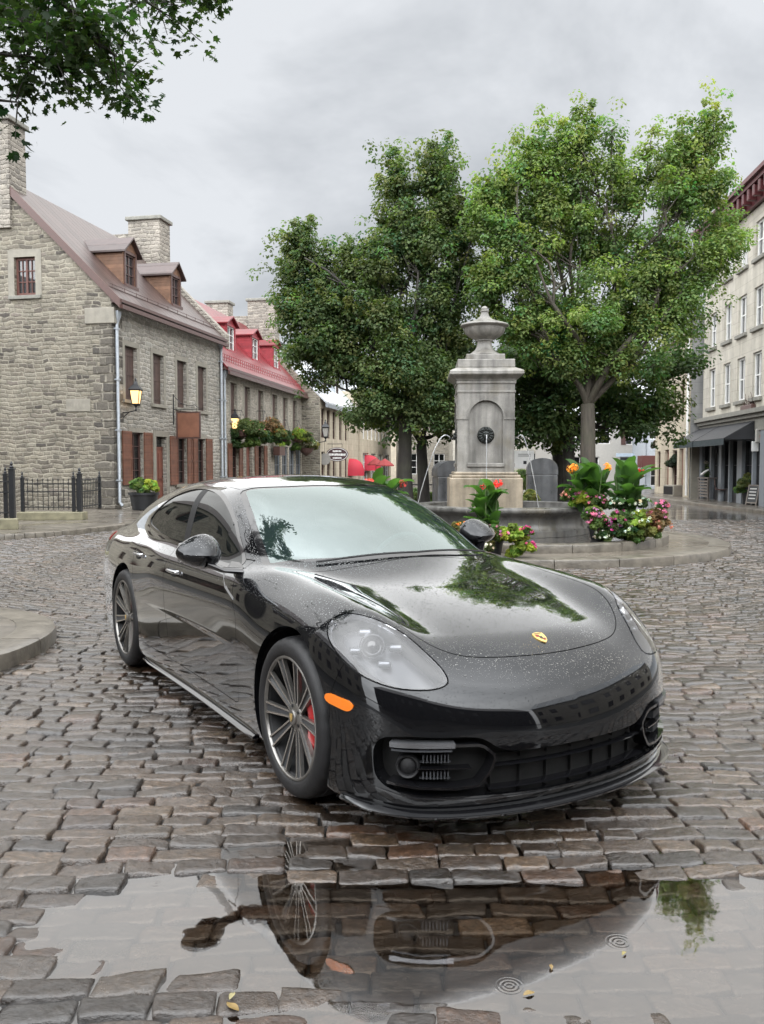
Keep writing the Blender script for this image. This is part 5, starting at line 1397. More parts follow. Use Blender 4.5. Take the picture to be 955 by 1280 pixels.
def canna(label, P, h, nst, flower, seed, spread=.16, scale=1.0, cat='plant', group='canna lilies'):
    rg = np.random.default_rng(seed)
    t = thing('canna_lily', label, cat, P, 0, group)
    L_, fl = [], []; mb = MB()
    for i in range(nst):
        a = 2*math.pi*(i+rg.uniform(-.2, .2))/nst; b = np.array([spread*math.cos(a), spread*math.sin(a)*.8, 0])
        hh = h*rg.uniform(.85, 1.05)
        tip = b*1.5 + np.array([0, 0, hh]); mb.tube([tuple(b*.5), tuple((b+tip)/2), tuple(tip)], [.016, .013, .008], 6)
        for k in range(8):
            z = hh*(.05+.105*k); an = rg.uniform(0, 2*math.pi)
            L_.append(blade(b*.8+np.array([0, 0, z]), (math.cos(an), math.sin(an), 0), rg.uniform(.40, .56)*scale, rg.uniform(.17, .24)*scale, rg.uniform(.5, 1.7), rg, (.060, .125, .038)))
        if i < flower[1]:
            fl.append(leaves(np.array([tip+[0, 0, .03]]), np.array([.085*scale]), 34, .058*scale, flower[0], rg, .3, .1, LEAF_Q, .9, .9))
    mb.build('stem', plain('canna_stem', (.07, .11, .035), .5), t)
    a, b, c = merge(L_); np_mesh('leaves', a, b, M_LEAF, t, True, attr={'tone': c})
    for a, b, c in fl: np_mesh('flower', a, b, M_PETAL, t, False, attr={'tone': c})
    return t
def mound(name, label, P, blobs, seed, group=None, pot=None, leafsize=.078, cat='plant'):
    """spreading bedding plants: blobs = (x, y, z, r, leaf colour, flower colour or None, flowers)"""
    rg = np.random.default_rng(seed); t = thing(name, label, cat, P, 0, group)
    lv, fl = [], []
    for x, y, z, r, lc, fc, nf in blobs:
        k = max(8, int(26*r/.2)); d = rg.normal(size=(k, 3)); d /= np.linalg.norm(d, axis=1)[:, None]; d[:, 2] = np.abs(d[:, 2])*1.25-.45
        cc = np.array([x, y, z]) + d*r*rg.uniform(.45, 1.05, (k, 1))
        lv.append(leaves(cc, np.full(k, r*.42), 85, leafsize*rg.uniform(.85, 1.2), lc, rg, .8, .6))
        if fc is not None and nf:
            nf = int(nf*1.25)
            d = rg.normal(size=(nf, 3)); d /= np.linalg.norm(d, axis=1)[:, None]; d[:, 2] = np.abs(d[:, 2])*.9-.15; d[:, 1] = -np.abs(d[:, 1])
            fl.append(leaves(np.array([x, y, z]) + d*r*1.22, np.full(nf, .028), 10, .036, fc, rg, .3, 0, LEAF_Q, .8, .8))
    a, b, c = merge(lv); np_mesh('leaves', a, b, M_LEAF, t, False, attr={'tone': c})
    if fl: a, b, c = merge(fl); tag(np_mesh('flowers', a, b, M_PETAL, t, False, attr={'tone': c}), kind='stuff')
    if pot:
        for (x, y, r, h) in pot:
            mb = MB(); mb.lathe([(r*.72, 0), (r*.78, .02), (r*.95, h*.85), (r*1.05, h*.87), (r*1.05, h), (r*.9, h), (r*.88, h*.9), (.001, h*.9)], 28, Matrix.Translation((x, y, 0)))
            mb.build('pot', plain('black_planter', (.015, .016, .018), .4), t, True, 40)
    return t
LIME, GRN, DGRN, OLV, BRZ = (.25, .32, .055), (.095, .155, .045), (.055, .095, .035), (.16, .175, .06), (.22, .14, .07)
PINK, MAG, WHT, RED, ORG, YEL, SALM = (.62, .20, .36), (.50, .06, .25), (.75, .74, .68), (.70, .035, .03), (.75, .20, .04), (.75, .45, .03), (.62, .25, .20)
# planter in front of the fountain
p = px(611, 664, 12.75)
PP = Vector((p.x, 12.75, .135))
q = 12.75/F_PX
def pb(dx, dy_px, r, lc, fc=None, nf=0, y=-.20): return ((dx-611)*q, y, (682-dy_px)*q, r, lc, fc, nf)
mound('flower_planter', 'black planter of lime and pink bedding plants in front of the fountain basin', PP, [pb(640, 652, .17, LIME, PINK, 3), pb(652, 668, .14, LIME, MAG, 4), pb(628, 655, .15, LIME), pb(612, 652, .13, GRN, PINK, 5), pb(596, 655, .15, GRN, SALM, 8), pb(582, 650, .15, BRZ, SALM, 10), pb(572, 645, .12, OLV, ORG, 6), pb(600, 668, .15, OLV, WHT, 14), pb(585, 672, .14, GRN, WHT, 10), pb(640, 676, .10, LIME), pb(600, 645, .16, DGRN, None, 0, .1), pb(655, 650, .08, GRN, MAG, 7)], 3, 'flower planters', [(.02, .05, .22, .26)])
canna('red canna lily rising from the planter in front of the fountain', PP + Vector((-.02, .10, .24)), .80, 4, ((.72, .04, .035), 2), 7, .11, .9)
# planters at the right end of the basin
p2_ = px(780, 660, 14.0); PQ = Vector((p2_.x, 14.0, .262)); q2 = 14.0/F_PX
def pc(x, y, r, lc, fc=None, nf=0, yy=-.20): return ((x-780)*q2, yy, (667-y)*q2, r, lc, fc, nf)
mound('flower_planter', 'large spreading planter of pink, white and bronze bedding plants right of the basin', PQ, [pc(745, 645, .17, GRN, PINK, 9), pc(738, 635, .14, GRN, PINK, 14), pc(760, 655, .17, DGRN, MAG, 5), pc(785, 655, .17, GRN, WHT, 8), pc(805, 655, .17, OLV), pc(820, 648, .15, BRZ, SALM, 10), pc(770, 640, .17, GRN, MAG, 8), pc(795, 640, .17, LIME, WHT, 6), pc(815, 635, .15, BRZ, PINK, 6), pc(750, 660, .12, DGRN, WHT, 6), pc(790, 664, .12, GRN), pc(735, 618, .16, LIME, PINK, 12, .5), pc(722, 612, .13, GRN, SALM, 12, .6), pc(755, 622, .16, GRN, PINK, 8, .4), pc(775, 622, .15, DGRN, WHT, 12, .1), pc(800, 620, .14, DGRN, WHT, 10, .1), pc(822, 622, .09, GRN, PINK, 12)], 9, 'flower planters', [(-.35, .10, .22, .22), (.2, .10, .24, .22)])
canna('large red canna lily in the planter right of the basin', PQ + Vector((.10, .15, .40)), .78, 4, ((.72, .03, .05), 1), 17, .14, 1.1)
canna('canna lily with orange and yellow flowers beside the ash trunk', PQ + Vector((-.45, .60, .40)), .86, 5, ((.75, .30, .04), 4), 27, .22, 1.0)
# canna behind the car's roof, left of the fountain
p = px(480, 610, 14.6)
mound('flower_planter', 'low leafy planter behind the car roof, left of the fountain', (p.x, 14.6, .13), [(-.2, 0, .5, .2, GRN, RED, 4), (.15, 0, .55, .2, DGRN, None, 0), (.35, .1, .45, .16, GRN, None, 0)], 13, 'flower planters', [(0, 0, .32, .45)])
canna('red canna lily behind the car roof, left of the fountain', (p.x, 14.65, .55), .62, 5, ((.70, .10, .09), 4), 37, .22, 1.0)
# small clipped pot on the granite seat, bushes between the trunks
p = px(662, 608, 19.0)
mound('potted_grass', 'tuft of pale grass on the low granite seat right of the column', (p.x, 18.95, .66), [(0, 0, .12, .17, OLV, None, 0), (.1, 0, .08, .12, (.22, .22, .12), None, 0)], 15, None, None, .09)
p = px(519, 602, 27); mound('clipped_bush', 'small round bush between the two dark trunks left of the fountain', (p.x, 27, 0), [(0, 0, .45, .4, GRN, None, 0), (.3, 0, .4, .35, GRN, None, 0)], 16, None, None, .08)
p = px(655, 600, 36); mound('clipped_bush', 'loose green shrub far behind the notice board', (p.x, 36, 0), [(0, 0, .8, .6, GRN, None, 0), (.7, 0, .7, .5, DGRN, None, 0)], 18, None, None, .12)
# hanging baskets on the red-roofed house
BG = 'hanging flower baskets on the red-roofed house'
def basket(label, x, y, Y, blobs, seed, r=.35):
    blobs = [(a_*1.25, b_, c_*1.25, d_*1.4, e_, f_, g_) for a_, b_, c_, d_, e_, f_, g_ in blobs]
    P = px(x, y, Y); t = mound('hanging_basket', label, P, blobs, seed, BG, None, .085)
    mb = MB(); mb.lathe([(.02, -.36*r/.35), (r*.7, -.25), (r, 0), (r*.94, 0), (.001, -.05)], 16); mb.build('basket', BM['brown_trim'], t)
    mb = MB()
    for k in range(3): a = 2*math.pi*k/3; mb.tube([(r*math.cos(a), r*math.sin(a), 0), (0, 0, .9)], .008, 4)
    mb.tube([(0, 0, .88), (-.9, .25, .9)], .014, 4); mb.build('basket_chain', BM['iron'], t)
TR = (.10, .135, .05)
basket('widest hanging basket, trailing green under the second lantern', 302, 538, 37.4, [(-.35, 0, -.1, .34, DGRN, None, 0), (.1, 0, .05, .36, TR, SALM, 5), (.5, 0, 0, .34, TR, PINK, 4), (-.3, 0, -.45, .25, DGRN, None, 0), (.35, 0, -.4, .25, GRN, None, 0)], 51)
basket('bronze and orange hanging basket next right of the widest one', 331, 537, 40.5, [(-.2, 0, 0, .32, BRZ, ORG, 12), (.25, 0, .1, .34, BRZ, SALM, 10), (.1, 0, -.35, .25, DGRN, None, 0), (.5, 0, -.1, .26, OLV, ORG, 5)], 52)
basket('small dark hanging basket, left of a small dark pair', 347, 545, 43.0, [(0, 0, 0, .24, DGRN, PINK, 3), (0, 0, -.2, .15, DGRN, None, 0)], 53, .26)
basket('small dark hanging basket, right of a small dark pair', 358, 546, 45.0, [(0, 0, 0, .26, DGRN, None, 0), (0, 0, -.25, .15, GRN, None, 0)], 54, .26)
basket('bright green trailing hanging basket at the end of the row', 373, 546, 47.0, [(0, 0, .05, .34, LIME, ORG, 4), (.3, 0, 0, .28, TR, SALM, 3), (-.1, 0, -.45, .2, GRN, None, 0)], 55)
basket('white flowered hanging basket on the stone gable', 383, 560, 47.6, [(0, 0, .15, .34, (.3, .3, .22), WHT, 40), (.2, 0, .1, .3, OLV, WHT, 20)], 56, .45)
fbx = thing('window_box', 'brown window box of pale leaves over the grey shop windows', 'planter', px(345, 562, 43.3), A2); mb = MB(); mb.bbox(-.5, .5, -.35, .0, -.3, .15, .02); mb.build('box', BM['brown_trim'], fbx)
rg = np.random.default_rng(61); a, b, c = leaves(np.array([(-.3, -.2, .28), (0, -.2, .3), (.3, -.2, .25)]), np.full(3, .22), 40, .09, LIME, rg); np_mesh('leaves', a, b, M_LEAF, fbx, False, attr={'tone': c})
# half-barrel planter by the first house
p = px(179, 636, 26.6); mound('barrel_planter', 'stone tub of green leaves under the first shuttered window', (p.x, 26.7, .096), [(-.15, 0, .78, .24, GRN, None, 0), (.18, 0, .75, .24, LIME, None, 0), (0, -.1, .62, .18, GRN, PINK, 3)], 71, None, [(0, 0, .46, .55)], .1)
# ------------------------------------------------------------------ the car: an implicit body, meshed, then cut along its shut lines
CAR_LOC = (0.345, 4.228, 0.0); CAR_RZ = R(-59.15)
def spline(xs, ys):
    """natural cubic spline through the points, straight beyond the ends"""
    xs = np.asarray(xs, float); ys = np.asarray(ys, float)
    n = len(xs); h = np.diff(xs)
    A = np.zeros((n, n)); b = np.zeros(n); A[0, 0] = A[-1, -1] = 1
    for i in range(1, n-1):
        A[i, i-1] = h[i-1]; A[i, i] = 2*(h[i-1]+h[i]); A[i, i+1] = h[i]
        b[i] = 6*((ys[i+1]-ys[i])/h[i] - (ys[i]-ys[i-1])/h[i-1])
    m = np.linalg.solve(A, b)
    def f(x):
        x = np.asarray(x, float)
        xc = np.clip(x, xs[0], xs[-1])
        i = np.clip(np.searchsorted(xs, xc) - 1, 0, n-2)
        d0 = xc - xs[i]; d1 = xs[i+1] - xc; hi = h[i]
        y = m[i]*d1**3/(6*hi) + m[i+1]*d0**3/(6*hi) + (ys[i]/hi - m[i]*hi/6)*d1 + (ys[i+1]/hi - m[i+1]*hi/6)*d0
        s0 = (ys[1]-ys[0])/h[0] - h[0]*(2*m[0]+m[1])/6
        s1 = (ys[-1]-ys[-2])/h[-1] + h[-1]*(m[-2]+2*m[-1])/6
        return y + np.where(x < xs[0], (x-xs[0])*s0, 0) + np.where(x > xs[-1], (x-xs[-1])*s1, 0)
    return f
def smax(a, b, k):
    h = np.maximum(k - np.abs(a-b), 0)/k
    return np.maximum(a, b) + h*h*k*0.25
def smin(a, b, k): return -smax(-a, -b, k)
WID = 0.972
plan = spline([-4.1,-3.8,-3.4,-2.95,-2.4,-1.7,-1.0,-.5,0,.3,.55,.75,.95], [.82,.875,.912,.928,.925,.912,.912,.922,.932,.932,.918,.885,.83])
prof_door = spline([.1,.17,.23,.30,.42,.55,.66,.76,.86,.95,1.05,1.2], [.062,.032,.022,.017,.012,.006,.002,.004,.026,.070,.14,.27])
prof_fend = spline([.1,.18,.30,.45,.60,.72,.80,.88,.95,1.05,1.2], [.055,.022,.004,.0,.002,.016,.042,.088,.15,.26,.45])
prof_rear = spline([.1,.18,.30,.45,.60,.72,.82,.90,.98,1.05,1.2], [.06,.03,.012,.004,.0,.008,.03,.065,.12,.19,.36])
top_c = spline([-4.15,-3.8,-3.2,-2.5,-1.6,-1.0,-.7,-.45,-.2,0,.2,.4,.55,.68,.78,.87,.93],
               [.98,1.0,1.02,1.0,.98,.985,.985,.963,.928,.897,.862,.820,.782,.742,.70,.645,.58])
hump = spline([-4.1,-1.2,-.8,-.4,-.1,.15,.35,.5,.62,.75,.95], [0,0,.004,.030,.052,.068,.076,.070,.052,.024,0])
front_c = spline([.05,.11,.15,.20,.28,.38,.48,.56,.63,.70,.8], [.86,.895,.915,.925,.928,.930,.925,.912,.885,.84,.76])
bow = spline([0,.21,.42,.58,.685,.77,.84,.90,.95,1.04], [0,.012,.052,.105,.160,.225,.305,.400,.520,.80])
roof_c = spline([-4.2,-3.9,-3.5,-3.1,-2.7,-2.3,-1.95,-1.6,-1.3,-1.05,-.8,-.55,-.3,-.05,.2], [.935,1.02,1.147,1.27,1.362,1.417,1.437,1.428,1.390,1.324,1.232,1.122,1.0,.875,.755])
cab_w = spline([.8,.9,.97,1.05,1.15,1.25,1.33,1.40,1.5], [.835,.812,.792,.768,.734,.692,.650,.604,.52])
def body_f(P):
    x, y, z = P[..., 0], np.abs(P[..., 1])/WID, P[..., 2]
    gf = np.exp(-((x-.05)/.55)**4); gr = np.exp(-((x+2.98)/.62)**4)
    fw = np.clip((x-.3)/.5, 0, 1); gf = np.maximum(gf, fw*fw*(3-2*fw))
    rw = np.clip((-3.3-x)/.4, 0, 1); gr = np.maximum(gr, rw*rw*(3-2*rw))
    d = prof_door(z)*(1-gf)*(1-gr) + prof_fend(z)*gf*(1-gr) + prof_rear(z)*gr
    side = (y - (plan(x) - d))*.98
    hm = hump(x)*np.exp(-((y-(.73-.06*np.clip(x, 0, 1)))/.15)**2)
    power = .010*np.exp(-(y/.42)**4)*np.clip((x+.9)/.5, 0, 1)
    T = top_c(x) - .030*(y/.85)**2 + hm + power
    hood = (z - T)*.93
    front = (x - (front_c(z) - bow(y)))*.95
    rear = (-4.13 + .22*(y/.9)**4 + .12*(np.clip(.75-z, 0, 1))**2*4 + .2*np.clip(z-.85, 0, 1) - x)*.98
    F = smax(side, hood, .10)
    F = smax(F, front, .17)
    F = smax(F, rear, .16)
    F = smax(F, .135 - z, .03)
    xx = x + .40*y*y
    Rf = roof_c(xx) - .045*(y/.6)**2
    slope = np.where(x > -1.2, .80, .95)
    roofF = (z - Rf)*slope
    cw = cab_w(z) - .13*(np.clip(-2.2-x, 0, 3)/1.6)**2 - .045*(np.clip(x+1.45, 0, 3))**2
    cab = smax((y - cw)*.93, roofF, .16)
    cab = smax(cab, .6 - z, .02)
    F = smin(F, cab, .055)
    return F
def grad(P, e=2e-4):
    G = np.zeros_like(P)
    for i in range(3):
        d = np.zeros(3); d[i] = e
        G[..., i] = (body_f(P+d) - body_f(P-d))/(2*e)
    return G
def project(P, level=0.0, it=4):
    for _ in range(it):
        G = grad(P)
        P = P - ((body_f(P)-level)/np.maximum((G*G).sum(-1), .05))[..., None]*G
    return P
def surface_nets(h):
    xs = np.arange(-4.25, 1.02+h, h); n = int(round(.99/h)); ys = (np.arange(-n, n+2) - .5)*h; zs = np.arange(.10, 1.47, h)
    X, Y, Z = np.meshgrid(xs, ys, zs, indexing='ij')
    F = body_f(np.stack([X, Y, Z], -1))
    S = F < 0
    nx, ny, nz = [k-1 for k in F.shape]
    acc = np.zeros((nx, ny, nz, 3)); cnt = np.zeros((nx, ny, nz))
    off = [(a, b, c) for a in (0, 1) for b in (0, 1) for c in (0, 1)]
    def sl(o): return (slice(o[0], o[0]+nx), slice(o[1], o[1]+ny), slice(o[2], o[2]+nz))
    for a in off:
        for ax in range(3):
            if a[ax] == 0:
                b = list(a); b[ax] = 1
                fa, fb = F[sl(a)], F[sl(tuple(b))]
                cross = S[sl(a)] != S[sl(tuple(b))]
                t = np.where(cross, fa/np.where(cross, fa-fb, 1), 0)
                p = np.zeros((nx, ny, nz, 3)); p[...] = a
                p[..., ax] = t
                acc += np.where(cross[..., None], p, 0); cnt += cross
    has = cnt > 0
    idx = -np.ones((nx, ny, nz), int); idx[has] = np.arange(has.sum())
    base = np.stack(np.meshgrid(np.arange(nx), np.arange(ny), np.arange(nz), indexing='ij'), -1)
    V = (base[has] + acc[has]/cnt[has][:, None])*h + np.array([xs[0], ys[0], zs[0]])
    quads = []
    for ax in range(3):
        u, v = (ax+1) % 3, (ax+2) % 3
        s1 = [slice(0, k) for k in F.shape]; s2 = [slice(0, k) for k in F.shape]
        s1[ax] = slice(0, F.shape[ax]-1); s2[ax] = slice(1, F.shape[ax])
        ch = S[tuple(s1)] != S[tuple(s2)]
        I = np.argwhere(ch)
        ok = (I[:, u] > 0) & (I[:, v] > 0) & (I[:, u] < F.shape[u]-1) & (I[:, v] < F.shape[v]-1)
        I = I[ok]
        ins = S[tuple(I.T)]
        def at(du, dv):
            J = I.copy(); J[:, u] += du; J[:, v] += dv
            return idx[tuple(J.T)]
        q = np.stack([at(-1, -1), at(0, -1), at(0, 0), at(-1, 0)], 1)
        q[~ins] = q[~ins][:, ::-1]
        quads.append(q)
    Q = np.concatenate(quads); Q = Q[(Q >= 0).all(1)]
    return V, Q
def cut(V, T, g):
    """split the triangles along g = 0"""
    g = np.where(np.abs(g) < 1e-7, 1e-7, g)
    s = g > 0
    k = s[T].sum(1)
    mixed = (k > 0) & (k < 3)
    keep = T[~mixed]; M = T[mixed]
    if len(M) == 0: return V, T
    E = {}; nv = []; out = []
    n0 = len(V)
    def mid(a, b):
        key = (a, b) if a < b else (b, a)
        if key not in E:
            a, b = key
            t = g[a]/(g[a]-g[b])
            t = min(max(t, .02), .98)
            nv.append(V[a] + (V[b]-V[a])*t); E[key] = n0 + len(nv) - 1
        return E[key]
    for t in M.tolist():
        for r in range(3):
            a, b, c = t[r], t[(r+1) % 3], t[(r+2) % 3]
            if s[a] != s[b] and s[a] != s[c]:
                p, q = mid(a, b), mid(a, c)
                out += [(a, p, q), (p, b, c), (p, c, q)]
                break
    V2 = np.concatenate([V, np.array(nv)]); T2 = np.concatenate([keep, np.array(out)])
    return V2, T2
def closed(pts, n=8):
    """closed smooth curve through the points (centripetal Catmull-Rom)"""
    P = [np.array(p, float) for p in pts]; m = len(P); out = []
    for i in range(m):
        p0, p1, p2, p3 = P[i-1], P[i], P[(i+1) % m], P[(i+2) % m]
        t1 = max(np.linalg.norm(p1-p0)**.5, 1e-4); t2 = t1 + max(np.linalg.norm(p2-p1)**.5, 1e-4); t3 = t2 + max(np.linalg.norm(p3-p2)**.5, 1e-4)
        for k in range(n):
            t = t1 + (t2-t1)*k/n
            A1 = (t1-t)/t1*p0 + t/t1*p1; A2 = (t2-t)/(t2-t1)*p1 + (t-t1)/(t2-t1)*p2; A3 = (t3-t)/(t3-t2)*p2 + (t-t2)/(t3-t2)*p3
            B1 = (t2-t)/t2*A1 + t/t2*A2; B2 = (t3-t)/(t3-t1)*A2 + (t-t1)/(t3-t1)*A3
            out.append((t2-t)/(t2-t1)*B1 + (t-t1)/(t2-t1)*B2)
    return np.array(out)
def sdf(poly, a, b):
    """signed distance (inside < 0) of 2D points to a closed polygon"""
    poly = np.asarray(poly, float)
    pts = np.stack([a, b], 1)
    d = np.full(len(pts), 1e9); ins = np.zeros(len(pts), bool)
    lo = poly.min(0) - .12; hi = poly.max(0) + .12
    near = ((pts > lo) & (pts < hi)).all(1)
    q = pts[near]; dn = np.full(len(q), 1e9); inn = np.zeros(len(q), bool)
    m = len(poly)
    for i in range(m):
        p0, p1 = poly[i], poly[(i+1) % m]
        e = p1-p0; w_ = q-p0
        t = np.clip((w_@e)/max(e@e, 1e-12), 0, 1)
        dn = np.minimum(dn, np.hypot(*(w_ - t[:, None]*e).T))
        c = ((p0[1] > q[:, 1]) != (p1[1] > q[:, 1]))
        xi = p0[0] + (q[:, 1]-p0[1])/np.where(abs(p1[1]-p0[1]) < 1e-12, 1e-12, p1[1]-p0[1])*(p1[0]-p0[0])
        inn ^= c & (q[:, 0] < xi)
    d[near] = np.where(inn, -dn, dn)
    d[~near] = .12
    return d
# --- BUILD
def car_materials():
    M = {}
    # black paint beaded with rain on its upper faces
    t = NT('car_paint')
    co = t.coords()
    geo = t.n('ShaderNodeNewGeometry')
    up = t.n('ShaderNodeSeparateXYZ', {0: (geo, 'Normal')})
    mask = t.n('ShaderNodeMapRange', {'Value': (up, 'Z'), 'From Min': 0.35, 'From Max': 0.7})
    hs = None
    for sc_, thr, amp in ((78.0, 0.27, 1.0), (150.0, 0.33, 0.6), (36.0, 0.15, 1.3)):
        vo = t.n('ShaderNodeTexVoronoi', {'Vector': co, 'Scale': sc_, 'Randomness': 1.0})
        wn_ = t.n('ShaderNodeTexWhiteNoise', {'Vector': (vo, 'Position')})
        rad = t.math('MULTIPLY', (wn_, 'Value'), thr)
        h = t.math('SUBTRACT', rad, (vo, 'Distance'))
        h = t.math('MAXIMUM', h, 0.0)
        h = t.math('SQRT', h)
        h = t.math('MULTIPLY', h, amp)
        hs = h if hs is None else t.math('ADD', hs, h)
    hh = t.math('MULTIPLY', hs, (mask, 'Result'))
    bp = t.bump(hh, 0.6, 0.009)
    film = t.n('ShaderNodeTexNoise', {'Vector': co, 'Scale': 7.0, 'Detail': 6.0, 'Roughness': 0.65})
    rg = t.ramp(film, [(0.35, 0.012), (0.75, 0.07)])
    fr = t.n('ShaderNodeFresnel', {'IOR': 1.45, 'Normal': bp})
    fac = t.n('ShaderNodeMapRange', {'Value': fr, 'From Min': 0.032, 'From Max': 0.30, 'To Min': 0.0, 'To Max': 1.0})
    fac = t.math('ADD', t.math('MULTIPLY', t.math('POWER', (fac, 'Result'), 1.55), .95), .052, clamp=True)
    gl = t.n('ShaderNodeBsdfGlossy', {'Color': (.97, .985, 1, 1), 'Roughness': rg, 'Normal': bp})
    df = t.n('ShaderNodeBsdfDiffuse', {'Color': (.004, .0042, .005, 1)})
    M['paint'] = t.surf(t.n('ShaderNodeMixShader', {0: fac, 1: df, 2: gl}))
    M['gloss'] = NT('gloss_black_trim').pbr(color=(0.006, 0.006, 0.007), rough=0.12, coat=1.0, coat_rough=0.03)
    M['matte'] = plain('matte_black_plastic', (0.008, 0.008, 0.009), 0.6)
    M['under'] = plain('black_underbody', (0.004, 0.004, 0.004), 0.8)
    M['wind'] = glassy('windshield_glass', (0.015, 0.024, 0.024), 1.62, 0.0, (0.42, 0.54, 0.53), 1.15, 0.17, (.86, .96, .95))
    M['side'] = glassy('side_window_glass', (0.003, 0.005, 0.005), 1.5, 0.0, (0.06, 0.085, 0.08), 1.0, 0.01)
    M['lens'] = glassy('headlight_lens', (0.002, 0.002, 0.002), 1.5, 0.0, 0.92, 1.35, 0.02)
    M['chrome'] = plain('satin_chrome', (0.62, 0.63, 0.65), 0.18, 1.0)
    M['lamp'] = plain('lamp_reflector', (0.05, 0.053, 0.06), 0.35, 0.4)
    M['bar'] = plain('pale_light_bar', (0.26, 0.265, 0.28), 0.22, 0.8)
    M['led'] = plain('led_pod', (0.20, 0.21, 0.23), 0.3, 0.7)
    M['lamp_dark'] = plain('lamp_housing', (0.10, 0.105, 0.115), 0.35, 0.6)
    M['orange'] = NT('orange_lens').pbr(color=(0.85, 0.20, 0.01), rough=0.12, coat=1.0)
    M['red_lens'] = NT('red_lens').pbr(color=(0.25, 0.005, 0.005), rough=0.1, coat=1.0)
    M['tyre'] = plain('tyre_rubber', (0.012, 0.012, 0.013), 0.55, vary=0.3, scale=30, bump=0.2)
    M['rim'] = plain('graphite_alloy', (0.27, 0.26, 0.245), 0.32, 0.85, scale=20)
    M['rim_edge'] = plain('machined_alloy', (0.74, 0.71, 0.67), 0.22, 1.0, scale=30)
    M['disc'] = plain('brake_disc', (0.18, 0.18, 0.18), 0.4, 0.9)
    M['caliper'] = NT('red_caliper').pbr(color=(0.42, 0.008, 0.012), rough=0.3, coat=0.6)
    M['gold'] = plain('gold_badge', (0.85, 0.58, 0.20), 0.3, 0.7, scale=60)
    M['badge_red'] = plain('red_enamel', (0.35, 0.02, 0.02), 0.3)
    M['badge_black'] = plain('black_enamel', (0.01, 0.01, 0.01), 0.3)
    M['leather'] = plain('grey_leather', (0.14, 0.145, 0.15), 0.55, scale=14)
    M['dash'] = plain('dashboard_skin', (0.045, 0.047, 0.05), 0.6)
    return M
CM = car_materials()

V, Q = surface_nets(.0145)
V = project(V)
T = np.concatenate([Q[:, [0, 1, 2]], Q[:, [0, 2, 3]]])
FAR = .12
def lim(d, ok): return np.where(ok, d, FAR)

ws_half = [(0, -.335), (.3, -.34), (.6, -.385), (.70, -.415), (.728, -.445), (.715, -.50), (.665, -.80), (.60, -1.12), (.56, -1.29), (.535, -1.325), (.49, -1.325), (.3, -1.27), (0, -1.24)]
def symm(half): return np.array([(a, b) for a, b in half] + [(-a, b) for a, b in half[::-1] if a > 1e-9])
WS = symm(ws_half)
def g_ws(P): return lim(sdf(WS, P[:, 1], P[:, 0] + .42*P[:, 1]**2), P[:, 2] > .86)
RG = symm([(0, -2.72), (.38, -2.76), (.47, -2.82), (.50, -2.95), (.48, -3.3), (.44, -3.6), (.38, -3.68), (0, -3.70)])
def g_rg(P): return lim(sdf(RG, P[:, 1], P[:, 0]), P[:, 2] > .95)
DLO = closed([(-2.83, 1.098), (-2.72, 1.175), (-2.52, 1.265), (-2.22, 1.331), (-1.87, 1.337), (-1.54, 1.289), (-1.24, 1.186), (-1.03, 1.062), (-.905, .985), (-.872, .966), (-.93, .957), (-1.22, .957), (-1.88, .993), (-2.36, 1.022), (-2.66, 1.052), (-2.79, 1.073)], 6)
def g_dlo(P): return lim(sdf(DLO, P[:, 0], P[:, 2]), np.abs(P[:, 1]) > .42)
def g_bp(P): return np.abs(P[:, 0] - (-1.86 - .28*(P[:, 2]-1.0))) - .052
HOOD = symm([(-.315, 0), (-.32, .3), (-.365, .55), (-.40, .63), (-.36, .652), (-.2, .648), (.0, .640), (.2, .638), (.34, .632), (.48, .600), (.60, .530), (.685, .420), (.725, .29), (.748, .14), (.755, 0)][::1]) if False else None
_h = [(-.322, 0), (-.33, .3), (-.385, .55), (-.43, .64), (-.40, .662), (-.2, .650), (.0, .640), (.2, .640), (.36, .632), (.50, .592), (.60, .530), (.675, .435), (.722, .30), (.747, .15)]
HOOD = closed([(a, b) for a, b in _h] + [(.755, 0)] + [(a, -b) for a, b in _h[:0:-1]], 5)
def g_hood(P): return lim(sdf(HOOD, P[:, 0], P[:, 1]), P[:, 2] > .6)
# headlamp outline, drawn in its own plane
HL3 = np.array([(.281, .836, .812), (.264, .812, .841), (.300, .772, .866), (.387, .718, .867), (.523, .628, .815), (.630, .580, .747), (.722, .545, .674), (.750, .552, .642), (.744, .605, .624), (.675, .723, .627), (.545, .811, .660), (.414, .849, .722), (.325, .850, .772)])
_n = np.array([.52, .60, .60]); _n /= np.linalg.norm(_n)
_u = HL3[7] - HL3[1]; _u -= _n*(_u@_n); _u /= np.linalg.norm(_u); _v = np.cross(_n, _u)
HLC = HL3.mean(0)
def hl_uv(P):
    A = np.stack([P[:, 0], np.abs(P[:, 1]), P[:, 2]], 1) - HLC
    return A@_u, A@_v, A@_n
HL = closed([((p-HLC)@_u, (p-HLC)@_v) for p in HL3], 6)
def g_hl(P):
    a, b, c = hl_uv(P)
    return lim(sdf(HL, a, b), np.abs(c) < .2)
MK = closed([(.368, .553), (.39, .566), (.45, .562), (.51, .552), (.524, .538), (.515, .520), (.495, .513), (.44, .520), (.385, .530), (.368, .541)], 5)
def g_mk(P): return lim(sdf(MK, P[:, 0], P[:, 2]), np.abs(P[:, 1]) > .7)
_m = [(.20, .373), (.345, .378), (.40, .398), (.455, .433), (.50, .444), (.62, .447), (.745, .447), (.790, .432), (.806, .395), (.808, .33), (.800, .275), (.775, .240), (.72, .223), (.5, .210), (.2, .202)]
MOUTH = closed([(0, .372)] + _m + [(0, .200)] + [(-a, b) for a, b in _m[::-1]], 4)
def g_mouth(P): return lim(sdf(MOUTH, P[:, 1], P[:, 2]), P[:, 0] > .38)
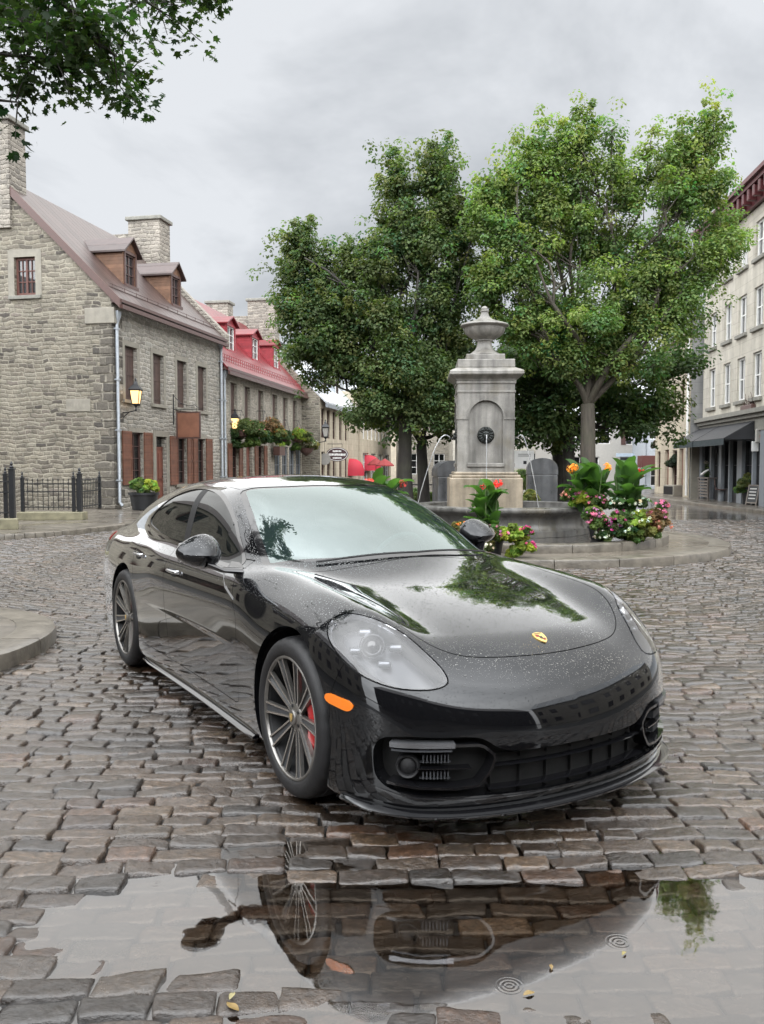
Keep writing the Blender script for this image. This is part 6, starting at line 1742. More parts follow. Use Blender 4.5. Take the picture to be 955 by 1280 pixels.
def g_arch(P):
    d = np.minimum(np.hypot(P[:, 0], P[:, 2]-.368), np.hypot(P[:, 0]+2.95, P[:, 2]-.368)) - .405
    return lim(d, np.abs(P[:, 1]) > .5)
FD = np.array([(-.78, .99), (-.80, .93), (-.705, .775), (-.668, .735), (-.655, .70), (-.65, .31), (-.66, .275), (-.70, .262), (-1.87, .262), (-1.90, .45), (-1.955, .8), (-1.985, .99)])
RD = np.array([(-1.985, .99), (-1.955, .8), (-1.90, .45), (-1.87, .262), (-2.46, .262), (-2.50, .30), (-2.53, .45), (-2.60, .62), (-2.71, .78), (-2.765, .88), (-2.77, .96), (-2.74, 1.06), (-2.5, 1.03)])
def side_ok(P): return (np.abs(P[:, 1]) > .5) & (P[:, 2] > .2)
def g_fd(P): return lim(sdf(FD, P[:, 0], P[:, 2]), side_ok(P))
def g_rd(P): return lim(sdf(RD, P[:, 0], P[:, 2]), side_ok(P))
ROOF = symm([(0, -1.262), (.3, -1.292), (.49, -1.347), (.535, -1.36), (.545, -1.6), (.535, -2.0), (.50, -2.5), (.47, -2.70), (0, -2.66)])
def g_roof(P): return lim(sdf(ROOF, P[:, 1], P[:, 0] + .42*P[:, 1]**2*np.clip((P[:, 0]+2.4)/.8, 0, 1)), P[:, 2] > 1.1)
# bumper line: from the arch up to the lamp, then along under the bonnet's front edge
def g_bump(P): return lim(.395 - P[:, 0] + .35*np.clip(P[:, 2]-.55, 0, 1), P[:, 0] > .2)
TAIL = symm([(0, .865), (.5, .87), (.80, .885), (.86, .93), (.80, .955), (.5, .935), (0, .925)])
def g_tail(P): return lim(sdf(TAIL, P[:, 1], P[:, 2]), P[:, 0] < -3.75)

def do_cut(fn, off=(0.0,)):
    global V, T
    for o_ in off:
        n0 = len(V)
        V, T = cut(V, T, fn(V) - o_)
        if len(V) > n0: V[n0:] = project(V[n0:], it=2)
GAP = .0021
do_cut(g_arch, (0.0, ))
do_cut(g_ws, (0.0, -.030)); do_cut(g_rg, (0.0, -.02)); do_cut(g_dlo, (0.0, .020)); do_cut(g_bp)
do_cut(g_hood, (GAP, -GAP)); do_cut(g_hl, (0.0, .006)); do_cut(g_mk); do_cut(g_mouth); do_cut(g_tail)
do_cut(g_fd, (GAP, -GAP)); do_cut(g_rd, (GAP, -GAP)); do_cut(g_roof, (GAP*.8, -GAP*.8)); do_cut(g_bump, (.0012, -.0012))
Cn = V[T].mean(1)
lab = np.full(len(T), 'body', dtype=object)
ws, rg, dlo, bp_, hd, hl, mk, mo, ar, fd, rd, rf, tl, bmp = [g(Cn) for g in (g_ws, g_rg, g_dlo, g_bp, g_hood, g_hl, g_mk, g_mouth, g_arch, g_fd, g_rd, g_roof, g_tail, g_bump)]
lab[(bmp < -.0012) & (Cn[:, 0] > .2)] = 'front_bumper'
lab[(np.abs(bmp) < .0012)] = 'gap'
lab[fd < GAP] = 'gap'; lab[rd < GAP] = 'gap'; lab[fd < -GAP] = 'front_door'; lab[rd < -GAP] = 'rear_door'
lab[rf < GAP*.8] = 'gap'; lab[rf < -GAP*.8] = 'roof'
lab[hd < GAP] = 'gap'; lab[hd < -GAP] = 'hood'
lab[tl < 0] = 'tail_light'
lab[dlo < .020] = 'window_trim'
lab[(dlo < 0) & (bp_ < 0)] = 'pillar_trim'
lab[(dlo < 0) & (bp_ >= 0)] = 'side_window'
lab[ws < 0] = 'windshield_border'; lab[ws < -.030] = 'windshield'
lab[rg < 0] = 'rear_border'; lab[rg < -.02] = 'rear_window'
lab[hl < .006] = 'gap'; lab[hl < 0] = 'headlight'
lab[mk < 0] = 'side_marker'
lab[mo < 0] = 'mouth'
lab[ar < 0] = 'none'
NV = grad(V); NV /= np.linalg.norm(NV, axis=1)[:, None]
def sub(mask, off=0.0):
    t = T[mask]; ids, inv = np.unique(t, return_inverse=True)
    return V[ids] + NV[ids]*off, inv.reshape(t.shape), NV[ids]
def rim_edges(F):
    e = np.concatenate([F[:, [0, 1]], F[:, [1, 2]], F[:, [2, 0]]])
    key = {}
    for a, b in e.tolist():
        k = (min(a, b), max(a, b))
        if k in key: key[k] = None
        else: key[k] = (a, b)
    return [v for v in key.values() if v]
def panel(name, mask, mat, parent, off=0.0, lip=.012, label=None):
    """a body panel with its edge turned inwards"""
    P, F, N = sub(mask, off)
    if lip:
        ed = rim_edges(F); ids = sorted({i for e in ed for i in e}); m1 = {k: len(P)+j for j, k in enumerate(ids)}
        m2 = {k: len(P)+len(ids)+j for j, k in enumerate(ids)}
        Pin = P[ids] - N[ids]*lip
        P = np.concatenate([P, P[ids], Pin]); 
        Nn = np.zeros((len(ids)*2, 3))
        q = []
        for a, b in ed:
            q.append((m1[b], m1[a], m2[a])); q.append((m1[b], m2[a], m2[b]))
            for k_ in (a, b):
                pass
            d = P[b]-P[a]; nn = np.cross(d, N[a])
            Nn[[ids_pos for ids_pos in (m1[a]-len(N), m1[b]-len(N), m2[a]-len(N), m2[b]-len(N))]] += nn
        ln = np.linalg.norm(Nn, axis=1)[:, None]; Nn = np.where(ln > 1e-12, Nn/np.maximum(ln, 1e-12), [0, 0, 1])
        N = np.concatenate([N, Nn]); F = np.concatenate([F, np.array(q)])
    o = np_mesh(name, P, F, mat, parent, True, N)
    if label: o['label'] = label
    return o
yR = Cn[:, 1] < 0
CAR = thing('car', 'black four-door sports car beaded with rain, parked on the wet cobbles', 'car', CAR_LOC, CAR_RZ)
body = panel('body', lab == 'body', CM['paint'], CAR, 0, .03)
panel('hood', lab == 'hood', CM['paint'], CAR)
panel('roof', lab == 'roof', CM['paint'], CAR)
bumper = panel('front_bumper', lab == 'front_bumper', CM['paint'], CAR, 0, .03)
doors = {}
for sgn, mk_ in ((-1, yR), (1, ~yR)):
    for nm in ('front_door', 'rear_door'):
        doors[nm, sgn] = panel(nm, (lab == nm) & mk_, CM['paint'], CAR)
    panel('window_trim', (lab == 'window_trim') & mk_, CM['gloss'], CAR, .002, .006); panel('pillar_trim', (lab == 'pillar_trim') & mk_, CM['matte'], CAR, -.003, .004)
    for nm, m2 in (('front_window', Cn[:, 0] > -1.9), ('rear_side_window', Cn[:, 0] <= -1.9)):
        panel(nm, (lab == 'side_window') & mk_ & m2, CM['side'], CAR, -.004, 0)
    panel('side_marker', (lab == 'side_marker') & mk_, CM['orange'], CAR, .005, .006, 'amber side marker lens')
    hlm = panel('headlight', (lab == 'headlight') & mk_, CM['lens'], CAR, .001, .008)
    doors['hl', sgn] = hlm
wsf = panel('windshield', lab == 'windshield', CM['wind'], CAR, -.003, 0)
panel('windshield_border', lab == 'windshield_border', CM['gloss'], wsf, -.003, .004)
rgf = panel('rear_window', lab == 'rear_window', CM['side'], CAR, -.003, 0)
panel('rear_window_border', lab == 'rear_border', CM['gloss'], rgf, -.003, .004)
panel('tail_light', lab == 'tail_light', CM['red_lens'], CAR, .004, .006)
# dark structure just under the skin: shows in the shut lines
shell = np.isin(lab, ['windshield', 'side_window', 'rear_window', 'none', 'mouth', 'headlight'])
P_, F_, N_ = sub(~shell, -.011)
np_mesh('inner_shell', P_, F_, CM['under'], CAR, True, N_)

# ---- helpers that find points on the skin
def _table(A, B, fixed, lo, hi):
    """skin positions on a regular grid, found all at once by bisection"""
    ga, gb = np.meshgrid(A, B, indexing='ij')
    l = np.full(ga.shape, lo); h = np.full(ga.shape, hi)
    for _ in range(26):
        m = (l+h)/2; f = body_f(fixed(ga, gb, m)) < 0
        l = np.where(f, m, l); h = np.where(f, h, m)
    P = fixed(ga, gb, (l+h)/2); N = grad(P); N /= np.linalg.norm(N, axis=-1)[..., None]
    return P, N
def _lookup(A, B, tab, a, b):
    i = min(max((a-A[0])/(A[1]-A[0]), 0), len(A)-1.001); j = min(max((b-B[0])/(B[1]-B[0]), 0), len(B)-1.001)
    i0, j0 = int(i), int(j); u, v = i-i0, j-j0
    return tuple((t[i0, j0]*(1-u)+t[i0+1, j0]*u)*(1-v) + (t[i0, j0+1]*(1-u)+t[i0+1, j0+1]*u)*v for t in tab)
_FA, _FB = np.arange(-.94, .941, .01), np.arange(.08, .47, .006)
_FT = _table(_FA, _FB, lambda a, b, m: np.stack([m, a, b], -1), .05, 1.1)
_SA, _SB = np.arange(-3.0, .1, .02), np.arange(.16, 1.0, .01)
_ST = {s: _table(_SA, _SB, lambda a, b, m: np.stack([a, s*m, b], -1), .3, 1.1) for s in (-1, 1)}
_TA, _TB = np.arange(-1.4, .85, .02), np.arange(-.70, .701, .02)
_TT = _table(_TA, _TB, lambda a, b, m: np.stack([a, b, m], -1), .5, 1.6)
def front_pt(y, z, off=0.0):
    p, n = _lookup(_FA, _FB, _FT, y, z); return p + n*off
def side_pt(x, z, s, off=0.0):
    p, n = _lookup(_SA, _SB, _ST[s], x, z); return p + n*off
def top_pt(x, y, off=0.0):
    p, n = _lookup(_TA, _TB, _TT, x, y); return p + n*off
def sweep(mb, centre, sect, closed_=True):
    """sect(i) -> list of points around the i-th station"""
    rings = [sect(i) for i in range(len(centre))]
    k = len(rings[0]); vs = [p for r in rings for p in r]; fs = []
    for i in range(len(rings)-1):
        for j in range(k if closed_ else k-1):
            fs.append((i*k+j, i*k+(j+1) % k, (i+1)*k+(j+1) % k, (i+1)*k+j))
    fs += [tuple(range(k)), tuple(range((len(rings)-1)*k, len(rings)*k))[::-1]]
    mb.add(vs, fs)
# ---------------- wheels
def wheel_meshes():
    out = {}
    mb = MB()
    n = 120
    prof = [(.262, -.26), (.285, -.268), (.325, -.268), (.350, -.255), (.3605, -.235), (.3625, -.20), (.3625, -.185), (.356, -.183), (.356, -.172), (.3635, -.17), (.3635, -.125), (.357, -.123), (.357, -.112), (.3635, -.11), (.3625, -.075), (.356, -.073), (.356, -.062), (.362, -.06), (.3605, -.040), (.355, -.022), (.346, -.009), (.330, .002), (.310, .006), (.292, .003), (.281, -.004), (.274, -.016), (.262, -.03)]
    vs = []; fs = []
    for i, (r, z) in enumerate(prof):
        for k in range(n):
            a = 2*math.pi*k/n
            rr = r
            if r > .354 and (z > -.062 or z < -.185): rr = r - (.004 if k % 4 == 0 else 0)
            vs.append((rr*math.cos(a), rr*math.sin(a), z))
    for i in range(len(prof)-1):
        for k in range(n):
            fs.append((i*n+k, i*n+(k+1) % n, (i+1)*n+(k+1) % n, (i+1)*n+k))
    mb.add(vs, fs)
    out['tyre'] = (mb, CM['tyre'], 30)
    b = MB()
    b.lathe([(.2715, -.02), (.262, -.04), (.252, -.08), (.247, -.16), (.25, -.25)], 72)
    b.lathe([(.05, -.125), (.247, -.125)], 48)
    out['barrel'] = (b, CM['matte'], 40)
    fl = MB()
    fl.lathe([(.2635, -.016), (.2645, -.008), (.268, -.003), (.274, -.002), (.279, -.005), (.280, -.014)], 96)
    s = MB(); f = MB(); wb = MB()
    for k in range(10):
        a = 2*math.pi*k/10 + math.pi/10*0
        Mz = Matrix.Rotation(a, 4, 'Z')
        for e in (-1, 1):
            # one thin machined rib
            st = [(.050, .0125, -.034), (.075, .0135, -.034), (.12, .0155, -.028), (.18, .0185, -.019), (.235, .0215, -.011), (.2655, .024, -.006)]
            vs = []; fs = []
            for r, o, z in st:
                wd = .0042
                for (dy, dz) in ((-wd*1.3, -.018), (-wd, 0), (wd, 0), (wd*1.3, -.018)):
                    vs.append(Mz @ Vector((r, e*o+dy, z+dz)))
            for i in range(len(st)-1):
                for j in range(3):
                    fs.append((i*4+j, (i+1)*4+j, (i+1)*4+j+1, i*4+j+1))
            f.add(vs, [q for i_, q in enumerate(fs) if i_ % 3 == 1])
            s.add(vs, [q for i_, q in enumerate(fs) if i_ % 3 != 1])
        # the darker web between a pair of ribs
        st = [(.045, .014, -.038), (.075, .0145, -.040), (.12, .017, -.036), (.18, .02, -.028), (.235, .022, -.020), (.265, .024, -.014)]
        vs = []; fs = []
        for r, o, z in st:
            vs += [Mz @ Vector((r, -o, z)), Mz @ Vector((r, o, z))]
        for i in range(len(st)-1): fs.append((i*2, i*2+1, i*2+3, i*2+2))
        wb.add(vs, fs)
    s.lathe([(.066, -.060), (.066, -.040), (.060, -.034), (.042, -.030), (.036, -.027)], 40)
    out['spokes'] = (s, CM['rim'], 35)
    out['spoke_webs'] = (wb, CM['lamp_dark'], 35); out['rim_flange'] = (fl, CM['rim'], 35); out['spoke_edges'] = (f, CM['rim_edge'], 35)
    c = MB(); c.lathe([(.036, -.030), (.036, -.022), (.031, -.018), (0.0005, -.017)], 32)
    out['hub_cap'] = (c, CM['rim'], 35)
    g = MB()
    sh = [(-.012, .016), (0, .018), (.012, .016), (.013, .002), (.008, -.012), (0, -.02), (-.008, -.012), (-.013, .002)]
    g.prism(sh[::-1], -.0175, -.0150)
    out['crest'] = (g, CM['gold'], 30)
    nb = MB()
    for k in range(5):
        a = 2*math.pi*(k+.5)/5
        nb.lathe([(.008, -.046), (.008, -.032), (.0005, -.032)], 8, Matrix.Translation((.050*math.cos(a), .050*math.sin(a), .003)))
    out['wheel_bolt'] = (nb, CM['matte'], 30)
    d = MB(); d.lathe([(.06, -.105), (.205, -.105), (.205, -.130)], 64)
    d.lathe([(.06, -.103), (.10, -.095), (.10, -.105)], 40)
    out['brake_disc'] = (d, CM['disc'], 30)
    k_ = MB()
    n = 14; vs = []; fs = []
    for i in range(n+1):
        a = R(-42 + 84*i/n); e_ = 1 - abs(2*i/n-1)**6*.35
        for (r, z) in ((.100, -.10), (.107, -.052), (.14, -.038), (.196, -.038), (.218, -.052), (.226, -.105)):
            rr = .163 + (r-.163)*e_
            vs.append((rr*math.cos(a), rr*math.sin(a), z))
    for i in range(n):
        for j in range(5): fs.append((i*6+j, i*6+j+1, (i+1)*6+j+1, (i+1)*6+j))
    fs += [tuple(range(6)), tuple(range(n*6, n*6+6))[::-1]]
    k_.add(vs, fs)
    out['brake_caliper'] = (k_, CM['caliper'], 40)
    return out
WM = {}
for nm, (mb, mat, ang) in wheel_meshes().items():
    o = mb.build(nm, mat, None, True, ang); WM[nm] = o.data; bpy.data.objects.remove(o)
for wx in (0.0, -2.95):
    for s in (-1, 1):
        tyre = bpy.data.objects.new('wheel', WM['tyre']); C.objects.link(tyre); tyre.parent = CAR
        ex = Vector((1, 0, 0)); ez = Vector((0, s, 0)); ey = ez.cross(ex)
        tyre.matrix_local = Matrix(((ex.x, ey.x, ez.x, wx), (ex.y, ey.y, ez.y, s*.897), (ex.z, ey.z, ez.z, .362), (0, 0, 0, 1)))
        for nm in ('barrel', 'spokes', 'spoke_webs', 'rim_flange', 'spoke_edges', 'hub_cap', 'crest', 'wheel_bolt', 'brake_disc', 'brake_caliper'):
            p = bpy.data.objects.new(nm, WM[nm]); C.objects.link(p); p.parent = tyre
            if nm in ('spokes', 'spoke_webs', 'spoke_edges', 'rim_flange', 'barrel'): p.rotation_euler = (0, 0, R(3 if wx == 0 else 11))
# ---------------- wheel wells, floor pan
mb = MB()
for wx in (0.0, -2.95):
    for s in (-1, 1):
        vs = []; fs = []
        for i in range(25):
            a = R(-20 + 220*i/24)
            c_, s_ = .418*math.cos(a), .418*math.sin(a)
            vs += [(wx+c_, s*.87, .368+s_), (wx+c_, s*.50, .368+s_)]
        for i in range(24): fs.append((2*i, 2*i+1, 2*i+3, 2*i+2))
        fs.append(tuple(range(1, 50, 2)))
        mb.add(vs, fs)
mb.box(-3.8, .55, -.60, .60, .16, .20)
mb.box(-2.5, -.45, -.82, .82, .15, .19)
mb.build('wheel_arch_liner', CM['under'], CAR)

# ---------------- nose: mouth, lamps bars, blades
def ribbon(name, ys, zfun, w0, w1, out0, out1, mat, parent, nseg=40, smooth=True):
    """a bar following the nose: cross-section z +- w, standing from out0 to out1 off the skin"""
    st = np.linspace(ys[0], ys[1], nseg)
    mb = MB()
    def sect(i):
        y = st[i]; z = zfun(y)
        a0 = front_pt(y, z-w0, out0); a1 = front_pt(y, z+w1, out0); b0 = front_pt(y, z-w0, out1); b1 = front_pt(y, z+w1, out1)
        m = (b0+b1)/2 + (b0-a0)*.12
        return [a0, b0*.9+b1*.1+(a0-b0)*.06, m, b1*.9+b0*.1+(a1-b1)*.06, a1]
    sweep(mb, st, sect)
    return mb.build(name, mat, parent, smooth, 50)
# recessed backing
mP, mF, mN = sub(lab == 'mouth', -.075)
grille = np_mesh('grille', mP, mF, CM['under'], CAR, True, mN)
panel_edge = MB()
_P, _F, _N = sub(lab == 'mouth', 0.0)
for a, b in rim_edges(_F):
    panel_edge.quad(_P[a], _P[b], _P[b]-_N[b]*.08, _P[a]-_N[a]*.08)
panel_edge.build('grille_surround', CM['gloss'], grille)
ribbon('grille_bar', (-.405, .405), lambda y: .318, .004, .004, -.04, -.012, CM['gloss'], grille)
ribbon('grille_bar', (-.43, .43), lambda y: .228, .003, .003, -.05, -.008, CM['gloss'], grille)
def bar_path(mb, pts, w, out0, out1):
    """a bar along (y, z) points on the nose"""
    P2 = [np.array(p, float) for p in pts]
    def sect(i):
        d = P2[min(i+1, len(P2)-1)] - P2[max(i-1, 0)]; d /= np.linalg.norm(d); nrm = np.array([-d[1], d[0]])*w
        a, b = P2[i]-nrm, P2[i]+nrm
        a0, a1 = front_pt(*a, out0), front_pt(*b, out0)
        b0, b1 = front_pt(*(a*.85+b*.15), out1), front_pt(*(a*.15+b*.85), out1)
        return [a0, b0, b1, a1]
    sweep(mb, P2, sect)
def dense(pts, n=6):
    out = []
    for i in range(len(pts)-1):
        for k in range(n):
            t = k/n; out.append((pts[i][0]*(1-t)+pts[i+1][0]*t, pts[i][1]*(1-t)+pts[i+1][1]*t))
    return out + [pts[-1]]
mb = MB()
for y in np.linspace(-.40, .40, 7):
    for (z0, z1) in ((.222, .310), (.326, .366)):
        p = [front_pt(y-.004, z0, -.058), front_pt(y+.004, z0, -.058), front_pt(y+.004, z1, -.058), front_pt(y-.004, z1, -.058)]
        q = [v - Vector((.04, 0, 0)) for v in map(Vector, p)]
        mb.add(p+q, [(0, 1, 2, 3), (0, 4, 5, 1), (1, 5, 6, 2), (2, 6, 7, 3), (3, 7, 4, 0)])
bar_path(mb, dense([(-.41, .30), (.41, .30)], 16), .004, -.09, -.062); bar_path(mb, dense([(-.41, .345), (.41, .345)], 16), .004, -.09, -.062)
mb.build('grille_fins', CM['under'], grille)
for s in (-1, 1):
    # the light bar over the side intake, bright outside, dark towards the middle
    mb = MB(); bar_path(mb, dense([(s*.768, .415), (s*.70, .4165), (s*.60, .4165), (s*.565, .4160)], 8), .0135, -.03, .010)
    lb = mb.build('light_bar', CM['bar'], CAR, True, 40); lb['label'] = 'pale daytime running light bar'
    mb = MB(); bar_path(mb, dense([(s*.765, .3935), (s*.60, .3955), (s*.575, .3955)], 8), .005, -.03, .004)
    mb.build('light_bar_lower_strip', CM['lamp_dark'], lb, True, 40)
    mb = MB(); bar_path(mb, dense([(s*.565, .415), (s*.475, .412), (s*.452, .403), (s*.415, .372), (s*.410, .355), (s*.425, .31), (s*.462, .262), (s*.475, .252), (s*.55, .244), (s*.70, .250), (s*.775, .262)], 5), .008, -.06, .004)
    fr = mb.build('intake_frame', CM['gloss'], CAR, True, 40)
    mb = MB(); bar_path(mb, dense([(s*.50, .318), (s*.60, .318), (s*.70, .318)], 6), .0035, -.05, -.012)
    mb.build('intake_bar', CM['gloss'], fr, True, 40)
    for z0, z1 in ((.340, .372), (.275, .305)):
        mb = MB()
        for y in np.arange(.585, .675, .0125): bar_path(mb, [(s*y, z0), (s*y, (z0+z1)/2), (s*y, z1)], .003, -.05, -.02)
        bar_path(mb, [(s*.575, z0), (s*.63, z0), (s*.685, z0)], .002, -.05, -.03)
        mb.build('intake_fins', CM['lamp_dark'], fr)
    # round radar cover in the outer part of the intake
    c0 = front_pt(s*.725, .322, -.035); nn = grad(c0[None])[0]; nn /= np.linalg.norm(nn)
    Mq = Matrix.Translation(Vector(c0)) @ Vector(nn).to_track_quat('Z', 'Y').to_matrix().to_4x4()
    mb = MB(); mb.lathe([(.048, -.04), (.048, .010), (.044, .016), (.038, .012), (.034, .0), (.026, .006), (.012, .012), (.0005, .014)], 32, Mq)
    mb.build('fog_lamp', CM['matte'], fr, True, 35)
# front blade under the nose
def lipblade(name, zc, th, o0, o1, y1, mat, tip=0.0):
    st = np.linspace(-y1, y1, 61); mb = MB()
    def sect(i):
        y = st[i]; z = zc + tip*(abs(y)/y1)**3
        a, n = _lookup(_FA, _FB, _FT, y, .185); a = np.array([a[0], a[1], z]); n = np.array([n[0], n[1], 0.0]); n /= np.linalg.norm(n)
        f = min(1, (1-abs(y)/y1)*14+.25)
        return [a - n*.03 + [0, 0, -th], a + n*o1*f + [0, 0, -th*.8], a + n*(o1*f+.004) + [0, 0, 0], a + n*o0*f + [0, 0, th*1.1], a - n*.03 + [0, 0, th*1.2]]
    sweep(mb, st, sect)
    return mb.build(name, mat, CAR, True, 30)
lipblade('front_splitter', .137, .010, .006, .030, .865, CM['gloss'], .012)
mb = MB(); bar_path(mb, dense([(-.80, .232), (-.74, .212), (-.5, .196), (0, .190), (.5, .196), (.74, .212), (.80, .232)], 8), .003, -.01, .004)
mb.build('bumper_blade', CM['gloss'], bumper, True, 40)
# sills
for s in (-1, 1):
    st = np.linspace(-.47, -2.50, 40); mb = MB()
    def sect(i):
        x = st[i]; f = min(1, min(i, len(st)-1-i)/4+.35)
        a = side_pt(x, .185, s, 0)
        o = np.array([0, s, 0])
        return [a - o*.05 + [0, 0, -.058], a + o*.012*f + [0, 0, -.056], a + o*.016*f + [0, 0, -.050], a + o*.008*f + [0, 0, -.044], a - o*.012 + [0, 0, -.036]]
    sweep(mb, st, sect); mb.build('side_skirt', CM['gloss'], CAR, True, 30)
# ---------------- headlamp internals
def hl_surface(u_, v_):
    """height of the skin over the lamp plane"""
    o_ = HLC + _u*u_ + _v*v_; l, h = -.12, .2
    for _ in range(24):
        m = (l+h)/2
        if float(body_f(o_ + _n*m)) < 0: l = m
        else: h = m
    return l
for s in (-1, 1):
    par = doors['hl', s]
    msk = (lab == 'headlight') & (yR if s < 0 else ~yR)
    hP, hF, hN = sub(msk, -.085)
    cen = hP.mean(0); hP = cen + (hP-cen)*.93
    np_mesh('lamp_bowl', hP, hF, CM['lamp'], par, True, hN)
    Pq, Fq, Nq = sub(msk, -.004); cs = Pq.mean(0)
    lip = MB(); wallm = MB()
    for a, b in rim_edges(Fq):
        def inn(i, k, d): return Pq[i]+(cs-Pq[i])*k-Nq[i]*d
        lip.quad(Pq[a], Pq[b], inn(b, .035, .006), inn(a, .035, .006)); lip.quad(inn(a, .035, .006), inn(b, .035, .006), inn(b, .05, .016), inn(a, .05, .016))
        wallm.quad(inn(a, .05, .016), inn(b, .05, .016), inn(b, .09, .085), inn(a, .09, .085))
    bz_ = lip.build('lamp_bezel', CM['bar'], par, True, 50); wallm.build('bezel_wall', CM['lamp_dark'], bz_, True, 50)
    def lamp_at(u_, v_, off):
        p = HLC + _u*u_ + _v*v_ + _n*(hl_surface(u_, v_)+off); return np.array([p[0], s*p[1], p[2]])
    nn = Vector((_n[0]*1.3, s*_n[1]*.7, _n[2]*.55)).normalized()
    def lamp_frame(u_, v_, off): return Matrix.Translation(Vector(lamp_at(u_, v_, off))) @ nn.to_track_quat('Z', 'Y').to_matrix().to_4x4()
    mb = MB(); r_ = .044
    mb.lathe([(r_*1.25, -.05), (r_*1.25, -.006), (r_*1.12, .004), (r_, -.004), (r_*.97, -.012)], 40, lamp_frame(-.035, .0, -.035))
    pr = mb.build('projector_ring', CM['chrome'], par, True, 35)
    mb = MB(); mb.lathe([(r_*.96, -.014), (r_*.8, .002), (r_*.5, .014), (r_*.2, .019), (.0005, .020)], 36, lamp_frame(-.035, .0, -.035)); mb.build('projector_lens', CM['gloss'], pr, True, 60)
    for (u_, v_) in ((-.11, -.042), (-.095, .046), (.045, -.045), (.05, .040)):
        mb = MB(); mb.bbox(-.028, .028, -.014, .014, -.03, .006, .010, lamp_frame(u_, v_, -.045)); mb.build('running_light', CM['led'], par, True, 50)
# ---------------- badge on the bonnet
hoodo = [o for o in CAR.children if o.name.startswith('hood')][0]
bp0 = top_pt(.672, 0.0, .0015)
bn = grad(bp0[None])[0]; bn /= np.linalg.norm(bn)
bz = Vector(bn); bx_ = Vector((0, 1, 0)); by_ = bz.cross(bx_).normalized()
MBd = Matrix(((bx_.x, by_.x, bz.x, bp0[0]), (bx_.y, by_.y, bz.y, bp0[1]), (bx_.z, by_.z, bz.z, bp0[2]), (0, 0, 0, 1)))
shield = [(-.027, .030), (-.014, .034), (0, .036), (.014, .034), (.027, .030), (.029, .012), (.026, -.006), (.017, -.024), (0, -.038), (-.017, -.024), (-.026, -.006), (-.029, .012)]
def sh(k): return [(x*k, y*k) for x, y in shield][::-1]
mb = MB(); mb.prism(sh(1.0), -.002, .003, MBd)
bd = mb.build('hood_badge', CM['gold'], hoodo, False)
bd['label'] = 'gold shield badge'
mb = MB()
for x0, x1, y0, y1 in ((-.021, -.002, .004, .009), (-.021, -.002, .014, .019), (.002, .018, -.012, -.007), (.002, .014, -.021, -.017)):
    mb.box(x0, x1, y0, y1, .003, .0042, MBd)
mb.build('badge_stripes', CM['badge_red'], bd)
mb = MB()
for x0, x1, y0, y1 in ((-.020, -.002, .009, .014), (.002, .016, -.017, -.012), (-.02, .02, .025, .029)):
    mb.box(x0, x1, y0, y1, .003, .0040, MBd)
mb.prism([(-.007, -.007), (0, -.012), (.007, -.007), (.008, .006), (-.008, .006)], .003, .0045, MBd)
mb.build('badge_stripes', CM['badge_black'], bd)
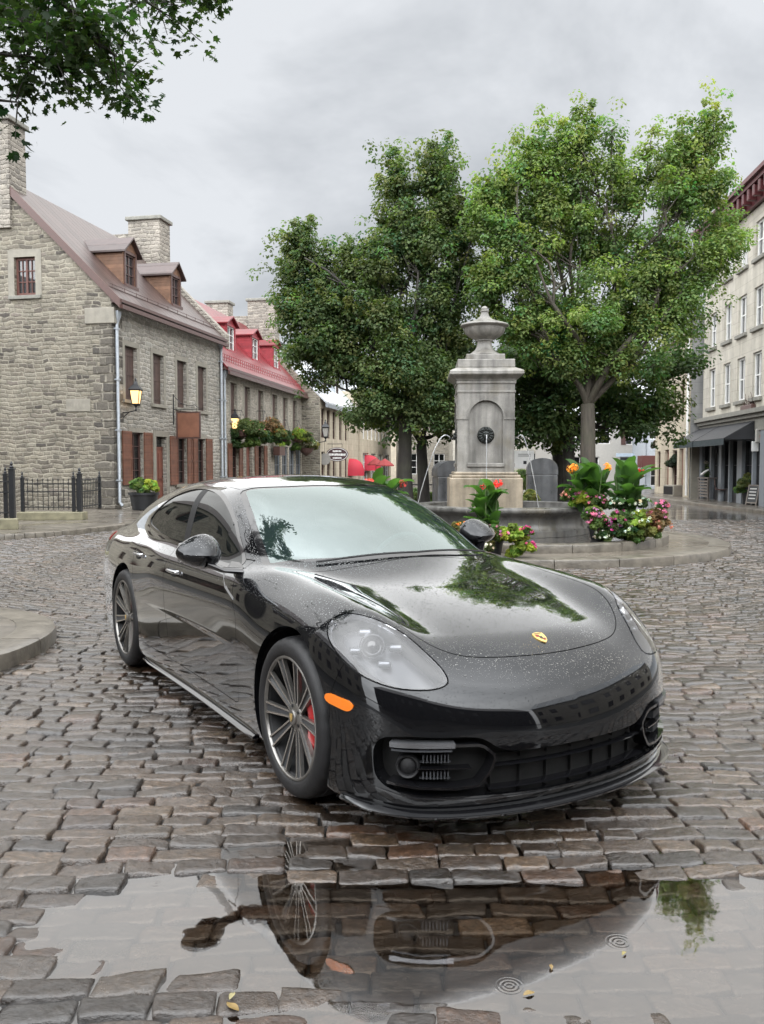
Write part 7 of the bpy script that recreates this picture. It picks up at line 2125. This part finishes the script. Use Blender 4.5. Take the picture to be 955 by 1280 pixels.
# ---------------- mirrors, handles, wipers
for s in (-1, 1):
    par = doors['front_door', s]
    MO = Vector((0, 0, 0)) if s < 0 else Vector((-.12, -.06, .015))
    bm = bmesh.new(); bmesh.ops.create_uvsphere(bm, u_segments=40, v_segments=24, radius=1)
    for v in bm.verts:
        x, y, z = v.co
        x = math.copysign(abs(x)**1.0, x); 
        sx_ = .125 if x > 0 else .055
        hh_ = .094*(1 - .25*max(0, x)) * (1.0 if z > 0 else .92)
        yy = y*.128*(1 - .12*max(0, x))
        yy += -.018*x*0
        hh_ *= 1.0 - .28*y
        v.co = Vector((x*sx_, s*yy, z*hh_ + .004*(y) - .018*max(0, x)*(1 if z > 0 else .4)))
    mb = MB(); mb.bm(bm, Matrix.Translation(MO + Vector((-.905, s*1.0, 1.037))) @ Matrix.Rotation(R(-s*8), 4, 'Z'))
    mi = mb.build('wing_mirror', CM['paint'], CAR, True, 80)
    mb = MB(); mb.bbox(-.036, .0, -.10, .10, -.055, .055, .015, Matrix.Translation(MO + Vector((-.925, s*1.0, 1.035))) @ Matrix.Rotation(R(-s*8), 4, 'Z'))
    mb.build('mirror_glass', CM['chrome'], mi)
    mb = MB()
    a = MO + Vector((-.85, s*.985, .985)); b = MO*.6 + Vector((-.83, s*.90, .945)); c = Vector((-.83, s*.80, .935))
    vs = []; fs = []
    for p, hx, hz in ((a, .055, .022), (b, .05, .014), (c, .075, .02)):
        for k in range(12):
            t = 2*math.pi*k/12; vs.append(p + Vector((hx*math.cos(t), 0, hz*math.sin(t))))
    for i in range(2):
        for k in range(12): fs.append((i*12+k, i*12+(k+1) % 12, (i+1)*12+(k+1) % 12, (i+1)*12+k))
    mb.add(vs, fs); mb.build('mirror_stalk', CM['gloss'], mi, True, 60)
    # black quarter piece at the foot of the windscreen pillar
    mb = MB()
    tri = [(-.705, .80), (-.80, .952), (-.90, .968), (-1.0, .965), (-.98, .905), (-.86, .845)]
    P_ = [side_pt(x, z, s, .005) for x, z in tri]; Qq = [side_pt(x, z, s, -.01) for x, z in tri]
    n_ = len(tri)
    mb.add(P_+Qq, [tuple(range(n_))]+[(i, (i+1) % n_, n_+(i+1) % n_, n_+i) for i in range(n_)])
    mb.build('mirror_base_trim', CM['gloss'], par)
    for hx, hz, dn in ((-1.76, .838, 'front_door'), (-2.61, .868, 'rear_door')):
        mb = MB(); st = np.linspace(-.095, .105, 20)
        def sect(i):
            x = hx + st[i]; e = 1 - abs((st[i]-.005)/.1)**4
            a = side_pt(x, hz, s, .0); o = np.array([0, s, 0])
            return [a + o*(.004+.024*e**.5) + [0, 0, -.011], a + o*(.012+.026*e**.5) + [0, 0, -.004], a + o*(.012+.026*e**.5)+[0, 0, .006], a + o*(.004+.024*e**.5) + [0, 0, .012], a + o*(.0+.012*e**.5)]
        sweep(mb, st, sect); hdl = mb.build('door_handle', CM['chrome'], doors[dn, s], True, 50)
        hdl['label'] = 'bright pull handle'
        mb = MB(); cpt = [side_pt(hx + .085*math.cos(t)*.8, hz - .012 + .024*math.sin(t), s, .0015) for t in np.linspace(0, 2*math.pi, 20, endpoint=False)]
        mb.add(cpt, [tuple(range(20))]); mb.build('handle_recess', CM['matte'], doors[dn, s])
for y0, y1, dx in ((-.52, .02, 0.0), (.02, .58, 0.0)):
    pts = []
    for t in np.linspace(0, 1, 14):
        y = y0+(y1-y0)*t; xs = -.350 - .42*y*y
        pts.append(top_pt(xs, y, .012+.006*math.sin(math.pi*t)))
    mb = MB(); mb.tube(pts, .006, 6); mb.build('wiper', CM['matte'], CAR)
# rain sensor and mirror behind the windscreen
mb = MB(); p = top_pt(-1.17, 0, -.05)
mb.bbox(-.03, .03, -.11, .11, -.035, .035, .02, Matrix.Translation(Vector(p)+Vector((-.02, 0, -.07))))
mb.bbox(-.05, .06, -.05, .05, -.01, .02, .008, Matrix.Translation(Vector(p)+Vector((-.02, 0, .01))))
mb.build('interior_mirror', CM['matte'], CAR)
# ---------------- cabin
mb = MB(); mb.box(-3.3, -.5, -.70, .70, .28, .32); mb.build('cabin_floor', CM['dash'], CAR)
mb = MB()
vs = []; fs = []; st = np.linspace(-.70, .70, 24)
for y in st:
    k = 1-.12*(abs(y)/.7)**2
    for x, z in ((-.45-.38*y*y, .935), (-.62-.3*y*y, .95), (-.80-.1*y*y, .955), (-.90, .93), (-.93, .85), (-.92, .6), (-.9, .35)): vs.append((x, y, z))
for i in range(len(st)-1):
    for j in range(6): fs.append((i*7+j, i*7+j+1, (i+1)*7+j+1, (i+1)*7+j))
mb.add(vs, fs); dash = mb.build('dashboard', CM['dash'], CAR, True, 40)
mb = MB()
Mst = Matrix.Translation((-1.10, .38, .90)) @ Matrix.Rotation(R(-65), 4, 'Y')
ring = [Mst @ Vector((.185*math.cos(t), .185*math.sin(t), 0)) for t in np.linspace(0, 2*math.pi, 49)]
mb.tube(ring, .016, 8, False)
mb.tube([Mst @ Vector((0, -.18, 0)), Mst @ Vector((0, 0, -.02)), Mst @ Vector((0, .18, 0))], .02, 6)
mb.tube([Mst @ Vector((0, 0, -.02)), Mst @ Vector((-.18, 0, 0))], .02, 6)
mb.tube([Mst @ Vector((0, 0, 0)), Mst @ Vector((0, 0, -.2))], .04, 8)
mb.build('steering_wheel', CM['leather'], CAR, True, 40)
def seat(x, y, wdt, head=True):
    mb = MB(); M0 = Matrix.Translation((x, y, 0))
    mb.bbox(-.27, .27, -wdt, wdt, .42, .56, .05, M0)
    Mb = M0 @ Matrix.Translation((-.27, 0, .50)) @ Matrix.Rotation(R(-18), 4, 'Y')
    mb.bbox(-.09, .05, -wdt, wdt, 0, .60, .05, Mb)
    mb.bbox(-.02, .09, -wdt, -wdt+.09, .08, .5, .03, Mb); mb.bbox(-.02, .09, wdt-.09, wdt, .08, .5, .03, Mb)
    st_ = mb.build('seat', CM['leather'], CAR, True, 50)
    if head:
        mb = MB(); mb.bbox(-.08, .03, -.13, .13, .60, .80, .045, Mb); mb.build('headrest', CM['leather'], st_, True, 50)
for s in (-1, 1):
    seat(-1.52, s*.38, .25); seat(-2.42, s*.36, .24)
# ------------------------------------------------------------------ iron fences on low stone curbs, in front of the gable
def iron_fence(name, label, path, z0, h, posts, big, seed=0, curb=None):
    P0 = Vector(path[0]); t = thing(name, label, 'fence', (P0.x, P0.y, z0), 0, 'black iron fence runs in front of the gable')
    L = [Vector((p[0]-P0.x, p[1]-P0.y, 0)) for p in path]
    mb = MB(); pk = MB()
    for a, b in zip(L, L[1:]):
        d = b-a; n = max(2, int(d.length/.125)); an = math.atan2(d.y, d.x)
        for z in (.12, h*.60, h*.84): 
            M_ = Matrix.Translation(a) @ Matrix.Rotation(an, 4, 'Z'); mb.box(0, d.length, -.012, .012, z-.014, z+.014, M_)
        for i in range(1, n):
            q = a+d*(i/n); pk.tube([q+Vector((0, 0, .05)), q+Vector((0, 0, h*.93))], .010, 5)
            pk.lathe([(.010, h*.93), (.020, h*.955), (.001, h*1.01)], 5, Matrix.Translation(q))
    mb.build('fence_rails', BM['iron'], t); pk.build('fence_bars', BM['iron'], t)
    for k, (x, y) in enumerate(posts):
        q = Vector((x-P0.x, y-P0.y, 0)); s_ = .055 if k in big else .040; hh = h*(1.12 if k in big else 1.0)
        m = MB(); m.bbox(q.x-s_, q.x+s_, q.y-s_, q.y+s_, 0, hh, .008); m.bbox(q.x-s_*1.3, q.x+s_*1.3, q.y-s_*1.3, q.y+s_*1.3, hh, hh+.03, .006)
        m.lathe([(s_*.7, hh+.03), (s_*.9, hh+.06), (s_*.4, hh+.09), (s_*.7, hh+.13), (.001, hh+.19)], 10, Matrix.Translation(q)); m.build('fence_post', BM['iron'], t)
    if curb:
        m = MB(); (xa, ya), (xb, yb) = curb; d = Vector((xb-xa, yb-ya, 0)); M_ = Matrix.Translation((xa-P0.x, ya-P0.y, 0)) @ Matrix.Rotation(math.atan2(d.y, d.x), 4, 'Z')
        m.bbox(0, d.length, -.20, .20, -z0+.09, .0, .02, M_); m.build('curb', plain('mossy_curb_stone', (.20, .185, .12), .6, vary=.3, scale=5, bump=.3), t)
def P2d(x, Y): return ((x-477.5)/F_PX*Y, Y)
YB = 21.9
iron_fence('iron_fence', 'black iron fence run before the gable, turning back towards the house corner', [P2d(28, YB), P2d(92, YB), P2d(99, YB), P2d(124.5, 23.6)], .30, .86, [P2d(28, YB), P2d(92, YB), P2d(99.5, YB), P2d(124.5, 23.6)], {2}, curb=(P2d(24, YB), P2d(106, YB)))
YA = 18.8
iron_fence('iron_fence', 'black iron fence run cut off by the left frame edge, nearer than the other', [P2d(-130, 17.9), P2d(7, YA-.05), P2d(15, YA)], .33, .96, [P2d(-130, 17.9), P2d(7, YA), P2d(15, YA)], {2}, curb=(P2d(-130, 17.9), P2d(22, YA)))
# ------------------------------------------------------------------ things along the right-hand shops
def aboard(label, P, rz, s=1.0):
    t = thing('sandwich_board', label, 'sign', P, rz)
    for sg_ in (-1, 1):
        Mx_ = Matrix.Rotation(R(12*sg_), 4, 'X')
        mb = MB()
        for (x0, x1, z0, z1) in ((-.30, -.25, 0, .85), (.25, .30, 0, .85), (-.25, .25, .80, .85), (-.25, .25, .08, .13)): mb.box(x0*s, x1*s, -.015, .015, z0*s, z1*s, Matrix.Translation((0, sg_*.17*s, 0)) @ Mx_)
        f = mb.build('board_frame', plain('grey_wood', (.16, .14, .12), .6), t)
        mb = MB(); mb.box(-.25*s, .25*s, -.008, .008, .13*s, .80*s, Matrix.Translation((0, sg_*.17*s, 0)) @ Mx_); mb.build('board_panel', plain('chalk_board', (.03, .032, .033), .6), f)
        mb = MB()
        for z in (.26, .40, .53, .66): mb.box(-.19*s, .17*s, -.012-.001*(sg_ < 0), -.0085, z*s, (z+.045)*s, Matrix.Translation((0, sg_*.17*s, 0)) @ Mx_)
        if sg_ < 0: mb.build('chalk_lines', plain('chalk', (.5, .5, .48), .8), f)
    return t
p = px(942.5, 630, 29.6); aboard('chalk sandwich board with four pale lines outside the shop', (p.x, 29.6, .104), R(-70), .86)
p = px(931, 628, 30.3)
mound('potted_shrub', 'dark pot of loose green plants beside the sandwich board', (p.x, 30.3, .104), [(-.08, -.1, .75, .24, (.10, .13, .05), None, 0), (.12, 0, .95, .2, OLV, None, 0), (-.18, 0, .5, .2, GRN, None, 0), (.25, -.1, .95, .14, LIME, WHT, 4)], 81, None, [(0.08, 0, .2, .62)], .07)
p = px(883, 622, 35.2)
ds = thing('display_stand', 'slatted wooden stand piled with dark plants beside the farther shop window', 'stand', (p.x, 35.0, .104), R(-80))
mb = MB()
for x in (-.35, .35):
    for y in (-.22, .22): mb.box(x-.03, x+.03, y-.03, y+.03, 0, .85)
for z in np.arange(.1, .82, .12): mb.box(-.38, .38, -.25, -.232, z, z+.07); mb.box(-.40, -.382, -.24, .24, z, z+.07)
mb.box(-.42, .42, -.28, .28, .852, .90); mb.build('stand_frame', plain('grey_slats', (.17, .15, .13), .65), ds)
rg = np.random.default_rng(91); a, b, c = leaves(np.array([(-.15, 0, 1.1), (.1, 0, 1.15), (.15, -.1, 1.0), (-.05, 0, 1.35)]), np.array([.22, .24, .2, .16]), 60, .08, DGRN, rg); np_mesh('leaves', a, b, M_LEAF, ds, False, attr={'tone': c})
mb = MB(); mb.tube([(-.05, -.30, 1.02), (.1, -.33, 1.05), (.25, -.28, 1.15), (.33, -.2, 1.22)], [.05, .05, .045, .03], 8); mb.build('pale_trough', BM['white'], ds, True)
rg = np.random.default_rng(92); a, b, c = leaves(np.array([(-.05, -.1, 1.52)]), np.array([.11]), 90, .05, (.40, .40, .42), rg); np_mesh('flowers', a, b, M_PETAL, ds, False, attr={'tone': c})
def chair(label, P, rz):
    t = thing('cafe_chair', label, 'chair', P, rz)
    mb = MB(); mb.bbox(-.2, .2, -.2, .2, .43, .46, .01); mb.build('seat', BM['brown_trim'], t)
    for x in (-.17, .17):
        for y in (-.17, .17): m = MB(); m.tube([(x*1.15, y*1.15, 0), (x, y, .43)], .013, 5); m.build('leg', BM['iron'], t)
    mb = MB(); mb.tube([(-.18, .18, .46), (-.18, .24, .88), (.18, .24, .88), (.18, .18, .46)], .013, 5); mb.bbox(-.17, .17, .215, .235, .62, .80, .005); mb.build('backrest', BM['brown_trim'], t)
p = px(898, 625, 33.6); chair('dark cafe chair between the slatted stand and the shop door', (p.x, 33.4, .104), R(70))
# planter tub and hanging baskets on the beige house
p = px(839, 620, 39.0)
tb = thing('planter_box', 'low square dark-panelled planter against the beige house', 'planter', (p.x, 38.6, .104), R(-80)); mb = MB(); mb.bbox(-.45, .45, -.3, .3, 0, .5, .02); mb.build('box', BM['dress'], tb); mb = MB(); mb.bbox(-.40, .40, -.32, -.302, .08, .44, .004); mb.bbox(-.472, -.452, -.24, .24, .08, .44, .004); mb.build('panel', BM['iron'], tb)
def ball_basket(label, x, y, Y, r, seed, col):
    P = px(x, y, Y); t = mound('hanging_basket', label, P, [(0, 0, 0, r, col, None, 0)], seed, 'hanging baskets on the right-hand houses', None, .09)
    mb = MB(); mb.tube([(0, 0, r*.6), (0, 0, r+.7)], .012, 4); mb.tube([(0, 0, r+.68), (.5, .05, r+.72), (.9, .1, r+.72)], .018, 5); mb.tube([(.0, 0, r+.66), (.3, .03, r+.55), (.6, .06, r+.5), (.9, .1, r+.2)], .012, 5); mb.build('basket_bracket', BM['iron'], t)
ball_basket('dark ball-shaped hanging basket on an iron bracket on the beige house', 845, 578, 39.5, .42, 95, (.025, .04, .022))
ball_basket('reddish hanging basket low on the beige house near the awning', 857, 552, 37.6, .26, 96, (.10, .07, .05))
ball_basket('small hanging basket on the narrow pale blue house', 822, 556, 45.0, .28, 97, (.07, .06, .04))
P_ = px(940, 500, 30.6)
fb_ = thing('window_box', 'bare twiggy window box on the ledge above the near awning', 'planter', (P_.x-.05, 30.4, 3.47), AR); mb = MB(); mb.bbox(-.6, .6, -.25, .0, 0, .18, .02); mb.build('box', BM['brown_trim'], fb_)
rg = np.random.default_rng(98); mb = MB()
for i in range(26): x = rg.uniform(-.55, .55); mb.tube([(x, -.12, .15), (x+rg.uniform(-.15, .15), -.12+rg.uniform(-.15, .1), rg.uniform(.3, .6))], .008, 4)
mb.build('twigs', BM['shut_dark'], fb_)
# ------------------------------------------------------------------ fallen leaves by the puddle
def fallen(label, x, y, rz, col, s=.035):
    g_ = gnd(x, y, -.006); z = max(float(ground_z(g_.x, g_.y)) + .004, WATER_Z+.002)
    n = 6; vs = []; 
    for i in range(n+1):
        t_ = i/n; w_ = s*.36*math.sin(math.pi*t_)**.8; xx = (t_-.5)*s*1.6
        vs += [(xx, -w_, .006*math.sin(3*t_)), (xx, 0, .002+.004*t_), (xx, w_, .008*math.sin(2.4*t_+.5))]
    fs = [(i*3+k, (i+1)*3+k, (i+1)*3+k+1, i*3+k+1) for i in range(n) for k in range(2)]
    o = np_mesh('fallen_leaf', np.array(vs), np.array(fs), plain('yellowed_leaf', col, .4, vary=.3, scale=40), None, True)
    o.location = (g_.x, g_.y, z); o.rotation_euler = (0, 0, rz); tag(o, label, 'leaf', 'fallen leaves by the puddle')
fallen('curled yellow leaf among the cobbles at the lower left of the puddle', 291, 1262, 2.4, (.20, .135, .045), .034)
fallen('small pale leaf just above the curled yellow one', 290, 1248, 1.2, (.26, .23, .11), .020)
fallen('ochre leaf floating at the middle of the puddle\'s near edge', 661, 1241, .3, (.22, .15, .05), .022)
fallen('small ochre leaf on the puddle, above the floating ochre one', 689, 1208, 1.4, (.22, .15, .06), .017)
fallen('tiny yellow leaf on the water right of the drop rings', 780, 1191, .7, (.24, .20, .07), .014)
